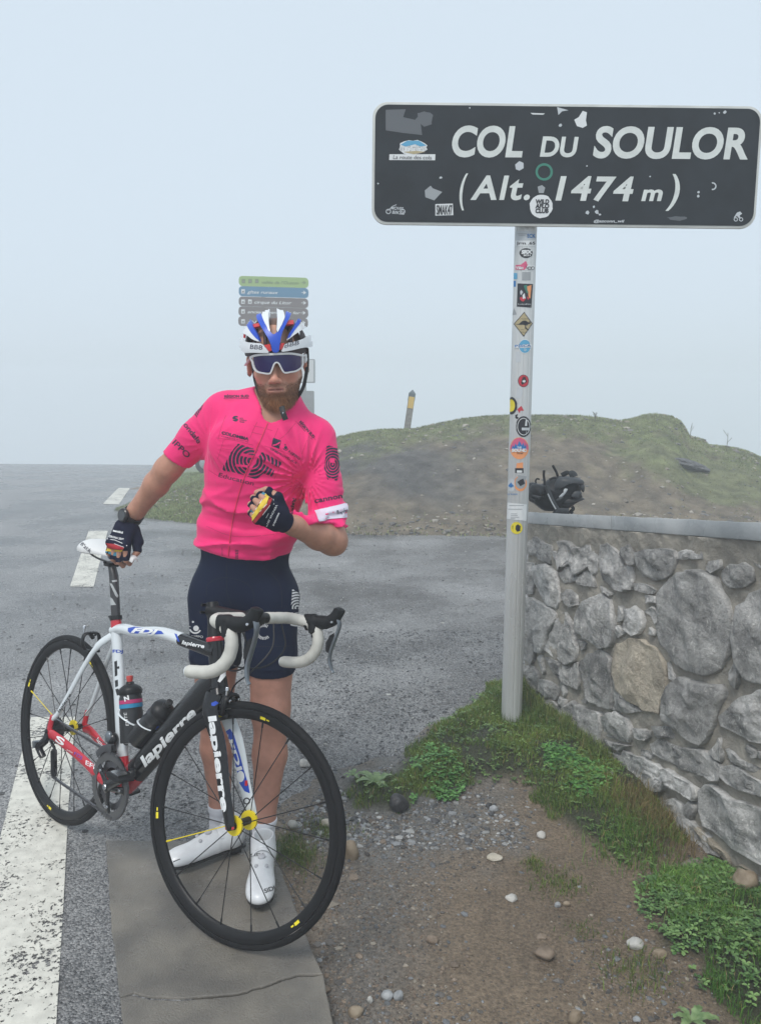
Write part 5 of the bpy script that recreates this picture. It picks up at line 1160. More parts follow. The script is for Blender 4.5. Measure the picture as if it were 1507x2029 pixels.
tx(bfl, 'lapierre', Z2(478, 215), v2(Z2(478, 215), Z2(572, 895)), (15.5, -2), bold=.04)
on(bfl, FPb(Z2, [(498,118),(530,104),(552,118),(520,140),(500,138)]), M_fblue, name='emblem')
on(bfr, FPb(Z2, [(603,318),(632,300),(660,345),(700,480),(728,590),(762,700),(772,760),(735,745),(700,690),(672,560),(640,450),(612,370)]), M_fblue, name='emblem')
tx(bfr, 'FDJ', Z2(618, 385), v2(Z2(618, 385), Z2(690, 600)), (9, -3), bold=.03, off=.0014)
on(bfr, FPb(Z2, ci(708, 640, 26, 40)), M_fwhite, off=.0014, name='emblem'); on(bfr, FPb(Z2, rc(738, 668, 756, 706)), M_fred, off=.002, name='emblem')
x, y = Z2(750, 815); on(bfr, ring_px(x, y, 4.5, 7, 20), M_dblk, name='emblem')
on(bt, FPb(Z1, [(882,168),(930,158),(1130,190),(1150,212),(1090,214),(900,206),(880,190)]), M_fblue, name='emblem')
tx(bt, 'FDJ', Z1(905, 200), v2(Z1(905, 200), Z1(1080, 212)), (4, -9), bold=.05, shear=.2, off=.0014)
on(bt, FPb(Z1, [(1228,208),(1246,214),(1268,270),(1252,266)]), M_fblue, name='emblem')
tx(bt, 'lapierre', Z1(1282, 285), v2(Z1(1282, 285), Z1(1448, 318)), (1.5, -7.5), shear=.15)
for P in ([(780,418),(800,410),(803,520),(784,530)], [(784,560),(806,552),(808,600),(788,610)], [(788,625),(810,618),(824,660),(800,672)], [(800,455),(816,452),(817,470),(801,472)]): on(bs_, FPb(Z1, P), M_dblk, name='emblem')
x, y = Z1(868, 1020); on(bs_, ring_px(x, y, 4, 6.5, 20), M_dblk, name='emblem')
tx(bs_, 'FDJ', Z1(768, 350), v2(Z1(768, 350), Z1(842, 352)), (0, -6), M_fblue)
stays = [o for o in bpy.data.objects if o.name.startswith(('chainstay', 'seatstay'))]; bst = bvh_of(stays)
tx(bst, 'lapierre', Z1(368, 802), v2(Z1(368, 802), Z1(458, 668)), (-3.5, -5), M_dblk, .02)
tx(bst, 'S', Z1(338, 1010), v2(Z1(338, 1010), Z1(400, 1048)), (4, -12), bold=.03); tx(bst, 'FDJ', Z1(478, 1112), v2(Z1(478, 1112), Z1(535, 1145)), (2, -6), M_fblue, 0)
tx(bst, 'carbon', Z1(425, 1080), v2(Z1(425, 1080), Z1(468, 1104)), (1, -4), bold=0); tx(bst, 'EFI', Z1(565, 1185), v2(Z1(565, 1185), Z1(630, 1222)), (1, -9), bold=.01); tx(bst, 'lapierre', Z1(645, 1000), v2(Z1(645, 1000), Z1(720, 1105)), (4.5, -5), bold=.02)
bsp = bvh_of([spost])
for P in ([(488,868),(516,874),(586,1010),(572,1030),(552,1005)], [(496,1020),(520,1040),(560,1108),(500,1112)], [(512,838),(568,830),(572,850),(520,858)]): on(bsp, FPb(Z3, P), mat('decal_silver', (.4, .42, .42), .3), name='emblem')
bsd = bvh_of([saddle]); tx(bsd, "fi'zi:k", (159, 1079), (20, 17), (5, -5.5), mat('saddle_print', (.03, .03, .05), .4), .02, 0, 2)
on(bsd, FPb(Z3, [(636,548),(660,560),(700,600),(696,620),(650,606),(632,580)]), M_fblue, name='emblem'); on(bsd, FPb(Z3, [(126,500),(140,560),(190,610),(180,612),(130,570),(118,520)]), M_dblk, name='emblem')
bb1 = bvh_of([B1[0], B1[2]])
project('lettering', text_px('N', Z1(858, 716), (9, -4), (-2, -9), .04, 0, 0), bb1, M_fwhite, bike, off=.0015); project('lettering', text_px('ELITE', Z1(888, 895), v2(Z1(888, 895), Z1(872, 800)), (-6, 0), .0, 0, 0), bb1, M_fwhite, bike, off=.0015)
bb2 = bvh_of([B2[0]]); project('emblem', text_px('S', Z1(1085, 925), (10, -1), (0, -7), .05, .2, 0), bb2, M_fblue, B2[0].parent, off=.0012)

print('SADDLE', bw(SR+A(0,0,.012)), bw(SR+A(.14,0,.0)), bw(SR+A(-.13,0,.0)))
# ============================================================ THE RIDER
def jp(px, py, Y): return atY(px, py, Y)
man = thing('person', 'man in pink cycling jersey, navy shorts and striped helmet holding the bicycle saddle, fist raised', 'person', tuple(atz(470, 1690, .004)))
M_skin = mat('skin', (.5, .28, .2), .5, vcol=True, var=.07, vscale=45, bump=.12, bscale=260, bdist=.0008, sss=.12)
M_pink = mat('jersey_pink', (.88, .028, .185), .62, spec=.2, var=.06, vscale=6, bump=.25, bscale=500, bdist=.0006, sheen=.15)
M_pinkd = mat('jersey_seam', (.5, .01, .09), .6); M_navy = mat('jersey_print_navy', (.018, .014, .045), .6)
M_short = mat('shorts_navy', (.006, .012, .036), .6, spec=.12, var=.1, vscale=10, bump=.2, bscale=500, bdist=.0006)
M_sock = mat('sock_white', (.72, .72, .76), .8, bump=.4, bscale=400, bdist=.0008); M_shoe = mat('shoe_white', (.72, .73, .74), .3, var=.04, vscale=20)
M_glove = mat('glove_navy', (.008, .010, .028), .75, spec=.12, bump=.3, bscale=400, bdist=.0006)
# joints
PEL, WAI, RIB, CHE = jp(482, 1155, 2.58), jp(489, 1050, 2.56), jp(508, 940, 2.54), jp(522, 865, 2.54)
NEK, HED = jp(548, 815, 2.54), jp(549, 722, 2.49)
SHR, SHL = jp(440, 818, 2.55), jp(628, 868, 2.53)
ELR, WRR = jp(332, 930, 2.585), jp(257, 1030, 2.665)
ELL, WRL = jp(657, 1070, 2.44), jp(562, 1034, 2.26)
HIR, HIL = jp(428, 1190, 2.59), jp(538, 1190, 2.57)
KNR, KNL = jp(426, 1400, 2.58), jp(536, 1405, 2.50)
ANR, ANL = jp(438, 1640, 2.60), jp(521, 1672, 2.46)
def torso(P):
    d = ellip(P, PEL, (.158, .108, .125)); d = smin(d, ellip(P, PEL+A(0, .035, -.03), (.145, .105, .10)), .04)
    d = smin(d, ellip(P, WAI, (.156, .108, .14)), .07); d = smin(d, ellip(P, RIB, (.160, .118, .15)), .07)
    d = smin(d, ellip(P, CHE, (.158, .112, .115)), .06); d = smin(d, rcone(P, SHR+A(.03, 0, .01), CHE+A(0, 0, .05), .048, .085), .05); d = smin(d, rcone(P, SHL+A(-.03, 0, .01), CHE+A(0, 0, .05), .048, .085), .05)
    for s, q in ((-1, jp(468, 880, 2.45)), (1, jp(566, 898, 2.45))): d = smin(d, ellip(P, q, (.075, .028, .06)), .05)
    d = smin(d, rcone(P, NEK+A(0, .01, -.03), HED+A(0, -.0, -.08)*A(1, 1, 1)+A(0, .03, 0), .064, .055), .03)
    d = smin(d, rcone(P, SHR+A(.05, 0, .02), NEK+A(-.02, .02, .03), .035, .045), .03); d = smin(d, rcone(P, SHL+A(-.05, 0, .02), NEK+A(.02, .02, .03), .035, .045), .03)
    return d
def arm(P, S, E, W, rs, re, rf, rw):
    m = lambda a, b, t: a*(1-t)+b*t
    d = rcone(P, S, m(S, E, .45), rs, rs*.92); d = smin(d, rcone(P, m(S, E, .45), E, rs*.9, re), .02)
    d = smin(d, rcone(P, E, m(E, W, .28), re, rf), .025); d = smin(d, rcone(P, m(E, W, .28), m(E, W, .8), rf, rw*1.12), .02); return smin(d, rcone(P, m(E, W, .8), W, rw*1.12, rw), .01)
def armR(P): return arm(P, SHR, ELR, WRR, .054, .039, .039, .027)
def armL(P): 
    d = arm(P, SHL, ELL, WRL, .053, .043, .043, .027); return smin(d, ellip(P, ELL+A(.012, .02, -.012), (.03, .035, .034)), .025)
def leg(P, H, K, N, rt, rk, rc, ra, s):
    m = lambda a, b, t: a*(1-t)+b*t
    d = rcone(P, H, m(H, K, .5), rt, rt*.86); d = smin(d, rcone(P, m(H, K, .5), K, rt*.86, rk), .03)
    d = smin(d, ellip(P, K+A(0, -.022, .005), (.036, .036, .045)), .025)
    d = smin(d, rcone(P, K, m(K, N, .35)+A(s*.004, .016, 0), rk*.86, rc), .035); d = smin(d, rcone(P, m(K, N, .35)+A(s*.004, .016, 0), m(K, N, .8)+A(0, .004, 0), rc, ra*1.08), .02); return smin(d, rcone(P, m(K, N, .8), N, ra*1.05, ra), .015)
def legR(P): return leg(P, HIR, KNR, ANR, .088, .060, .054, .033, -1)
def legL(P): return leg(P, HIL, KNL, ANL, .088, .062, .055, .033, 1)
def body(P):
    d = smin(torso(P), armR(P), .03); d = smin(d, armL(P), .03)
    return smin(d, np.minimum(legR(P), legL(P)), .045)
pts = A(PEL, NEK, SHR, SHL, ELR, WRR, ELL, WRL, ANR, ANL, HED)
bV, bF = surface_nets(body, pts.min(0)-.12, pts.max(0)+A(.12, .12, .0), .0065)
# ---- head, in its own axes: x to the picture's right, y out of the face, z up
hyaw, hpit, hrol = math.radians(1), math.radians(9), math.radians(-3.5)
Hm = np.array((Matrix.Rotation(math.pi, 3, 'Z') @ Matrix.Rotation(hyaw, 3, 'Z') @ Matrix.Rotation(-hpit, 3, 'X') @ Matrix.Rotation(0, 3, 'Y')))
Hm = np.array(Matrix.Rotation(hrol, 3, 'Y')) @ Hm @ np.diag([-1, 1, 1])   # mirror so that +x is the picture's right
HSC = 1.06
def h2w(P): return (np.asarray(P, float)*HSC) @ Hm.T+HED
def w2h(P): return ((np.asarray(P)-HED.astype(np.float32)) @ Hm.astype(np.float32))/HSC
def head(Q):
    P = w2h(Q).astype(np.float32); X = P.copy(); X[:, 0] = np.abs(X[:, 0])
    d = ellip(P, (0, -.025, .045), (.075, .094, .085)); d = smin(d, ellip(P, (0, .022, -.012), (.062, .066, .082)), .03)
    d = smin(d, ellip(P, (0, .030, -.070), (.043, .050, .036)), .028); d = smin(d, ellip(P, (0, .064, -.098), (.020, .018, .018)), .022)
    d = smin(d, rcone(X, (.053, -.005, -.035), (.022, .048, -.090), .013, .015), .03)         # jaw
    d = smin(d, ellip(X, (.040, .052, -.020), (.020, .020, .018)), .02)                       # cheek
    d = smin(d, rcone(X, (.0, .080, .026), (.042, .066, .026), .009, .008), .014)             # brow
    d = smax(d, -ellip(X, (.030, .092, .006), (.016, .014, .010)), .016)                      # eye hollow
    d = smin(d, rcone(P, (0, .082, .012), (0, .102, -.030), .0065, .0105), .010); d = smin(d, ellip(P, (0, .1045, -.034), (.0125, .0105, .0095)), .006)
    d = smin(d, ellip(X, (.0125, .095, -.037), (.0075, .009, .0075)), .005); d = smax(d, -ellip(X, (.0065, .102, -.0445), (.004, .006, .0045)), .003)
    d = smin(d, ellip(P, (0, .078, -.060), (.030, .014, .018)), .012)                         # muzzle
    d = smin(d, ellip(P, (0, .0905, -.0565), (.021, .006, .0042)), .004); d = smin(d, ellip(P, (0, .090, -.0655), (.019, .0065, .0052)), .004)
    curve = -.0605-.0*X[:, 0]-X[:, 0]**2*6
    d = smax(d, -(np.sqrt(((P[:, 2]-curve)/1.0)**2+(np.maximum(0, X[:, 0]-.025))**2+(np.minimum(0, P[:, 1]-.088))**2)-.0016), .002)
    e = ellip(X-A(.0, 0, 0).astype(np.float32), (.083, -.012, -.002), (.009, .019, .030)); e = smax(e, -ellip(X, (.092, -.004, .0), (.006, .011, .019)), .004); d = smin(d, e, .010)
    return d
def head_neck(Q):
    d = head(Q); n = rcone(Q, NEK+A(0, .01, -.05), HED+A(.0, .035, -.085), .061, .056); n = smin(n, rcone(Q, NEK+A(.0, -.035, .0), HED+A(.002, -.015, -.10), .018, .02), .03); return smin(d, n, .022)
hV, hF = surface_nets(head_neck, HED-A(.14, .16, .24), HED+A(.14, .17, .17), .0034)
# ---- hands
def unit(v): v = np.asarray(v, float); return v/np.linalg.norm(v)
def hand_parts(W, f, s, n, curl, spread=(.10, .03, -.04, -.11), thumb=None, scale=1.):
    """returns (palm field, list of finger chains); f wrist to knuckles, s towards the thumb, n out of the back"""
    f = unit(f); s = unit(s-f*np.dot(s, f)); n = unit(n-f*np.dot(n, f)-s*np.dot(n, s)); L = .092*scale
    chains = []; rad = [(.0105, .0098, .009, .008)]*3+[(.0092, .0085, .0078, .007)]
    for i, (off, ln, k0) in enumerate(((.030, (.045, .027, .022), .0), (.010, (.049, .031, .023), .004), (-.011, (.046, .029, .023), .0), (-.030, (.037, .022, .019), -.008))):
        p = W+f*(L+k0)+s*off*scale+n*.004; dirv = unit(f+s*spread[i]); ch = [p-f*.02, p]; a = 0
        for j in range(3):
            a += math.radians(curl[i][j]); d = dirv*math.cos(a)-n*math.sin(a); p = p+d*ln[j]*scale; ch.append(p)
        chains.append((ch, rad[i]))
    th = thumb or [(.020, .026, -.012), (.052, .044, -.024), (.075, .036, -.038), (.092, .022, -.044)]
    tc = [W+f*a+s*b_+n*c_ for a, b_, c_ in th]; chains.append((tc, (.015, .0125, .0105, .0095)))
    def palm(P):
        q = P-(W+f*L*.55).astype(np.float32); M = np.stack([f, s, n], 1).astype(np.float32); q = q @ M
        hx, hy, hz, r = L*.50, .036*scale, .0125*scale, .011
        w = 1-.12*(q[:, 0]/hx-1)*-1*0
        qq = np.abs(q)-A(hx-r, hy-r, hz-r+.004).astype(np.float32); d = np.sqrt((np.maximum(qq, 0)**2).sum(1))+np.minimum(qq.max(1), 0)-r
        d = smin(d, rcone(P, W-f*.03, W+f*.03, .026, .027), .02)
        for i, (ch, rd) in enumerate(chains[:4]): d = smin(d, ellip(P, ch[1]+n*.002, (.0125, .0125, .0125)), .008)
        return smin(d, rcone(P, tc[0], tc[1], .016, .014), .012)
    def fing(P, upto=9):
        d = None
        for ch, rd in chains:
            c = None
            for j in range(min(len(ch)-1, upto)):
                e = rcone(P, ch[j], ch[j+1], rd[min(j, 3)], rd[min(j+1, 3)]); c = e if c is None else smin(c, e, .003)
            d = c if d is None else np.minimum(d, c)
        return d
    return palm, fing, chains, (f, s, n)
# left hand: a fist held in front of the ribs, back of the hand to the viewer
KL = jp(505, 1004, 2.19); fL = unit(KL-WRL); sL = unit(jp(518, 974, 2.19)-jp(492, 1034, 2.21)); nL = unit(A(-.12, -1, .22))
WL_ = WRL+fL*.004
palmL, fingL, chL, frL = hand_parts(WL_, fL, sL, nL, [(76, 100, 60), (76, 100, 60), (76, 100, 60), (74, 98, 60)], spread=(.05, .02, -.02, -.06), thumb=[(.020, .026, -.012), (.050, .050, -.022), (.078, .045, -.048), (.088, .022, -.060)], scale=.94)
handL = lambda P: smin(palmL(P), fingL(P), .006)
# right hand: laid over the saddle, fingers down its near side
KR = jp(229, 1094, 2.592); fR = unit(KR-WRR); sR = unit(jp(262, 1098, 2.59)-jp(205, 1085, 2.62)); nR = unit(A(-.15, -1, .2)); WR_ = WRR+fR*.012
LR_ = min(.092, np.linalg.norm(KR-WRR)*.86)
palmR, fingR, chR, frR = hand_parts(WR_, fR, sR, nR, [(40, 55, 60), (38, 55, 60), (38, 55, 60), (38, 55, 60)], spread=(.12, .02, -.08, -.16), thumb=[(.020, .026, -.014), (.050, .048, -.030), (.085, .052, -.038), (.108, .040, -.040)], scale=1.0)
handR = lambda P: smin(palmR(P), fingR(P), .006)
def hand_mesh(fn, W, f): c = W+f*.07; return surface_nets(fn, c-.125, c+.125, .0026)
lV, lF = hand_mesh(handL, WL_, fL); rV, rF = hand_mesh(handR, WR_, fR)
# feet (inside the shoes)
TOL, HEL = atz(514, 1776, .045), atz(521, 1712, .045); HEL = TOL+unit(HEL-TOL)*.235; TOR, HER = atz(344, 1702, .045), atz(470, 1664, .045); HER = TOR+unit(HER-TOR)*.235
# skin tones by place: reddish nose, cheeks, knees; beard shadow on the jaw
def skin_col(V, is_head=False):
    c = np.tile(A(.50, .27, .19), (len(V), 1)); n = vnoise(V, 14, 71, 3)[:, None]; c = c*(1+.08*n)
    if is_head:
        c = c*1.25  # head colour lightened to make up for the helmet's shade on the face
        Q = w2h(V.astype(np.float32)); x, y, z = np.abs(Q[:, 0]), Q[:, 1], Q[:, 2]
        red = np.exp(-((x/.02)**2+((z+.032)/.02)**2))*(y > .07)+.7*np.exp(-(((x-.04)/.02)**2+((z+.03)/.02)**2))*(y > .03)+.8*(x > .078)
        c = mixc(c, (.50, .17, .12), red*.6)
        b = beard_mask(Q); c = mixc(c, (.26, .125, .065), b*.75)
        lips = np.exp(-(((z+.061)/.006)**2))*(x < .022)*(y > .085); c = mixc(c, (.33, .12, .1), lips*.8)
        c = mixc(c, (.10, .05, .03), ((z > .03)&(y < .03)).astype(float)*.9)
    else:
        arm_ = (V[:, 2] > .9); c = mixc(c, (.43, .20, .13), arm_*.55); c = mixc(c, (.44, .19, .14), (V[:, 2] < .85)*.5)
    return c
def beard_mask(Q):
    x, y, z = np.abs(Q[:, 0]), Q[:, 1], Q[:, 2]
    low = sstep(-.062, -.075, z); side = sstep(.0, -.012, z-(-.060+.75*(x-.03)))*(x > .028); mous = np.exp(-(((z+.0505)/.006)**2))*(x < .032)*(y > .06)*.75; corner = sstep(.022, .034, x)*sstep(-.040, -.060, z)
    b = np.maximum(np.maximum(low, side), np.maximum(mous, corner)); lip = np.exp(-(((z+.061)/.0065)**2))*(x < .024); return np.clip(b*(1-lip)*sstep(-.03, -.005, y)*sstep(-.13, -.115, z), 0, 1)
VV = [bV, hV, lV, rV]; CC = [skin_col(bV), skin_col(hV, True), skin_col(lV), skin_col(rV)]; FF = []; n = 0
for V, F in ((bV, bF), (hV, hF), (lV, lF), (rV, rF)): FF.append(F+n); n += len(V)
V = np.concatenate(VV); C_ = np.concatenate(CC); C_[:, :] = np.clip(C_, 0, 1)
body_o = put('body', mesh_from('body', tolocal(V, man), np.concatenate(FF), M_skin, colors=C_), man)
# ---- jersey
SLR, SLL = SHR+(ELR-SHR)*.80, jp(657, 1040, 2.46)
dirR, dirL = unit(ELR-SHR+A(.03, 0, -.05)), unit(ELL-SHL)
hz = lambda x: np.interp(x, [jp(383, 1080, 2.5)[0], jp(450, 1103, 2.45)[0], jp(520, 1112, 2.45)[0], jp(592, 1098, 2.5)[0]], [jp(383, 1086, 2.5)[2], jp(450, 1108, 2.45)[2], jp(520, 1114, 2.45)[2], jp(592, 1100, 2.5)[2]])
def jersey(P):
    t = torso(P); aR = np.maximum(armR(P)-.002, (P-SLR.astype(np.float32))@dirR.astype(np.float32)); aL = np.maximum(armL(P)-.002, (P-SLL.astype(np.float32))@dirL.astype(np.float32)); u = smin(smin(t, aR, .035), aL, .035)
    z, x = P[:, 2], P[:, 0]
    fold = vnoise(P*A(5, 5, 34).astype(np.float32)+vnoise(P, 6, 81)[:, None]*1.2, 1., 82, 2)*.009*sstep(1.38, 1.10, z)
    fold = fold+(1-np.abs(vnoise(P*A(3, 3, 17).astype(np.float32)+vnoise(P, 5, 85)[:, None]*1.5, 1., 86, 1)))**6*.014*sstep(1.30, 1.14, z)
    fold = np.maximum(fold, -.0025)
    # creases running from the raised arm's pit across the ribs
    q = P-jp(610, 945, 2.48).astype(np.float32); ang = np.arctan2(q[:, 2], q[:, 0]); r = np.sqrt(q[:, 0]**2+q[:, 2]**2)
    fold = fold+np.maximum(0, np.sin(ang*26+vnoise(P, 9, 83)*1.5))**2*.010*np.exp(-(r/.14)**2)*sstep(.015, .05, r)*(.25+.75*sstep(.06, .015, q[:, 0]))
    q = P-jp(418, 880, 2.5).astype(np.float32); ang = np.arctan2(q[:, 2], q[:, 0]); r = np.sqrt(q[:, 0]**2+q[:, 2]**2)
    fold = fold+np.maximum(0, np.sin(ang*22))**2*.003*np.exp(-(r/.10)**2)*sstep(.015, .05, r)
    hem = .0025*np.exp(-((z-hz(x)-.012)/.008)**2)
    d = u-.0055-fold-hem
    d = np.maximum(d, hz(x)-z)
    nk = rcone(P, NEK+A(-.006, -.075, -.012), NEK+A(0, .0, .12), .040, .078); col = np.abs(nk-.006)-.003; d = smax(d, -nk, .004)
    return d
jV, jF = surface_nets(jersey, pts.min(0)*0+A(SLR[0]-.09, 2.3, 1.0), A(SHL[0]+.15, 2.75, 1.62), .0045)
jer = put('jersey', mesh_from('jersey', tolocal(jV, man), jF, M_pink), man)
# ---- shorts
def shorts(P):
    d = smin(np.minimum(legR(P), legL(P))-.0045, torso(P)-.0035, .04); z, x = P[:, 2], P[:, 0]
    zl, zr = jp(536, 1346, 2.45)[2], jp(426, 1334, 2.5)[2]; mid = (HIR[0]+HIL[0])/2
    d = d-vnoise(P*A(14, 14, 5).astype(np.float32), 1., 91, 2)*.0022-.002*np.exp(-((z-np.where(x > mid, zl, zr)-.03)/.004)**2)
    d = np.maximum(d, np.where(x > mid, zl, zr)-z); return np.maximum(d, z-1.075)
sV, sF = surface_nets(shorts, A(PEL[0]-.25, 2.36, .55), A(PEL[0]+.27, 2.80, 1.16), .005)
sho = put('shorts', mesh_from('shorts', tolocal(sV, man), sF, M_short), man)
# ---- socks
for nm, fn, K, N, top_py, Yq, cx in (('r', legR, KNR, ANR, 1592, 2.6, 438), ('l', legL, KNL, ANL, 1624, 2.46, 530)):
    zt = jp(cx, top_py, Yq)[2]; bot = N-A(0, 0, .06)
    def sock(P, fn=fn, zt=zt, N=N, bot=bot):
        d = smin(fn(P), rcone(P, N, bot, .034, .036), .02)-.003-np.sin(P[:, 2]*260)*.0006-.001*np.exp(-((P[:, 2]-zt+.012)/.01)**2); return np.maximum(d, P[:, 2]-zt)
    V, F = surface_nets(sock, A(N[0]-.07, N[1]-.07, bot[2]-.04), A(N[0]+.07, N[1]+.08, zt+.01), .004); put('sock', mesh_from('sock', tolocal(V, man), F, M_sock), man)
# ---- shoes
def shoe(TO, HE, N, name_l):
    f = unit(TO-HE); s = unit(np.cross(f, A(0, 0, 1))); L = .235; z0 = .004+.024; O = A(HE[0], HE[1], z0)
    def loc(P): q = P-O.astype(np.float32); return np.stack([q@f.astype(np.float32), q@s.astype(np.float32), q[:, 2]], 1)
    def up(P):
        q = loc(P); d = ellip(q, (.030, 0, .040), (.040, .034, .048)); d = smin(d, ellip(q, (.10, 0, .032), (.075, .036, .042)), .03); d = smin(d, ellip(q, (.185, 0, .020), (.070, .044, .028)), .03); d = smin(d, ellip(q, (.225, 0, .016), (.040, .036, .020)), .02)
        d = smin(d, rcone(q, (.040, 0, .045), (.032, 0, .088), .037, .035), .02)
        d = smax(d, -rcone(q, (.040, 0, .05), (.030, 0, .13), .027, .030), .004); d = np.maximum(d, q[:, 2]-.098-.06*np.abs(q[:, 1])+.12*(q[:, 0]-.05)); d = d-.0012*np.exp(-((q[:, 0]-.095)/.006)**2)
        return smax(d, -q[:, 2]+.004, .006)
    V, F = surface_nets(up, O+A(-.27, -.27, -.02), O+A(.27, .27, .125), .0035)
    w = put('shoe', mesh_from('shoe', tolocal(V, man), F, M_shoe), man)
    b = MB(); out = smooth_curve([(-.008, 0), (.0, -.026), (.05, -.030), (.11, -.032), (.18, -.042), (.235, -.036), (.262, 0), (.235, .034), (.18, .040), (.11, .032), (.05, .030), (.0, .026)], 3, True)
    b.prism(out, O+A(0, 0, -.003), f, s, A(0, 0, .008)); b.build('sole', mat('sole_dark', (.02, .02, .022), .4), w)
    for (x, y, sx, sy, sz, m) in ((.165, 0, .05, .045, .010, mat('cleat_red', (.4, .03, .02), .5)), (.185, 0, .02, .036, .016, mat('cleat_yellow', (.7, .6, .15), .5)), (.03, 0, .04, .036, .018, M_pblack)):
        b = MB(); b.box(O+f*x+s*y+A(0, 0, -.003-sz/2), (sx, sy, sz), M=np.stack([f, s, A(0, 0, 1)], 1)); b.build('cleat', m, w, smooth=False, bevel=.002)
    # two dials and a strap
    bv = bvh_of([w])
    for x, y, r in ((.118, 0, .0115), (.150, .014, .006), (.150, -.016, .006)):
        p = O+f*x+s*y; h = bv.ray_cast(Vector(p+A(0, 0, .2)), Vector((0, 0, -1)))
        if h[0] is None: continue
        b = MB(); b.lathe([(r, -.002), (r, .004), (r*.7, .0065), (0, .0068)], A(*h[0]), A(*h[1]), 16); b.build('dial', mat('dial_grey', (.5, .5, .52), .3), w)
    b = MB(); P = []
    for t in np.linspace(-1, 1, 13):
        p = O+f*.078+s*.06*t; h = bv.ray_cast(Vector(p*1.0+s*.0+A(0, 0, .2)), Vector((0, 0, -1)))
        if h[0] is not None and abs(t) < .52: P.append(A(*h[0])+A(*h[1])*.0012)
    if len(P) > 2: b.tube(P, [(.0022, .011)]*len(P), 8, up=(0, 0, 1)); b.build('strap', M_shoe, w)
    return w, bv
shL, bvL = shoe(TOL, HEL, ANL, 'l'); shR, bvR = shoe(TOR, HER, ANR, 'r')
# ---- gloves: open-fingered, over palm and first finger joint
def glove(palm, fing, ch, fr, W, f, nm):
    def g(P):
        d = palm(P)
        for c, rd in ch[:4]:
            e = c[1]+(c[2]-c[1])*1.03; d = smin(d, np.minimum(rcone(P, c[0], e, rd[0], rd[1]), 9), .005)
        c, rd = ch[4]; d = smin(d, rcone(P, c[0], c[1]+(c[2]-c[1])*.8, rd[0], rd[1]), .006)
        d = d-.0022; q = (P-W.astype(np.float32))@f.astype(np.float32)
        d = d-.002*np.exp(-((q+.012)/.004)**2); d = np.maximum(d, -q-.016)
        for c, rd in ch[:5]:
            k = 1 if c is not ch[4][0] else 1
            a = c[1]+(c[2]-c[1])*1.0; dv = unit(c[2]-c[1]); s_ = (P-a.astype(np.float32))@dv.astype(np.float32); near = rcone(P, a-dv*.01, a+dv*.03, .016, .016)
            d = np.where(near < 0, np.maximum(d, s_), d)
        return d
    c = W+f*.06; V, F = surface_nets(g, c-.115, c+.115, .0026); return put('glove', mesh_from('glove', tolocal(V, man), F, M_glove), man)
gL = glove(palmL, fingL, chL, frL, WL_, fL, 'l'); gR = glove(palmR, fingR, chR, frR, WR_, fR, 'r')
# ---- watch on the right wrist
wa = unit(WRR-ELR); wc = WRR-wa*.022; wn = unit(A(-.55, -.8, .15)-wa*np.dot(A(-.55, -.8, .15), wa)); wt = np.cross(wa, wn)
b = MB(); b.tube([wc+(wn*math.cos(a)+wt*math.sin(a))*.0335 for a in np.linspace(0, 2*PI, 33)[:-1]], [(.011, .0025)]*32, 10, closed=True, up=None if False else None); 
b2 = MB(); V = []; F = []
for k in range(32):
    a = 2*PI*k/32
    for dx, r in ((-.011, .0325), (-.011, .036), (.011, .036), (.011, .0325)): V.append(wc+wa*dx+(wn*math.cos(a)+wt*math.sin(a))*r)
for k in range(32):
    l = (k+1) % 32
    for j in range(4): m = (j+1) % 4; F.append((k*4+j, k*4+m, l*4+m, l*4+j))
b2.add(V, F); watch = b2.build('watch', mat('watch_black', (.012, .012, .013), .45), man)
b = MB(); b.lathe([(.021, .030), (.0235, .034), (.0235, .042), (.020, .0455), (.018, .0445), (0, .0445)], wc, wn, 32); b.build('watch_case', mat('watch_case', (.02, .02, .022), .3), watch)
b = MB(); b.lathe([(.0172, .0447), (.0172, .0455), (0, .0456)], wc, wn, 28); b.build('watch_face', mat('watch_face', (.06, .065, .07), .15), watch)
# ---- helmet
def helm_e(P, k, y0=0): return ellip(w2h(P).astype(np.float32), (0, -.022, .040), (.092+k, .122+k, .098+k))
def helm_shell(P):
    q = w2h(P); d = helm_e(P, 0); inner = helm_e(P, -.012); d = np.maximum(d, -inner); rim = .030+.10*np.abs(q[:, 1]+.02)*0+.012*(q[:, 1] < 0)
    d = np.maximum(d, .034-.004*np.sign(q[:, 1])-q[:, 2]*1.0-.10*np.minimum(0, q[:, 1]))
    # vents cut through front to back
    x = np.abs(q[:, 0])
    for cx, w in ((.0, .013), (.034, .011), (.064, .009)):
        v = np.maximum(np.abs(x-cx)-w, np.maximum(.052-q[:, 2], q[:, 2]-.16)); v = np.maximum(v, -(q[:, 1]+.12)); d = smax(d, -v, .003)
    return d
V, F = surface_nets(helm_shell, HED-A(.15, .2, .06), HED+A(.15, .2, .2), .003)
helm = put('helmet', mesh_from('helmet', tolocal(V, man), F, mat('helmet_inner', (.03, .012, .014), .55)), man, label='white, blue and red vented cycling helmet')
full = MB(); Vh, Fh = surface_nets(lambda P: helm_e(P, .005), HED-A(.16, .2, .1), HED+A(.16, .2, .22), .004)
tmp = bpy.data.meshes.new('tmp'); bh_ = BVHTree.FromPolygons([tuple(v) for v in Vh], [list(map(int, f)) for f in Fh])
ZA = lambda x, y: (380+x/4.432, 580+y/4.432)
M_hw, M_hb, M_hr = mat('helmet_white', (.7, .72, .74), .25, coat=.4), mat('helmet_blue', (.01, .07, .5), .35), mat('helmet_red', (.6, .03, .03), .3)
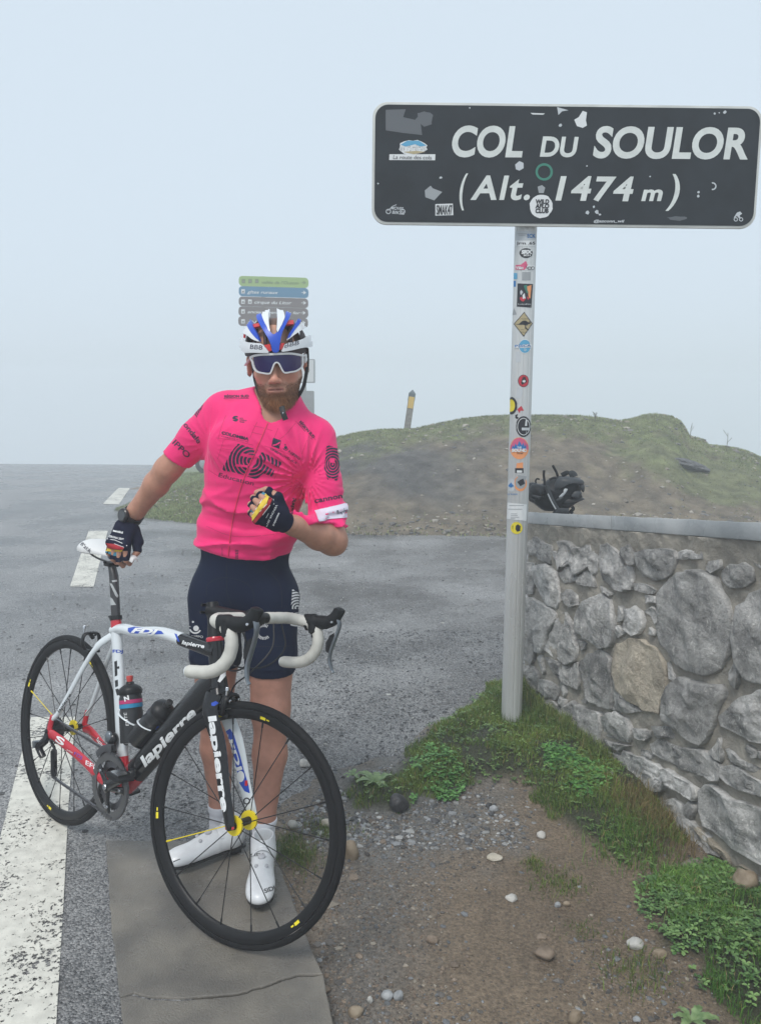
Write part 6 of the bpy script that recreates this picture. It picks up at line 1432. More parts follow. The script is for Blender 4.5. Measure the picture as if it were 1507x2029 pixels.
def rib(P, m, th=.010, off=.0, name='rib', curve=True):
    P = smooth_curve(P, 3, True) if curve else P
    return project(name, flat_poly([[ZA(*p) for p in P]], 3), bh_, m, helm, off=off, thick=th, smooth=True, leap=.09)
rib([(630,235),(642,190),(674,148),(702,124),(722,119),(724,156),(704,164),(690,186),(680,235),(684,300),(692,368),(672,332),(648,285)], M_hw, .015, curve=False)
rib([(724,119),(748,126),(778,168),(800,215),(806,250),(782,310),(750,370),(742,350),(746,290),(750,220),(744,178),(726,156)], M_hw, .015, curve=False)
rib([(578,180),(600,158),(627,152),(632,172),(618,205),(630,240),(665,310),(700,368),(720,382),(742,368),(785,305),(812,245),(816,200),(812,150),(832,139),(858,150),(866,178),(850,235),(810,315),(782,380),(765,470),(755,518),(714,520),(702,470),(680,420),(640,350),(600,280),(582,225)], M_hb, .013)
rib([(505,240),(520,220),(545,212),(572,216),(550,232),(543,262),(560,320),(595,385),(608,430),(560,385),(520,325),(504,275)], M_hb, .013); rib([(445,335),(470,308),(500,316),(560,362),(592,405),(606,436),(560,422),(500,378),(455,350)], M_hw, .012)
rib([(893,188),(912,178),(930,182),(952,214),(945,250),(920,300),(880,352),(838,412),(848,370),(880,318),(905,270),(913,235),(905,208)], M_hb, .013); rib([(985,262),(1012,256),(1020,280),(1000,305),(940,345),(880,385),(834,420),(855,370),(900,320),(945,282)], M_hw, .012)
rib([(437,408),(452,400),(475,428),(530,445),(600,450),(630,458),(655,485),(682,524),(640,527),(560,525),(490,524),(462,495),(445,455)], M_hw, .012); rib([(782,516),(795,485),(815,455),(880,438),(950,415),(1000,385),(1025,350),(1036,332),(1054,368),(1053,420),(1034,468),(1000,482),(950,486),(880,502),(820,514)], M_hw, .012)
for P in ([(538,290),(598,278),(606,304),(548,318)], [(826,256),(884,254),(886,288),(824,290)], [(640,462),(690,455),(704,508),(682,516)], [(757,482),(778,448),(808,446),(784,500),(757,504)], [(985,315),(1004,310),(1028,348),(1014,362)], [(850,172),(905,190),(905,206),(852,190)], [(545,228),(575,212),(562,238),(540,250)], [(600,190),(640,160),(620,200)], [(745,145),(790,140),(800,155),(770,165)], [(455,370),(475,360),(470,400),(458,405)]): rib(P, M_hr, .006, curve=False)
ribs = [o for o in helm.children]; bhr = bvh_of(ribs)
for O, E, h in (((512, 492), (620, 500), 40), ((813, 484), (938, 456), 38)):
    a, e = ZA(*O), ZA(*E); project('lettering', text_px('BBB', a, (e[0]-a[0], e[1]-a[1]), (0, -h/4.432), .0, .12, 2), bhr, M_navy, helm, off=.0008, smooth=False)
# straps and buckle
M_strap = mat('strap_black', (.012, .012, .013), .6)
def on_head(px, py, back=0.): 
    d = ray(px, py); d = d/np.linalg.norm(d); h = bhead.ray_cast(Vector(CAM), Vector(d)); return A(*h[0])-d*.003 if h[0] is not None else atY(px, py, HED[1]+back)
bhead = BVHTree.FromPolygons([tuple(v) for v in hV], [list(map(int, f)) for f in hF])
for P in ([(498, 694), (500, 715), (503, 735), (505, 750), (509, 766), (514, 782), (522, 794)], [(608, 690), (609, 710), (608, 730), (605, 750), (601, 766), (594, 780), (586, 792)]):
    Q = []
    for px_, py_ in P:
        p = on_head(px_, py_, -.02); p[1] = min(p[1], HED[1]+.015); Q.append(p)
    b = MB(); b.tube(smooth_curve(Q, 4), [(.0016, .0055)]*(4*(len(Q)-1)+1), 8, up=(0, -1, 0)); b.build('strap', M_strap, helm)
q0, q1, q2 = jp(558, 806, 2.40), jp(561, 818, 2.385), jp(566, 832, 2.385)
b = MB(); b.tube(smooth_curve([q0, q1, q2], 4), [(.003, .0085)]*9, 10, up=(0, -1, 0)); b.build('strap', M_strap, helm); b = MB(); b.lathe([(.002, 0), (.002, -.002)], q1+A(0, -.003, 0), (0, 1, 0), 8); b.build('buckle_pin', M_steel, helm)
# ---- sunglasses
gE = lambda P: ellip(w2h(P).astype(np.float32), (0, -.012, .0), (.090, .121, .30))
Vg, Fg = surface_nets(gE, HED-A(.14, .2, .09), HED+A(.14, .05, .09), .004); bg = BVHTree.FromPolygons([tuple(v) for v in Vg], [list(map(int, f)) for f in Fg])
m = mat('mirror_lens', (.02, .01, .05), .12, spec=.45); N, L, bs = nodes_of(m)
tc = N.new('ShaderNodeTexCoord'); gr = N.new('ShaderNodeSeparateXYZ'); lw = N.new('ShaderNodeLayerWeight'); lw.inputs[0].default_value = .4
cr = N.new('ShaderNodeMix'); cr.data_type = 'RGBA'; cr.inputs[6].default_value = (.012, .01, .085, 1); cr.inputs[7].default_value = (.05, .008, .05, 1); L.new(lw.outputs[1], cr.inputs[0]); L.new(cr.outputs[2], bs.inputs['Base Color'])
lens = smooth_curve([(546,566),(600,553),(700,548),(850,542),(945,556),(955,600),(952,650),(905,682),(820,694),(795,665),(768,618),(742,606),(722,620),(704,668),(690,698),(640,700),(590,688),(560,650)], 3, True)
gl = project('sunglasses', flat_poly([[ZA(*p) for p in lens]], 3), bg, m, man, off=0, thick=.0015, label='white framed sunglasses with purple mirror lens')
M_gf = mat('glasses_white', (.72, .72, .72), .3)
def frame_line(P, w, closed=False): 
    Q = smooth_curve([ZA(*p) for p in P], 4, closed); return project('frame', line_px(np.vstack([Q, Q[:1]]) if closed else Q, w), bg, M_gf, gl, off=-.001, thick=.0045)
frame_line([(515,572),(545,556),(600,545),(700,540),(850,534),(930,544),(975,552),(1000,545)], 4.2); frame_line([(522,575),(538,610),(552,660),(575,690),(620,703),(682,710),(702,682),(722,628),(742,612),(765,624),(790,674),(815,702),(870,695),(915,685),(962,650),(968,600),(966,556)], 2.8)
for s, P in ((-1, [(517, 574)]), (1, [(997, 545)])):
    p = on_head(*ZA(*P[0])); 
    h = bg.ray_cast(Vector(CAM), Vector(unit(ray(*ZA(*P[0])))));  a = A(*h[0]) if h[0] is not None else h2w((s*.078, .02, .004))
    b = MB(); b.tube(smooth_curve([a, h2w((s*.086, .035, .006)), h2w((s*.086, .0, .010)), h2w((s*.080, -.03, .004))], 4), [(.002, .005)]*13, 8); b.build('temple_arm', M_gf, gl)
# ---- beard: short hairs rooted in the jaw
def beard():
    rng = np.random.default_rng(5); V = hV; Q = w2h(V.astype(np.float32)); m = beard_mask(Q); tri = hF; cen = V[tri].mean(1); mm = m[tri].mean(1)
    nrm = np.cross(V[tri[:, 1]]-V[tri[:, 0]], V[tri[:, 3]]-V[tri[:, 0]]); nrm /= np.linalg.norm(nrm, axis=1)[:, None]+1e-12; s = np.sign(((cen-HED)*nrm).sum(1)); nrm *= s[:, None]
    idx = np.where(mm > .15)[0]; pick = rng.choice(idx, 11000, p=mm[idx]/mm[idx].sum()); w = rng.random((len(pick), 2)); c = V[tri[pick]]
    P = c[:, 0]*((1-w[:, 0])*(1-w[:, 1]))[:, None]+c[:, 1]*(w[:, 0]*(1-w[:, 1]))[:, None]+c[:, 2]*(w[:, 0]*w[:, 1])[:, None]+c[:, 3]*((1-w[:, 0])*w[:, 1])[:, None]
    q = w2h(P.astype(np.float32)); low = sstep(-.06, -.10, q[:, 2]); L = (.0025+.0095*low)*rng.uniform(.6, 1.3, len(P)); n = nrm[pick]
    d = n*.8+A(0, 0, -1)*(.45+.4*low[:, None])+rng.normal(0, .30, n.shape); d /= np.linalg.norm(d, axis=1)[:, None]; side = np.cross(d, rng.normal(0, 1, n.shape)); side /= np.linalg.norm(side, axis=1)[:, None]
    wd = .00032; tip = P+d*L[:, None]+A(0, 0, -1)*(L*.25)[:, None]; VV = np.stack([P-side*wd, P+side*wd, tip+side*wd*.3, tip-side*wd*.3], 1).reshape(-1, 3); F = np.arange(len(VV)).reshape(-1, 4)
    cent = np.exp(-(q[:, 0]/.032)**2)[:, None]; base = A(.24, .125, .07)*(1-cent)+A(.42, .20, .09)*cent; t = rng.random(len(P)); c = base*(.5+.9*t[:, None])*np.where(low[:, None] > .5, 1.15, .8); c = np.repeat(c, 4, 0)
    o = put('beard', mesh_from('beard', tolocal(VV, man), F, mat('beard_hair', (.2, .1, .05), .6, vcol=True), colors=np.clip(c, 0, 1)), man); o['kind'] = 'stuff'; o['label'] = 'short reddish-brown full beard'
beard()

# ---- prints on the jersey
bj = bvh_of([jer]); ZC = lambda x, y: (400+x/6.279, 820+y/6.28); ZM = lambda x, y: (130+x/2.554, 750+y/2.555)
def pj(VF, m=M_navy, off=.0009, name='print', t=bj, par=None, **k): return project(name, VF, t, m, par or jer, off=off, **k)
def tj(f, body, a, b_, h, bold=.0, shear=0., m=M_navy, up=None, t=bj, par=None, off=.0011):
    O, E = f(*a), f(*b_); L_ = math.hypot(E[0]-O[0], E[1]-O[1]); sc = f(1, 0)[0]-f(0, 0)[0]; ux, uy = (E[0]-O[0])/L_, (E[1]-O[1])/L_; e = (uy*h*sc, -ux*h*sc) if up is None else up
    return pj(text_px(body, O, (E[0]-O[0], E[1]-O[1]), e, bold, shear, 2.5), m, off, 'lettering', t, par)
tj(ZC, 'COLOMBIA', (244, 250), (582, 332), 36, .05); tj(ZC, 'TIERRA DE ATLETAS', (240, 286), (578, 356), 13, 0); tj(ZC, 'Education', (208, 782), (640, 892), 56, .0)
tj(ZM, 'RÉGION SUD', (803, 98), (928, 96), 13, .04); tj(ZM, 'RÉGION SUD', (1180, 222), (1252, 304), 14, .04); pj(line_px([ZM(800, 103), ZM(928, 101)], .8)); pj(line_px([ZM(1174, 226), ZM(1246, 308)], .8))
tj(ZC, 'NIPPO', (1072, 478), (1210, 575), 34, .01); tj(ZC, 'ONE', (845, 440), (935, 492), 28, .03); tj(ZC, 'PROVENCE', (940, 496), (1172, 625), 28, -.0)
pj(flat_poly([[ZC(*p) for p in ((888,298),(984,332),(962,436),(866,398))]], 3)); pj(flat_poly([[ZC(*p) for p in ((880,385),(930,372),(975,345),(966,372),(925,392),(884,400))]], 3), M_pink, .0016)
pj(flat_poly([circle_px(*ZC(1042, 420), 3.2)], 2)); pj(ring_px(*ZC(1042, 420), 4.6, 5.8, 20, a0=.3, a1=3.0)); pj(flat_poly([circle_px(*ZC(1035, 385), 1.4)], 2))
for i, w in enumerate(('UCI', 'WORLD', 'TEAM')): tj(ZC, w, (468, 62+22*i), (468+[45, 90, 60][i], 62+22*i+[3, 8, 6][i]), 14, .03)
pj(flat_poly([[ZC(*p) for p in smooth_curve([(380,60),(400,30),(440,28),(450,45),(415,48),(455,70),(430,96),(395,90),(385,76),(420,74)], 3, True)]], 2))
def inpoly(p, poly):
    r = False
    for i in range(len(poly)):
        a, b_ = poly[i], poly[i-1]
        if (a[1] > p[1]) != (b_[1] > p[1]) and p[0] < (b_[0]-a[0])*(p[1]-a[1])/(b_[1]-a[1])+a[0]: r = not r
    return r
def rings(f, c, radii, wd, mask, holes, m, tilt=0., asp=1., step=.035, t=None, par=None, nrad=4):
    P = []; F = []
    for r in radii:
        n = int(2*PI/step)
        for k in range(n):
            a0, a1 = 2*PI*k/n, 2*PI*(k+1)/n
            for j in range(nrad):
                ra, rb = r+wd*j/nrad, r+wd*(j+1)/nrad; q = []
                for rr, aa in ((ra, a0), (rb, a0), (rb, a1), (ra, a1)):
                    x, y = rr*math.cos(aa)*asp, rr*math.sin(aa); q.append((c[0]+x*math.cos(tilt)-y*math.sin(tilt), c[1]+x*math.sin(tilt)+y*math.cos(tilt)))
                mid = (sum(v[0] for v in q)/4, sum(v[1] for v in q)/4)
                if inpoly(mid, mask) and not any(inpoly(mid, h) for h in holes): F.append(tuple(range(len(P), len(P)+4))); P += [f(*v) for v in q]
    return pj((A(*P), F), m, .001, 'print', t or bj, par)
EFm = [(245,700),(300,600),(370,470),(450,372),(700,452),(690,470),(760,478),(1000,605),(955,668),(830,600),(800,640),(905,708),(868,785),(768,735),(680,815),(600,790),(540,765),(410,728)]
rings(ZC, (615, 585), [18, 62, 106, 150, 194, 238, 282, 326, 370], 30, EFm, [[(505,486),(668,522),(640,552),(480,522)], [(425,622),(585,640),(565,668),(408,650)], [(700,440),(740,478),(560,790),(530,770)], [(800,560),(860,612),(820,650),(770,620)]], M_navy, .3, 1.05)
# fine printed lines, zip and hem marks
for P in ([(640,150),(760,175),(880,210)], [(620,230),(760,262)], [(180,300),(400,330),(640,390)], [(950,180),(900,300)], [(1165,115),(1040,260),(940,330)], [(1160,90),(1280,190),(1420,330)], [(250,430),(370,450)], [(960,690),(880,850)], [(300,20),(240,180),(205,320)], [(90,700),(230,790)], [(780,400),(1000,470),(1230,560)], [(1330,280),(1240,500)], [(640,905),(900,960)], [(60,1400),(300,1500),(520,1530),(900,1500)], [(1140,720),(1120,820)], [(270,330),(200,560)], [(690,100),(640,200),(600,300)]): pj(line_px([ZC(*p) for p in smooth_curve(P, 4)], .7), M_pinkd, .0007)
zp = smooth_curve([(838,75),(800,170),(750,290),(700,400),(630,560),(560,720),(510,860),(460,1020),(420,1180),(385,1350),(360,1520),(340,1700),(330,1845)], 4); pj(line_px([ZC(*p) for p in zp], 2.4), M_pinkd, .0010, 'zip'); pj(line_px([ZC(p[0]-9, p[1]) for p in zp], 1.6), mat('zip_pink', (.85, .02, .10), .5), .0014, 'zip')
pj(flat_poly([circle_px(*ZC(828, 92), 1.8)], 0), M_steel, .002, 'zip_pull'); [pj(line_px([ZC(415, y), ZC(455, y+3)], 1.4)) for y in (1695, 1715, 1735, 1755, 1775, 1792)]; tj(ZC, 'ISADORE', (262, 1765), (258, 1660), 12, 0)
# sleeves
tj(ZM, 'cannon', (1262, 630), (1400, 604), 26, .02); pj(flat_poly([[ZM(*p) for p in ((1262,668),(1330,652),(1424,630),(1430,704),(1350,712),(1278,724))]], 3), mat('sleeve_white', (.66, .62, .72), .6), .0026, 'sleeve_band'); tj(ZM, 'Rapha', (1372, 690), (1425, 676), 22, 0, .2, off=.0042)
rings(ZM, (1350, 435), [6, 20, 34, 48, 62, 76, 90], 9, [(1320,336),(1372,350),(1388,440),(1372,522),(1342,500),(1325,512),(1308,455)], [[(1335,400),(1362,405),(1360,430),(1335,425)]], M_navy, 0, .8, .07)
tj(ZM, 'ondale', (596, 236), (670, 330), 27, .02); tj(ZM, 'IPPO', (540, 328), (615, 404), 30, .01); tj(ZM, 'Rapha', (1150, 605), (1138, 696), 16, .03)
rings(ZM, (690, 160), [6, 18, 30, 42, 54, 66, 78], 8, [(652,180),(655,140),(700,84),(718,84),(700,125),(690,150),(665,196)], [], M_navy, 0, .8, .08)
# shorts
bsx = bvh_of([sho]); pk = dict(t=bsx, par=sho)
x, y = Z4(205, 690); pj(flat_poly([circle_px(x, y, 5.5)], 3), M_fwhite, **pk); pj(ring_px(x-1.5, y-1.5, 9.5, 12.5, 20, a0=.5, a1=3.4), M_fwhite, **pk); pj(flat_poly([circle_px(*Z4(180, 637), 2)], 0), M_fwhite, **pk); tj(Z4, 'NIPPO', (170, 765), (262, 770), 20, 0, m=M_fwhite, **pk)
rings(Z4, (1040, 520), [10, 32, 54, 76, 98, 120, 142], 13, [(1000,365),(1055,400),(1050,700),(1020,705),(975,690),(990,600),(985,550)], [[(985,560),(1060,560),(1060,530),(985,530)]], M_fwhite, 0, 1, .05, **pk)
for k in range(22):
    a = math.radians(50+k*12); x0, y0 = Z4(765+42*math.cos(a), 720-42*math.sin(a)*-1); x1, y1 = Z4(765+66*math.cos(a), 720+66*math.sin(a)); pj(line_px([(x0, y0), (x1, y1)], 1.1), M_fwhite, **pk)
for P in ([(455,150),(460,270),(462,400),(500,500)], [(290,420),(300,330),(380,280),(460,270),(560,290),(650,340),(685,420),(670,490)], [(760,180),(850,260),(905,350),(915,520)], [(640,835),(820,842),(1010,835)], [(235,70),(180,180),(150,330)]): pj(line_px([Z4(*p) for p in smooth_curve(P, 5)], .9), mat('seam_navy', (.002, .004, .014), .7), .0006, 'seam', **pk)
# gloves
bl, br_ = bvh_of([gL]), bvh_of([gR]); M_gb, M_gy, M_gr = mat('glove_blue', (.05, .22, .32), .7), mat('glove_yellow', (.72, .5, .05), .7), mat('glove_red', (.42, .02, .03), .7)
ZG = lambda x, y: (480+x/6.85, 950+y/6.85)
def band(f, t, par, P, m, off=.0012, name='stripe'): return pj(flat_poly([[f(*p) for p in P]], 2.5), m, off, name, t, par)
for P in ([(232,238),(280,170),(310,195),(262,262)], [(165,340),(205,280),(240,300),(200,362)], [(108,430),(150,372),(188,390),(150,450)], [(55,520),(90,478),(108,490),(70,570)]): band(ZG, bl, gL, P, M_gb)
band(ZG, bl, gL, [(312,195),(366,228),(330,330),(240,430),(130,580),(95,565),(150,470),(250,320)], M_gy); band(ZG, bl, gL, [(372,232),(408,258),(370,350),(270,480),(170,600),(138,585),(240,440),(335,335)], M_gr)
pj(line_px([ZG(*p) for p in ((312,193),(250,316),(150,466),(92,562))], 1), M_fwhite, .0016, 'stripe', bl, gL); pj(line_px([ZG(*p) for p in ((370,230),(333,333),(240,435),(134,583))], 1), M_fwhite, .0018, 'stripe', bl, gL); pj(line_px([ZG(*p) for p in ((408,256),(372,350),(272,482),(168,606))], 1), M_fwhite, .0018, 'stripe', bl, gL); pj(line_px([ZG(*p) for p in ((425,262),(425,330),(320,520),(208,636))], 1), M_fwhite, .0016, 'stripe', bl, gL)
tj(ZG, 'VERONA 2019', (455, 340), (315, 630), 26, .02, m=M_fwhite, t=bl, par=gL); tj(ZG, 'santini', (490, 450), (410, 620), 26, .03, m=M_fwhite, t=bl, par=gL)
band(Z3, br_, gR, [(438,424),(540,436),(648,474),(640,492),(600,498),(500,486),(428,462)], M_gr); band(Z3, br_, gR, [(426,466),(500,490),(600,502),(638,496),(618,520),(540,522),(450,512),(410,494)], M_gy)
for P in ([(400,498),(420,500),(416,545),(396,540)], [(432,508),(466,514),(462,550),(430,546)], [(474,522),(508,524),(504,562),(472,558)], [(530,526),(606,524),(600,568),(528,566)]): band(Z3, br_, gR, P, M_gb)
pj(line_px([Z3(*p) for p in ((462,380),(550,395),(620,425),(680,456))], 1), M_fwhite, .0016, 'stripe', br_, gR); pj(line_px([Z3(*p) for p in ((436,420),(540,432),(648,470))], .8), M_fwhite, .0016, 'stripe', br_, gR)
tj(Z3, 'santini', (526, 296), (634, 320), 26, .04, m=M_fwhite, t=br_, par=gR); tj(Z3, 'VERONA 2019', (470, 358), (640, 396), 24, .02, m=M_fwhite, t=br_, par=gR)
# shoe lettering
ZS = lambda x, y: (300+x/5.382, 1560+y/5.382)
tj(ZS, 'SIDI', (1210, 1130), (1318, 1090), 46, .02, m=M_dblk, t=bvL, par=shL); tj(ZS, 'SIDI', (1062, 738), (1196, 732), 30, .02, m=M_dblk, t=bvL, par=shL); tj(ZS, 'SIDI', (530, 405), (612, 440), 26, .02, m=M_dblk, t=bvR, par=shR)
pj(line_px([ZS(185, 822), ZS(245, 790), ZS(306, 765)], 1.6), M_dblk, .001, 'print', bvR, shR)
# ============================================================ PLANTS, STONES AND SMALL THINGS
def ground_h(x, y):
    x, y = np.atleast_1d(np.asarray(x, float)), np.atleast_1d(np.asarray(y, float)); g = gz(x, y); a = sd_poly(x, y, AREA)+n2(x, y, 5, 31, 4)*.07
    return np.where(a < 0, np.maximum(g, road_z(x, y)), g)
def pip(x, y, poly): return sd_poly(x, y, poly) < 0
def grass(name, P, h, w, c1, c2, lean=.5, seed=1, label=None, seg=2, tone=None):
    rng = np.random.default_rng(seed); n = len(P); a = rng.uniform(0, 2*PI, n); d = np.stack([np.cos(a), np.sin(a), 0*a], 1); s = np.stack([-np.sin(a+rng.normal(0, .8, n)), np.cos(a+rng.normal(0, .8, n)), 0*a], 1)
    H = (h*rng.uniform(.45, 1.25, n))[:, None]; L = (rng.uniform(.1, 1, n)*lean)[:, None]; W = (w*rng.uniform(.6, 1.3, n))[:, None]; up = A(0, 0, 1)
    b0, b1 = P-s*W/2, P+s*W/2; m = P+up*H*.6+d*H*L*.3; m0, m1 = m-s*W*.4, m+s*W*.4; t = P+up*H*(1-.35*L)+d*H*L
    V = np.stack([b0, b1, m1, m0, t], 1).reshape(-1, 3); i = np.arange(n)*5; F = np.concatenate([np.stack([i, i+1, i+2], 1), np.stack([i, i+2, i+3], 1), np.stack([i+3, i+2, i+4], 1)])
    k = rng.random(n) if tone is None else np.clip(tone+rng.normal(0, .18, n), 0, 1); c = A(*c1)*(1-k[:, None])+A(*c2)*k[:, None]; c = c*rng.uniform(.7, 1.2, (n, 1)); dry = rng.random(n) < .07; c[dry] = A(.28, .22, .10)
    c = np.repeat(c, 5, 0)
    me = mesh_from(name, V, F, mat('grass_blade', (.1, .2, .05), .6, spec=.25, vcol=True), colors=c, smooth=False); o = put(name, me, kind='stuff'); 
    if label: o['label'] = label
    return o
def scatter(poly, n, seed, edge=.05, extra=None):
    rng = np.random.default_rng(seed); Q = A(*poly); lo, hi = Q.min(0)-.1, Q.max(0)+.1; out = []
    while sum(map(len, out)) < n:
        p = rng.uniform(lo, hi, (n*2, 2)); d = sd_poly(p[:, 0], p[:, 1], Q); cl = n2(p[:, 0], p[:, 1], 7, seed, 3)
        keep = (d < edge*cl*2) & (rng.random(len(p)) < np.clip(.55+cl*1.6-np.maximum(0, d+.05)*6, .03, 1)); keep &= ((p[:, 0]-W0[0])*WN[0]+(p[:, 1]-W0[1])*WN[1]) > -.01
        out.append(p[keep])
    p = np.concatenate(out)[:n]; return np.c_[p, ground_h(p[:, 0], p[:, 1])-.004]
P = scatter(BANK, 40000, 3); grass('grass', P, .030, .0022, (.05, .11, .022), (.22, .30, .06), .8, 3, tone=n2(P[:, 0], P[:, 1], 5, 77, 2)*.6+.5)
P = scatter(LAWN, 30000, 4); grass('grass', P, .036, .0024, (.045, .12, .022), (.17, .32, .06), .8, 4, tone=n2(P[:, 0], P[:, 1], 5, 78, 2)*.6+.45)
# tall rank grass along the wall foot and pole
rng = np.random.default_rng(9); u = rng.uniform(-.15, .9, 3500); q = W0+WD*u[:, None]+WN*(.03+np.abs(rng.normal(0, .035, 3500)))[:, None]; P = np.c_[q, ground_h(q[:, 0], q[:, 1])]
grass('grass', P[(u < .85)], .06, .0020, (.06, .12, .025), (.22, .26, .08), .8, 5)
q = A(PX, PY)+rng.normal(0, .06, (1200, 2))+A(.04, .02); grass('grass', np.c_[q, ground_h(q[:, 0], q[:, 1])], .06, .002, (.05, .11, .02), (.13, .2, .04), .6, 6)
q = atz(1285, 1600, .04)[:2]+rng.normal(0, 1, (1300, 2))*A(.07, .10); grass('grass', np.c_[q, ground_h(q[:, 0], q[:, 1])], .07, .0018, (.10, .085, .035), (.24, .18, .08), .8, 7)
# broad low leaves: clover and plantain among the grass
def leaves(name, P, r, seed, c1, c2):
    rng = np.random.default_rng(seed); V = []; F = []; C = []; n = 0
    T = np.array([(0, 0), (.35, .28), (.75, .36), (1.0, 0), (.75, -.36), (.35, -.28)]); 
    k3 = rng.integers(2, 5, len(P))
    for p, k in zip(P, k3):
        h = rng.uniform(.006, .028); c = (A(*c1)+(A(*c2)-A(*c1))*rng.random())*rng.uniform(.75, 1.2); a0 = rng.uniform(0, 6.3)
        for j in range(k):
            a = a0+2*PI*j/k+rng.normal(0, .2); R = r*rng.uniform(.5, 1.6); til = rng.uniform(-.35, .5); ca, sa = math.cos(a), math.sin(a)
            for x, y in T: V.append(p+A((x*ca-y*sa)*R, (x*sa+y*ca)*R, h+x*R*til+(abs(y)*.3)*R)); C.append(c)
            F.append((n, n+1, n+2, n+3)); F.append((n, n+3, n+4, n+5)); n += 6
    o = put(name, mesh_from(name, A(*V), np.array(F), mat('leaf', (.06, .16, .04), .45, spec=.4, vcol=True), colors=A(*C), smooth=False)); o['kind'] = 'stuff'; return o
leaves('clover', scatter(LAWN, 2600, 14), .0115, 1, (.05, .12, .035), (.17, .28, .09)); leaves('clover', scatter(BANK, 1300, 15), .009, 2, (.05, .11, .03), (.17, .26, .08))
sub = [atz(*p)[:2] for p in [(1080, 1500), (1180, 1500), (1230, 1560), (1150, 1600), (1090, 1560)]]; leaves('clover', scatter(sub, 500, 16), .013, 3, (.04, .14, .03), (.12, .27, .06))
sub = [atz(*p)[:2] for p in [(800, 1535), (850, 1505), (920, 1525), (900, 1560), (820, 1575)]]; leaves('clover', scatter(sub, 330, 17), .013, 4, (.06, .17, .04), (.14, .3, .08))
# separate tufts on the trodden earth
def tuft(name, px, py, rad, n, h, label, c1=(.05, .10, .02), c2=(.17, .22, .05), broad=False, stretch=(1, 1)):
    c = atz(px, py, -.01); rng = np.random.default_rng(int(px*7+py)); q = c[:2]+rng.normal(0, rad, (n, 2))*A(*stretch); z = ground_h(q[:, 0], q[:, 1])
    o = grass(name, np.c_[q, z-.003], h, .0022, c1, c2, 1.0, int(px)); tagit(o, label)
    if n >= 500: del o['kind']; o['category'] = 'grass tuft'
    return o
TF = 'grass_tuft'
for t in [(TF, 580, 1688, .045, 900, .04, 'bright grass tuft growing against the slab edge behind the front wheel'), (TF, 640, 1632, .035, 350, .03, 'thin grass tuft behind the front tyre, near the pale broken stone'), (TF, 1110, 1732, .045, 520, .022, 'low olive grass tuft in mid earth below the grassy bank'),
          (TF, 1057, 1694, .022, 220, .025, 'small dark grass tuft left of the low olive tuft'), (TF, 1262, 1908, .05, 420, .03, 'sparse yellowish grass tuft at the lower left edge of the clover'), (TF, 1160, 1828, .03, 130, .02, 'faint sparse tuft between the round brown stone and the clover'), (TF, 1250, 1668, .07, 1400, .045, 'long green grass tuft at the wall foot, below the reddish grass', (.05, .13, .02), (.16, .27, .05)), (TF, 700, 1625, .05, 120, .015, 'scant greenish tuft between the tyre and the black lump of asphalt')]: tuft(*t)
# dandelion rosettes
def rosette(px, py, r, n, label, seed):
    c = atz(px, py, -.012); c[2] = ground_h(c[0], c[1])[0]; t = thing('weed', label, 'plant', tuple(c)); rng = np.random.default_rng(seed)
    for k in range(n):
        a = 2*PI*k/n+rng.normal(0, .25); L = r*rng.uniform(.65, 1.2); d = A(math.cos(a), math.sin(a), 0); s = A(-d[1], d[0], 0); pr = []; m = 8; V = []; F = []
        for i in range(m+1):
            u = i/m; w = .17*L*(math.sin(PI*min(1, u*1.02))**.7)*(1+.35*(i % 2)) if 0 < i < m else .008; z = .012+.30*L*math.sin(u*2.4)*rng.uniform(.9, 1.1)
            V += [c+d*L*u-s*w+A(0, 0, z+.18*w), c+d*L*u+A(0, 0, z-.05*w), c+d*L*u+s*w+A(0, 0, z+.18*w)]
            if i: j = 3*i; F += [(j-3, j-2, j+1, j), (j-2, j-1, j+2, j+1)]
        b = MB(); b.add(V, F); b.build('leaf', mat('weed_leaf', (.10, .17, .06), .45, var=.3, vscale=60, col2=(.2, .28, .12)), t)
rosette(745, 1560, .085, 9, 'pale green broad-leaved weed rosette left of the black lump of asphalt', 3); rosette(700, 1552, .05, 6, 'small dark-leaved weed by the asphalt edge, nearest the tyre', 4); rosette(1370, 2005, .06, 6, 'small leafy weed at the bottom of the picture beneath the clover', 5)
# ---- stones
def lump(name, px, py, wpx, hpx, m, label, seed, cat='stone', flat_=.6, sub_=3, rough_=.18, z=None, sink=.25, group=None):
    c = atz(px, py+hpx*.35, 0); zz = ground_h(c[0], c[1])[0]; k = np.linalg.norm(c-CAM)/FPX; rx, rz = wpx*k/2, hpx*k/2; bm = bmesh.new(); bmesh.ops.create_icosphere(bm, subdivisions=sub_, radius=1)
    V = np.array([v.co[:] for v in bm.verts]); nn = vnoise(V+seed*5.3, 1.3, seed, 3)*rough_*1.6+vnoise(V+seed, 4, seed+1, 2)*rough_*.4; V = V*(1+nn)[:, None]
    rg = np.random.default_rng(seed)
    for _ in range(5):
        n = unit(rg.normal(0, 1, 3)); d = V@n-rg.uniform(.62, .85); V = V-np.outer(np.maximum(d, 0)*.85, n)
    V = V*A(rx, rx*.8, rz*1.15)+A(c[0], c[1], zz+rz*(1-sink))
    for v, q in zip(bm.verts, V): v.co = q
    me = bpy.data.meshes.new(name); bm.to_mesh(me); bm.free(); me.materials.append(m); me.polygons.foreach_set('use_smooth', np.ones(len(me.polygons), bool)); return put(name, me, None, label=label, cat=cat, group=group)
def smat(n, c, c2=None, r=.6): return mat('pebble_'+n, c, r, var=.25, vscale=30, col2=c2, bump=.8, bscale=90, bdist=.004, detail=10)
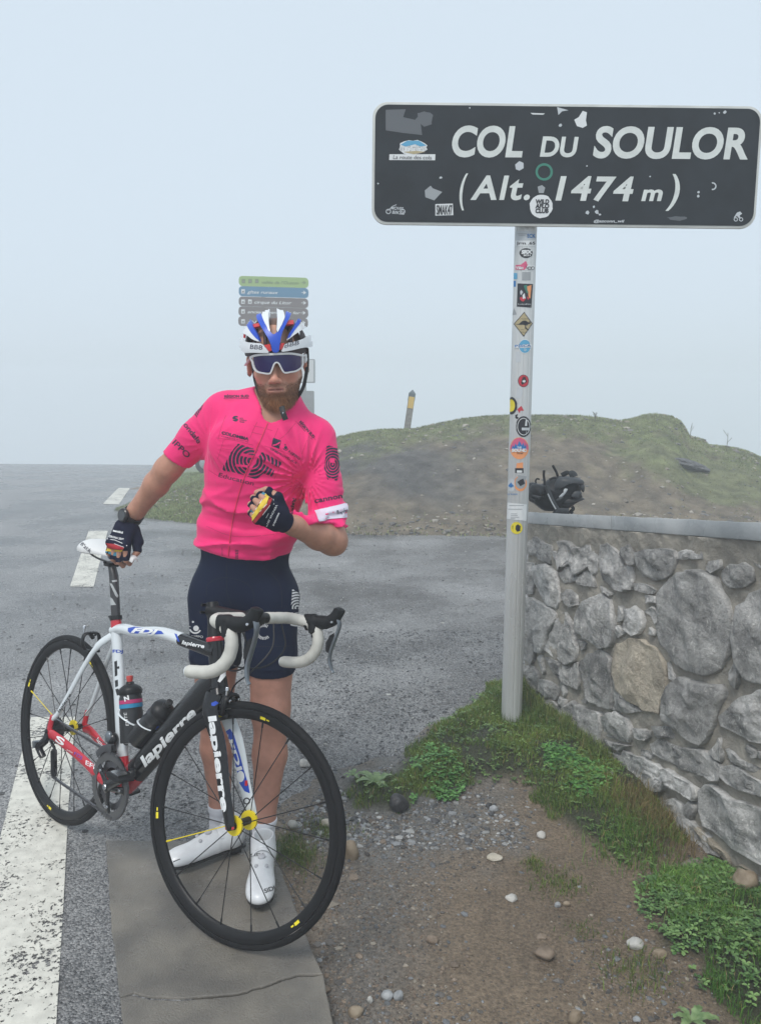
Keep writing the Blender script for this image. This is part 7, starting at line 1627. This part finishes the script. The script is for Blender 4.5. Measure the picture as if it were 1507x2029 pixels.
lump('asphalt_lump', 790, 1580, 34, 32, smat('black', (.02, .02, .022), (.05, .05, .052), .5), 'black lump of broken asphalt beside the broad-leaved weed', 3, 'rubble', rough_=.3)
S_T, S_W, S_G, S_B, S_P = smat('tan', (.20, .15, .10), (.30, .24, .17)), smat('white', (.36, .355, .33), (.52, .50, .46)), smat('grey', (.24, .25, .26), (.36, .37, .37)), smat('brown', (.16, .12, .085), (.26, .2, .15)), smat('pale', (.40, .36, .28), (.55, .5, .42))
for a in [(696, 1667, 30, 42, S_T, 'brown stone half hidden behind the right side of the front tyre'), (580, 1630, 20, 18, S_W, 'pale angular stone behind the front wheel near the sock'), (603, 1512, 22, 14, S_W, 'cream crumbly stone on the asphalt seen beside the calf'), (645, 1612, 22, 16, S_P, 'pale tan stone seen through the right side of the front wheel'), (1072, 1633, 17, 14, S_W, 'small light grey stone on the dark gravel under the bank'),
          (1258, 1846, 28, 17, S_W, 'smooth white stone near the clover edge'), (1080, 1864, 38, 22, S_B, 'largest rounded brown stone in mid earth'), (1014, 1753, 24, 10, S_W, 'flat whitish stone in mid earth above the brown stone'), (981, 1674, 30, 9, S_P, 'flat pale stone left of the light grey stone'), (857, 1833, 24, 15, S_B, 'dark brown pointed stone right of the tyre bottom'), (1306, 1866, 26, 15, S_T, 'tan stone right of the white stone at the clover edge'), (1140, 1985, 22, 26, S_T, 'upright tan pebble at the bottom of the earth patch'),
          (790, 1947, 20, 18, S_G, 'grey rounded pebble, right one of a pair low in the picture'), (766, 1946, 24, 14, S_G, 'grey flat pebble, left one of a pair low in the picture'), (704, 1975, 24, 16, S_T, 'ochre stone right of the slab crack'), (640, 1932, 28, 16, S_B, 'brown stone at the right end of the slab crack'), (1015, 2017, 20, 14, S_T, 'round tan pebble at the very bottom of the picture'), (700, 2015, 28, 20, S_T, 'reddish stone beside the slab at the bottom edge'),
          (672, 2018, 22, 14, S_G, 'dull pebble touching the slab at the bottom edge'), (978, 1580, 18, 10, S_G, 'blue grey flat stone on the gravel under the bank'), (1105, 1768, 12, 9, S_G, 'tiny grey pebble beneath the low olive tuft'), (1123, 1766, 13, 8, S_T, 'tiny orange pebble beneath the low olive tuft'), (733, 1954, 12, 12, S_W, 'small pale pebble left of the grey pair'), (1262, 1986, 13, 10, S_G, 'small blue grey pebble low in front of the clover')]:
    lump('stone', *a[:5], a[5], int(a[0]), sink=.35)
lump('stone', 1375, 1688, 42, 14, smat('slaty', (.12, .11, .10), (.22, .19, .15)), 'flat dark slab of stone lying at the foot of the wall', 71); lump('stone', 1475, 1735, 44, 36, S_T, 'square tan stone at the foot of the wall by the clover', 72)
lump('stone', 1210, 1548, 9, 8, S_W, 'tiny white stone in the grass below the wall', 73)
# loose gravel: nobody could count it
def gravel(name, P, r, cols, seed, m=None):
    rng = np.random.default_rng(seed); bm = bmesh.new(); bmesh.ops.create_icosphere(bm, subdivisions=1, radius=1); B = np.array([v.co[:] for v in bm.verts]); Fb = np.array([[v.index for v in f.verts] for f in bm.faces]); bm.free()
    n = len(P); R = r*np.exp(np.clip(rng.normal(0, .5, n), -1.2, 1.15)); sc = np.stack([R*rng.uniform(.7, 1.4, n), R*rng.uniform(.7, 1.4, n), R*rng.uniform(.35, .8, n)], 1); a = rng.uniform(0, 6.28, n)
    V = B[None]*(1+rng.normal(0, .17, (n, len(B), 1)))*sc[:, None]; x = V[..., 0]*np.cos(a)[:, None]-V[..., 1]*np.sin(a)[:, None]; y = V[..., 0]*np.sin(a)[:, None]+V[..., 1]*np.cos(a)[:, None]; V = np.stack([x, y, V[..., 2]], -1)+P[:, None]
    F = (Fb[None]+(np.arange(n)*len(B))[:, None, None]).reshape(-1, 3); ci = rng.integers(0, len(cols), n); c = A(*cols)[ci]*rng.uniform(.6, 1.35, (n, 1)); c = np.repeat(c, len(B), 0)
    return put(name, mesh_from(name, V.reshape(-1, 3), F, m or mat('gravel', (.2, .2, .2), .55, vcol=True), colors=np.clip(c, 0, 1), smooth=False), kind='stuff')
def pebbles(n, lo, hi, seed, cond): 
    rng = np.random.default_rng(seed); p = rng.uniform(lo, hi, (n, 2)); k = cond(p[:, 0], p[:, 1], rng); p = p[k]; return np.c_[p, ground_h(p[:, 0], p[:, 1])]
BR = [(.12, .09, .065), (.17, .13, .095), (.10, .09, .08), (.22, .19, .15), (.07, .063, .056)]; GR = [(.12, .125, .13), (.2, .205, .21), (.3, .3, .29), (.07, .07, .072)]
earth = lambda x, y, r: (sd_poly(x, y, AREA) > -.02) & (sd_poly(x, y, BANK) > .02) & (sd_poly(x, y, LAWN) > 0) & (r.random(len(x)) < np.clip(.45+n2(x, y, 3, 90, 3)*1.2+.9*sstep(.35, -.1, x), .05, 1))
gravel('gravel', pebbles(26000, (-.4, 1.6), (1.5, 3.9), 1, earth), .0028, BR+GR[:2], 1)
gravel('gravel', pebbles(60000, (-.4, 1.6), (1.5, 3.9), 8, earth), .0018, BR+[(.15, .11, .078)]*3, 8)
gravel('gravel', pebbles(800, (-.4, 1.6), (1.5, 3.9), 2, earth), .0065, BR+GR[:1], 2)
gravel('gravel', pebbles(9000, (-.3, 2.6), (.75, 3.9), 3, lambda x, y, r: earth(x, y, r) & (np.hypot(x-.15, y-3.0) < .55)), .0048, GR, 3)
asph = lambda x, y, r: (sd_poly(x, y, AREA) < .0) & (x > -.95+.1*r.normal(0, 1, len(x))) & (r.random(len(x)) < np.clip(.6+n2(x, y, 2, 91, 3)*1.2, .1, 1))
gravel('gravel', pebbles(34000, (-1.0, 2.65), (1.4, 5.2), 4, asph), .0030, [(.12, .125, .13), (.16, .165, .17), (.07, .072, .075), (.04, .042, .045)], 4)
gravel('gravel', pebbles(3000, (-2.6, 2.4), (1.6, 9), 5, lambda x, y, r: sd_poly(x, y, AREA) < 0), .0042, [(.04, .04, .04), (.28, .28, .26), (.09, .09, .09)], 5)
# scree and turf on the knoll
rng = np.random.default_rng(12); p = rng.uniform((-3.5, 9.1), (9, 13.2), (16000, 2)); k = (p[:, 1] > yb(p[:, 0])) & (rng.random(len(p)) < np.clip(.5+n2(p[:, 0], p[:, 1], 1, 92, 3)*1.5, .05, 1)); p = p[k]
gravel('scree', np.c_[p, hill_z(p[:, 0], p[:, 1])-.02], .014, [(.13, .12, .11), (.2, .17, .13), (.30, .27, .23), (.09, .09, .09)], 7)
p = rng.uniform((-3.8, 9.0), (9.5, 13.6), (170000, 2)); X = p[:, 0]*YC/p[:, 1]; C = np.interp(X, SKX, SKZ); z = hill_z(p[:, 0], p[:, 1]); rel = z/np.maximum(C, .2); kk = n2(p[:, 0], p[:, 1], .45, 43, 3)*.5+.5; mm = n2(p[:, 0], p[:, 1], 3.2, 42, 4)*.5+.5
g = sstep(.70, .95, rel+(mm-.5)*.4)+.7*sstep(.48, .62, kk+(mm-.5)*.4)*sstep(1.5, 3, p[:, 0])+sstep(-1.0, -2.2, X)+.12; k = (p[:, 1] > yb(p[:, 0])-.05) & (rng.random(len(p)) < g*.8); p = p[k]; z = z[k]
grass('grass', np.c_[p, np.maximum(z-.035, gz(p[:, 0], p[:, 1]))], .05, .010, (.13, .16, .06), (.30, .34, .15), .9, 13, tone=n2(p[:, 0], p[:, 1], 1.2, 93, 3)*.8+.5)
p = rng.uniform((-5.6, 10), (-1.5, 19), (60000, 2)); k = (sd_poly(p[:, 0], p[:, 1], AREA) > .02*rng.random(len(p))) & (hill_z(p[:, 0], p[:, 1]) < .5); p = p[k]; grass('grass', np.c_[p, np.maximum(gz(p[:, 0], p[:, 1]), hill_z(p[:, 0], p[:, 1])+far_z(p[:, 0], p[:, 1])-.03)], .045, .011, (.15, .20, .07), (.30, .38, .15), .9, 14)
# dark outcrop and dry stalks on the knoll
def outcrop():
    c = atY(1352, 905, 11.4); c[2] = hill_z(np.array([c[0]]), np.array([c[1]]))[0]-.03; bm = bmesh.new(); bmesh.ops.create_icosphere(bm, subdivisions=4, radius=1); V = np.array([v.co[:] for v in bm.verts])
    V = V*(1+vnoise(V, 1.7, 5, 4)*.35)[:, None]*A(.34, .2, .08); a = .25; V = np.c_[V[:, 0], V[:, 1], V[:, 2]-V[:, 0]*a]+c
    for v, q in zip(bm.verts, V): v.co = q
    me = bpy.data.meshes.new('rock'); bm.to_mesh(me); bm.free(); me.materials.append(smat('outcrop', (.06, .062, .065), (.13, .13, .13), .8)); put('rock', me, None, label='dark rock outcrop on the right shoulder of the grassy knoll', cat='rock')
outcrop()
def stalk(px, py0, py1, label, n=5):
    Y = 12.6; a, b_ = atY(px, py0, Y), atY(px+4, py1, Y); B = MB(); rng = np.random.default_rng(int(px))
    B.tube(smooth_curve([a-A(0, 0, .1), (a+b_)/2+A(.01, 0, 0), b_], 3), .004, 5)
    for k in range(n): t = rng.uniform(.4, .95); q = a+(b_-a)*t; B.tube([q, q+A(rng.uniform(-.07, .07), rng.uniform(-.05, .05), rng.uniform(.03, .1))], .003, 4)
    B.build('dry_stalk', mat('stalk', (.13, .12, .08), .8), None, label=label, cat='plant')
stalk(1176, 836, 818, 'dry thistle head on the crest right of the sign pole', 9); stalk(1437, 892, 858, 'dry grass stalk on the right slope skyline, near the right edge', 2); stalk(1364, 868, 848, 'short dry stalk beside the steep bank of the knoll', 3)

# ---- black bag with straps on the wall
def bag():
    def bp(px, py, d): return atplane(px, py, A(*PW)+WN3*(-d), WN3)
    dref = .085; c = bp(1096, 975, dref); k = np.linalg.norm(c-CAM)/FPX; base = bp(1096, 1012, dref); ex_ = A(1, 0, 0); zt = base[2]
    t = thing('bag', 'black bag with loose straps lying on the capstones behind the pole', 'bag', tuple(base))
    M1 = mat('bag_black', (.008, .009, .011), .5, spec=.35, var=.2, vscale=20, bump=.4, bscale=60, bdist=.003); M2 = mat('bag_grey', (.03, .034, .038), .45); MW = mat('bag_silver', (.45, .47, .48), .35)
    ZB = lambda x, y: ((1030+x/10.764)-1096, 1012-(900+y/10.764))
    P = lambda x, y, dy=0: base+A(ZB(x, y)[0]*k, dy, ZB(x, y)[1]*k)
    def blob(pts, dep, nm, m, dy=0, n=22):
        """a soft closed volume with the given side outline"""
        Q = smooth_curve([ZB(*p) for p in pts], 3, True); c_ = Q.mean(0); V = []; F = []; nr = len(Q); prof = [(-1, .0), (-.94, .42), (-.75, .72), (-.4, .93), (0, 1), (.4, .93), (.75, .72), (.94, .42), (1, .0)]
        for d_, s_ in prof:
            for q in Q: r = c_+(q-c_)*max(s_, .02); V.append(base+A(r[0]*k, dy+d_*dep, r[1]*k))
        V = A(*V); V = V+(vnoise(V, 18, 5, 2)*.003)[:, None]*A(0, 1, .3)
        for i in range(len(prof)-1):
            for j in range(nr): l = (j+1) % nr; F.append((i*nr+j, i*nr+l, (i+1)*nr+l, (i+1)*nr+j))
        b = MB(); b.add(V, F); return b.build(nm, m, t, auto=False)
    b1 = blob([(160,680),(250,610),(430,650),(560,560),(700,500),(860,470),(1050,490),(1230,520),(1275,620),(1260,800),(1300,930),(1180,1040),(1030,1150),(900,1200),(640,1215),(480,1190),(300,1060),(170,960)], .075, 'body', M1)
    blob([(160,690),(240,620),(420,650),(480,760),(430,900),(320,930),(170,930)], .05, 'pocket', M1, -.055)
    blob([(700,520),(860,470),(1050,490),(1220,530),(1262,610),(1150,590),(980,600),(860,640),(760,700),(640,740)], .035, 'flap', M2, -.06)
    blob([(980,860),(1060,760),(1200,780),(1150,890),(1060,895)], .008, 'panel', M2, -.078); blob([(1150,640),(1250,620),(1260,760),(1220,780)], .01, 'panel', M2, -.07)
    blob([(820,730),(850,700),(880,705),(905,720),(860,800),(780,880),(725,880),(760,830),(815,800)], .006, 'reflector', MW, -.086); blob([(660,945),(800,860),(830,870),(770,940)], .006, 'reflector', M2, -.084)
    blob([(880,880),(1290,920),(1240,960),(1040,1060),(900,1090),(760,1050)], .05, 'base', M1, -.03); blob([(165,830),(370,850),(310,915),(240,890)], .008, 'panel', M2, -.098); blob([(170,900),(255,960),(215,985),(165,940)], .008, 'panel', M2, -.09)
    def strap_(pts, w, dy, nm='strap', m=None): b = MB(); Q = smooth_curve([P(*p, dy) for p in pts], 5); b.tube(Q, [(.0025, w)]*len(Q), 8, up=(0, 1, 0)); b.build(nm, m or M1, t)
    strap_([(440,345),(438,450),(455,560),(460,650)], .006, -.05); strap_([(655,255),(700,330),(740,400),(770,480)], .006, .0); strap_([(380,545),(330,530),(300,570),(310,620)], .004, -.02); strap_([(560,545),(640,505),(700,500)], .006, -.04)
    strap_([(455,640),(500,760),(560,900),(640,1040),(690,1120),(660,1210)], .011, -.10, m=M2); strap_([(690,1120),(620,1210)], .008, -.10); strap_([(480,800),(560,960),(650,1110)], .003, -.112, m=MW)
    strap_([(700,1150),(800,1160),(960,1170)], .012, -.07, m=M2); strap_([(740,1205),(860,1215),(980,1215)], .010, -.06); strap_([(1060,1100),(1090,1150),(1035,1200),(1080,1240)], .008, -.03)
    strap_([(830,460),(880,430),(945,405),(960,440)], .012, -.02); strap_([(980,450),(1040,410),(1090,440),(1110,480)], .014, -.02, m=M2)
bag()

# ---- grey car standing on the verge in the fog, mostly hidden by the rider
def car():
    Y = 16.6; p = atY(383, 938, Y); x0 = p[0]-.10; z0 = far_z(np.array([x0]), np.array([Y]))[0]+.02; g = atY(383, 938, Y)[2]; z0 = g
    t = thing('parked_car', 'dark grey car parked in the fog, mostly hidden behind the rider', 'car', (x0+.7, Y, z0))
    M1 = mat('car_paint', (.10, .11, .12), .35, coat=.4); M2 = mat('car_glass', (.05, .06, .07), .1); MT = mat('car_tyre', (.015, .015, .015), .7)
    side = [(0, .22), (0, .52), (.03, .62), (.25, .68), (.32, .9), (.42, 1.0), (.9, 1.05), (1.35, .98), (1.6, .7), (1.75, .62), (1.8, .4), (1.78, .22)]
    b = MB(); b.prism([(x, z) for x, z in side], A(x0, Y, z0), (1, 0, 0), (0, 0, 1), (0, 1.5, 0)); b.build('body', M1, t, smooth=False, bevel=.03)
    b = MB(); b.prism([(.36, .70), (.45, .95), (.88, .99), (.88, .70)], A(x0, Y-.012, z0), (1, 0, 0), (0, 0, 1), (0, .01, 0)); b.build('window', M2, t, smooth=False)
    b = MB(); b.prism([(.93, .70), (.93, .99), (1.3, .94), (1.5, .70)], A(x0, Y-.012, z0), (1, 0, 0), (0, 0, 1), (0, .01, 0)); b.build('window', M2, t, smooth=False)
    for x in (.36, 1.42): b = MB(); b.lathe([(.21, -.02), (.22, 0), (.22, .12)], A(x0+x, Y, z0+.21), (0, 1, 0), 24); w = b.build('wheel', MT, t); b = MB(); b.lathe([(.12, -.035), (.0, -.04)], A(x0+x, Y, z0+.21), (0, 1, 0), 16); b.build('rim', M_steel, w)
    b = MB(); b.box((x0+.10, Y-.008, z0+.40), (.15, .012, .09)); b.build('licence_plate', mat('plate_white', (.6, .61, .6), .4), t, smooth=False)
    b = MB(); b.box((x0+.09, Y-.01, z0+.56), (.10, .02, .06)); b.build('headlight', mat('lamp_glass', (.5, .52, .53), .1), t, smooth=False, bevel=.008)
car()
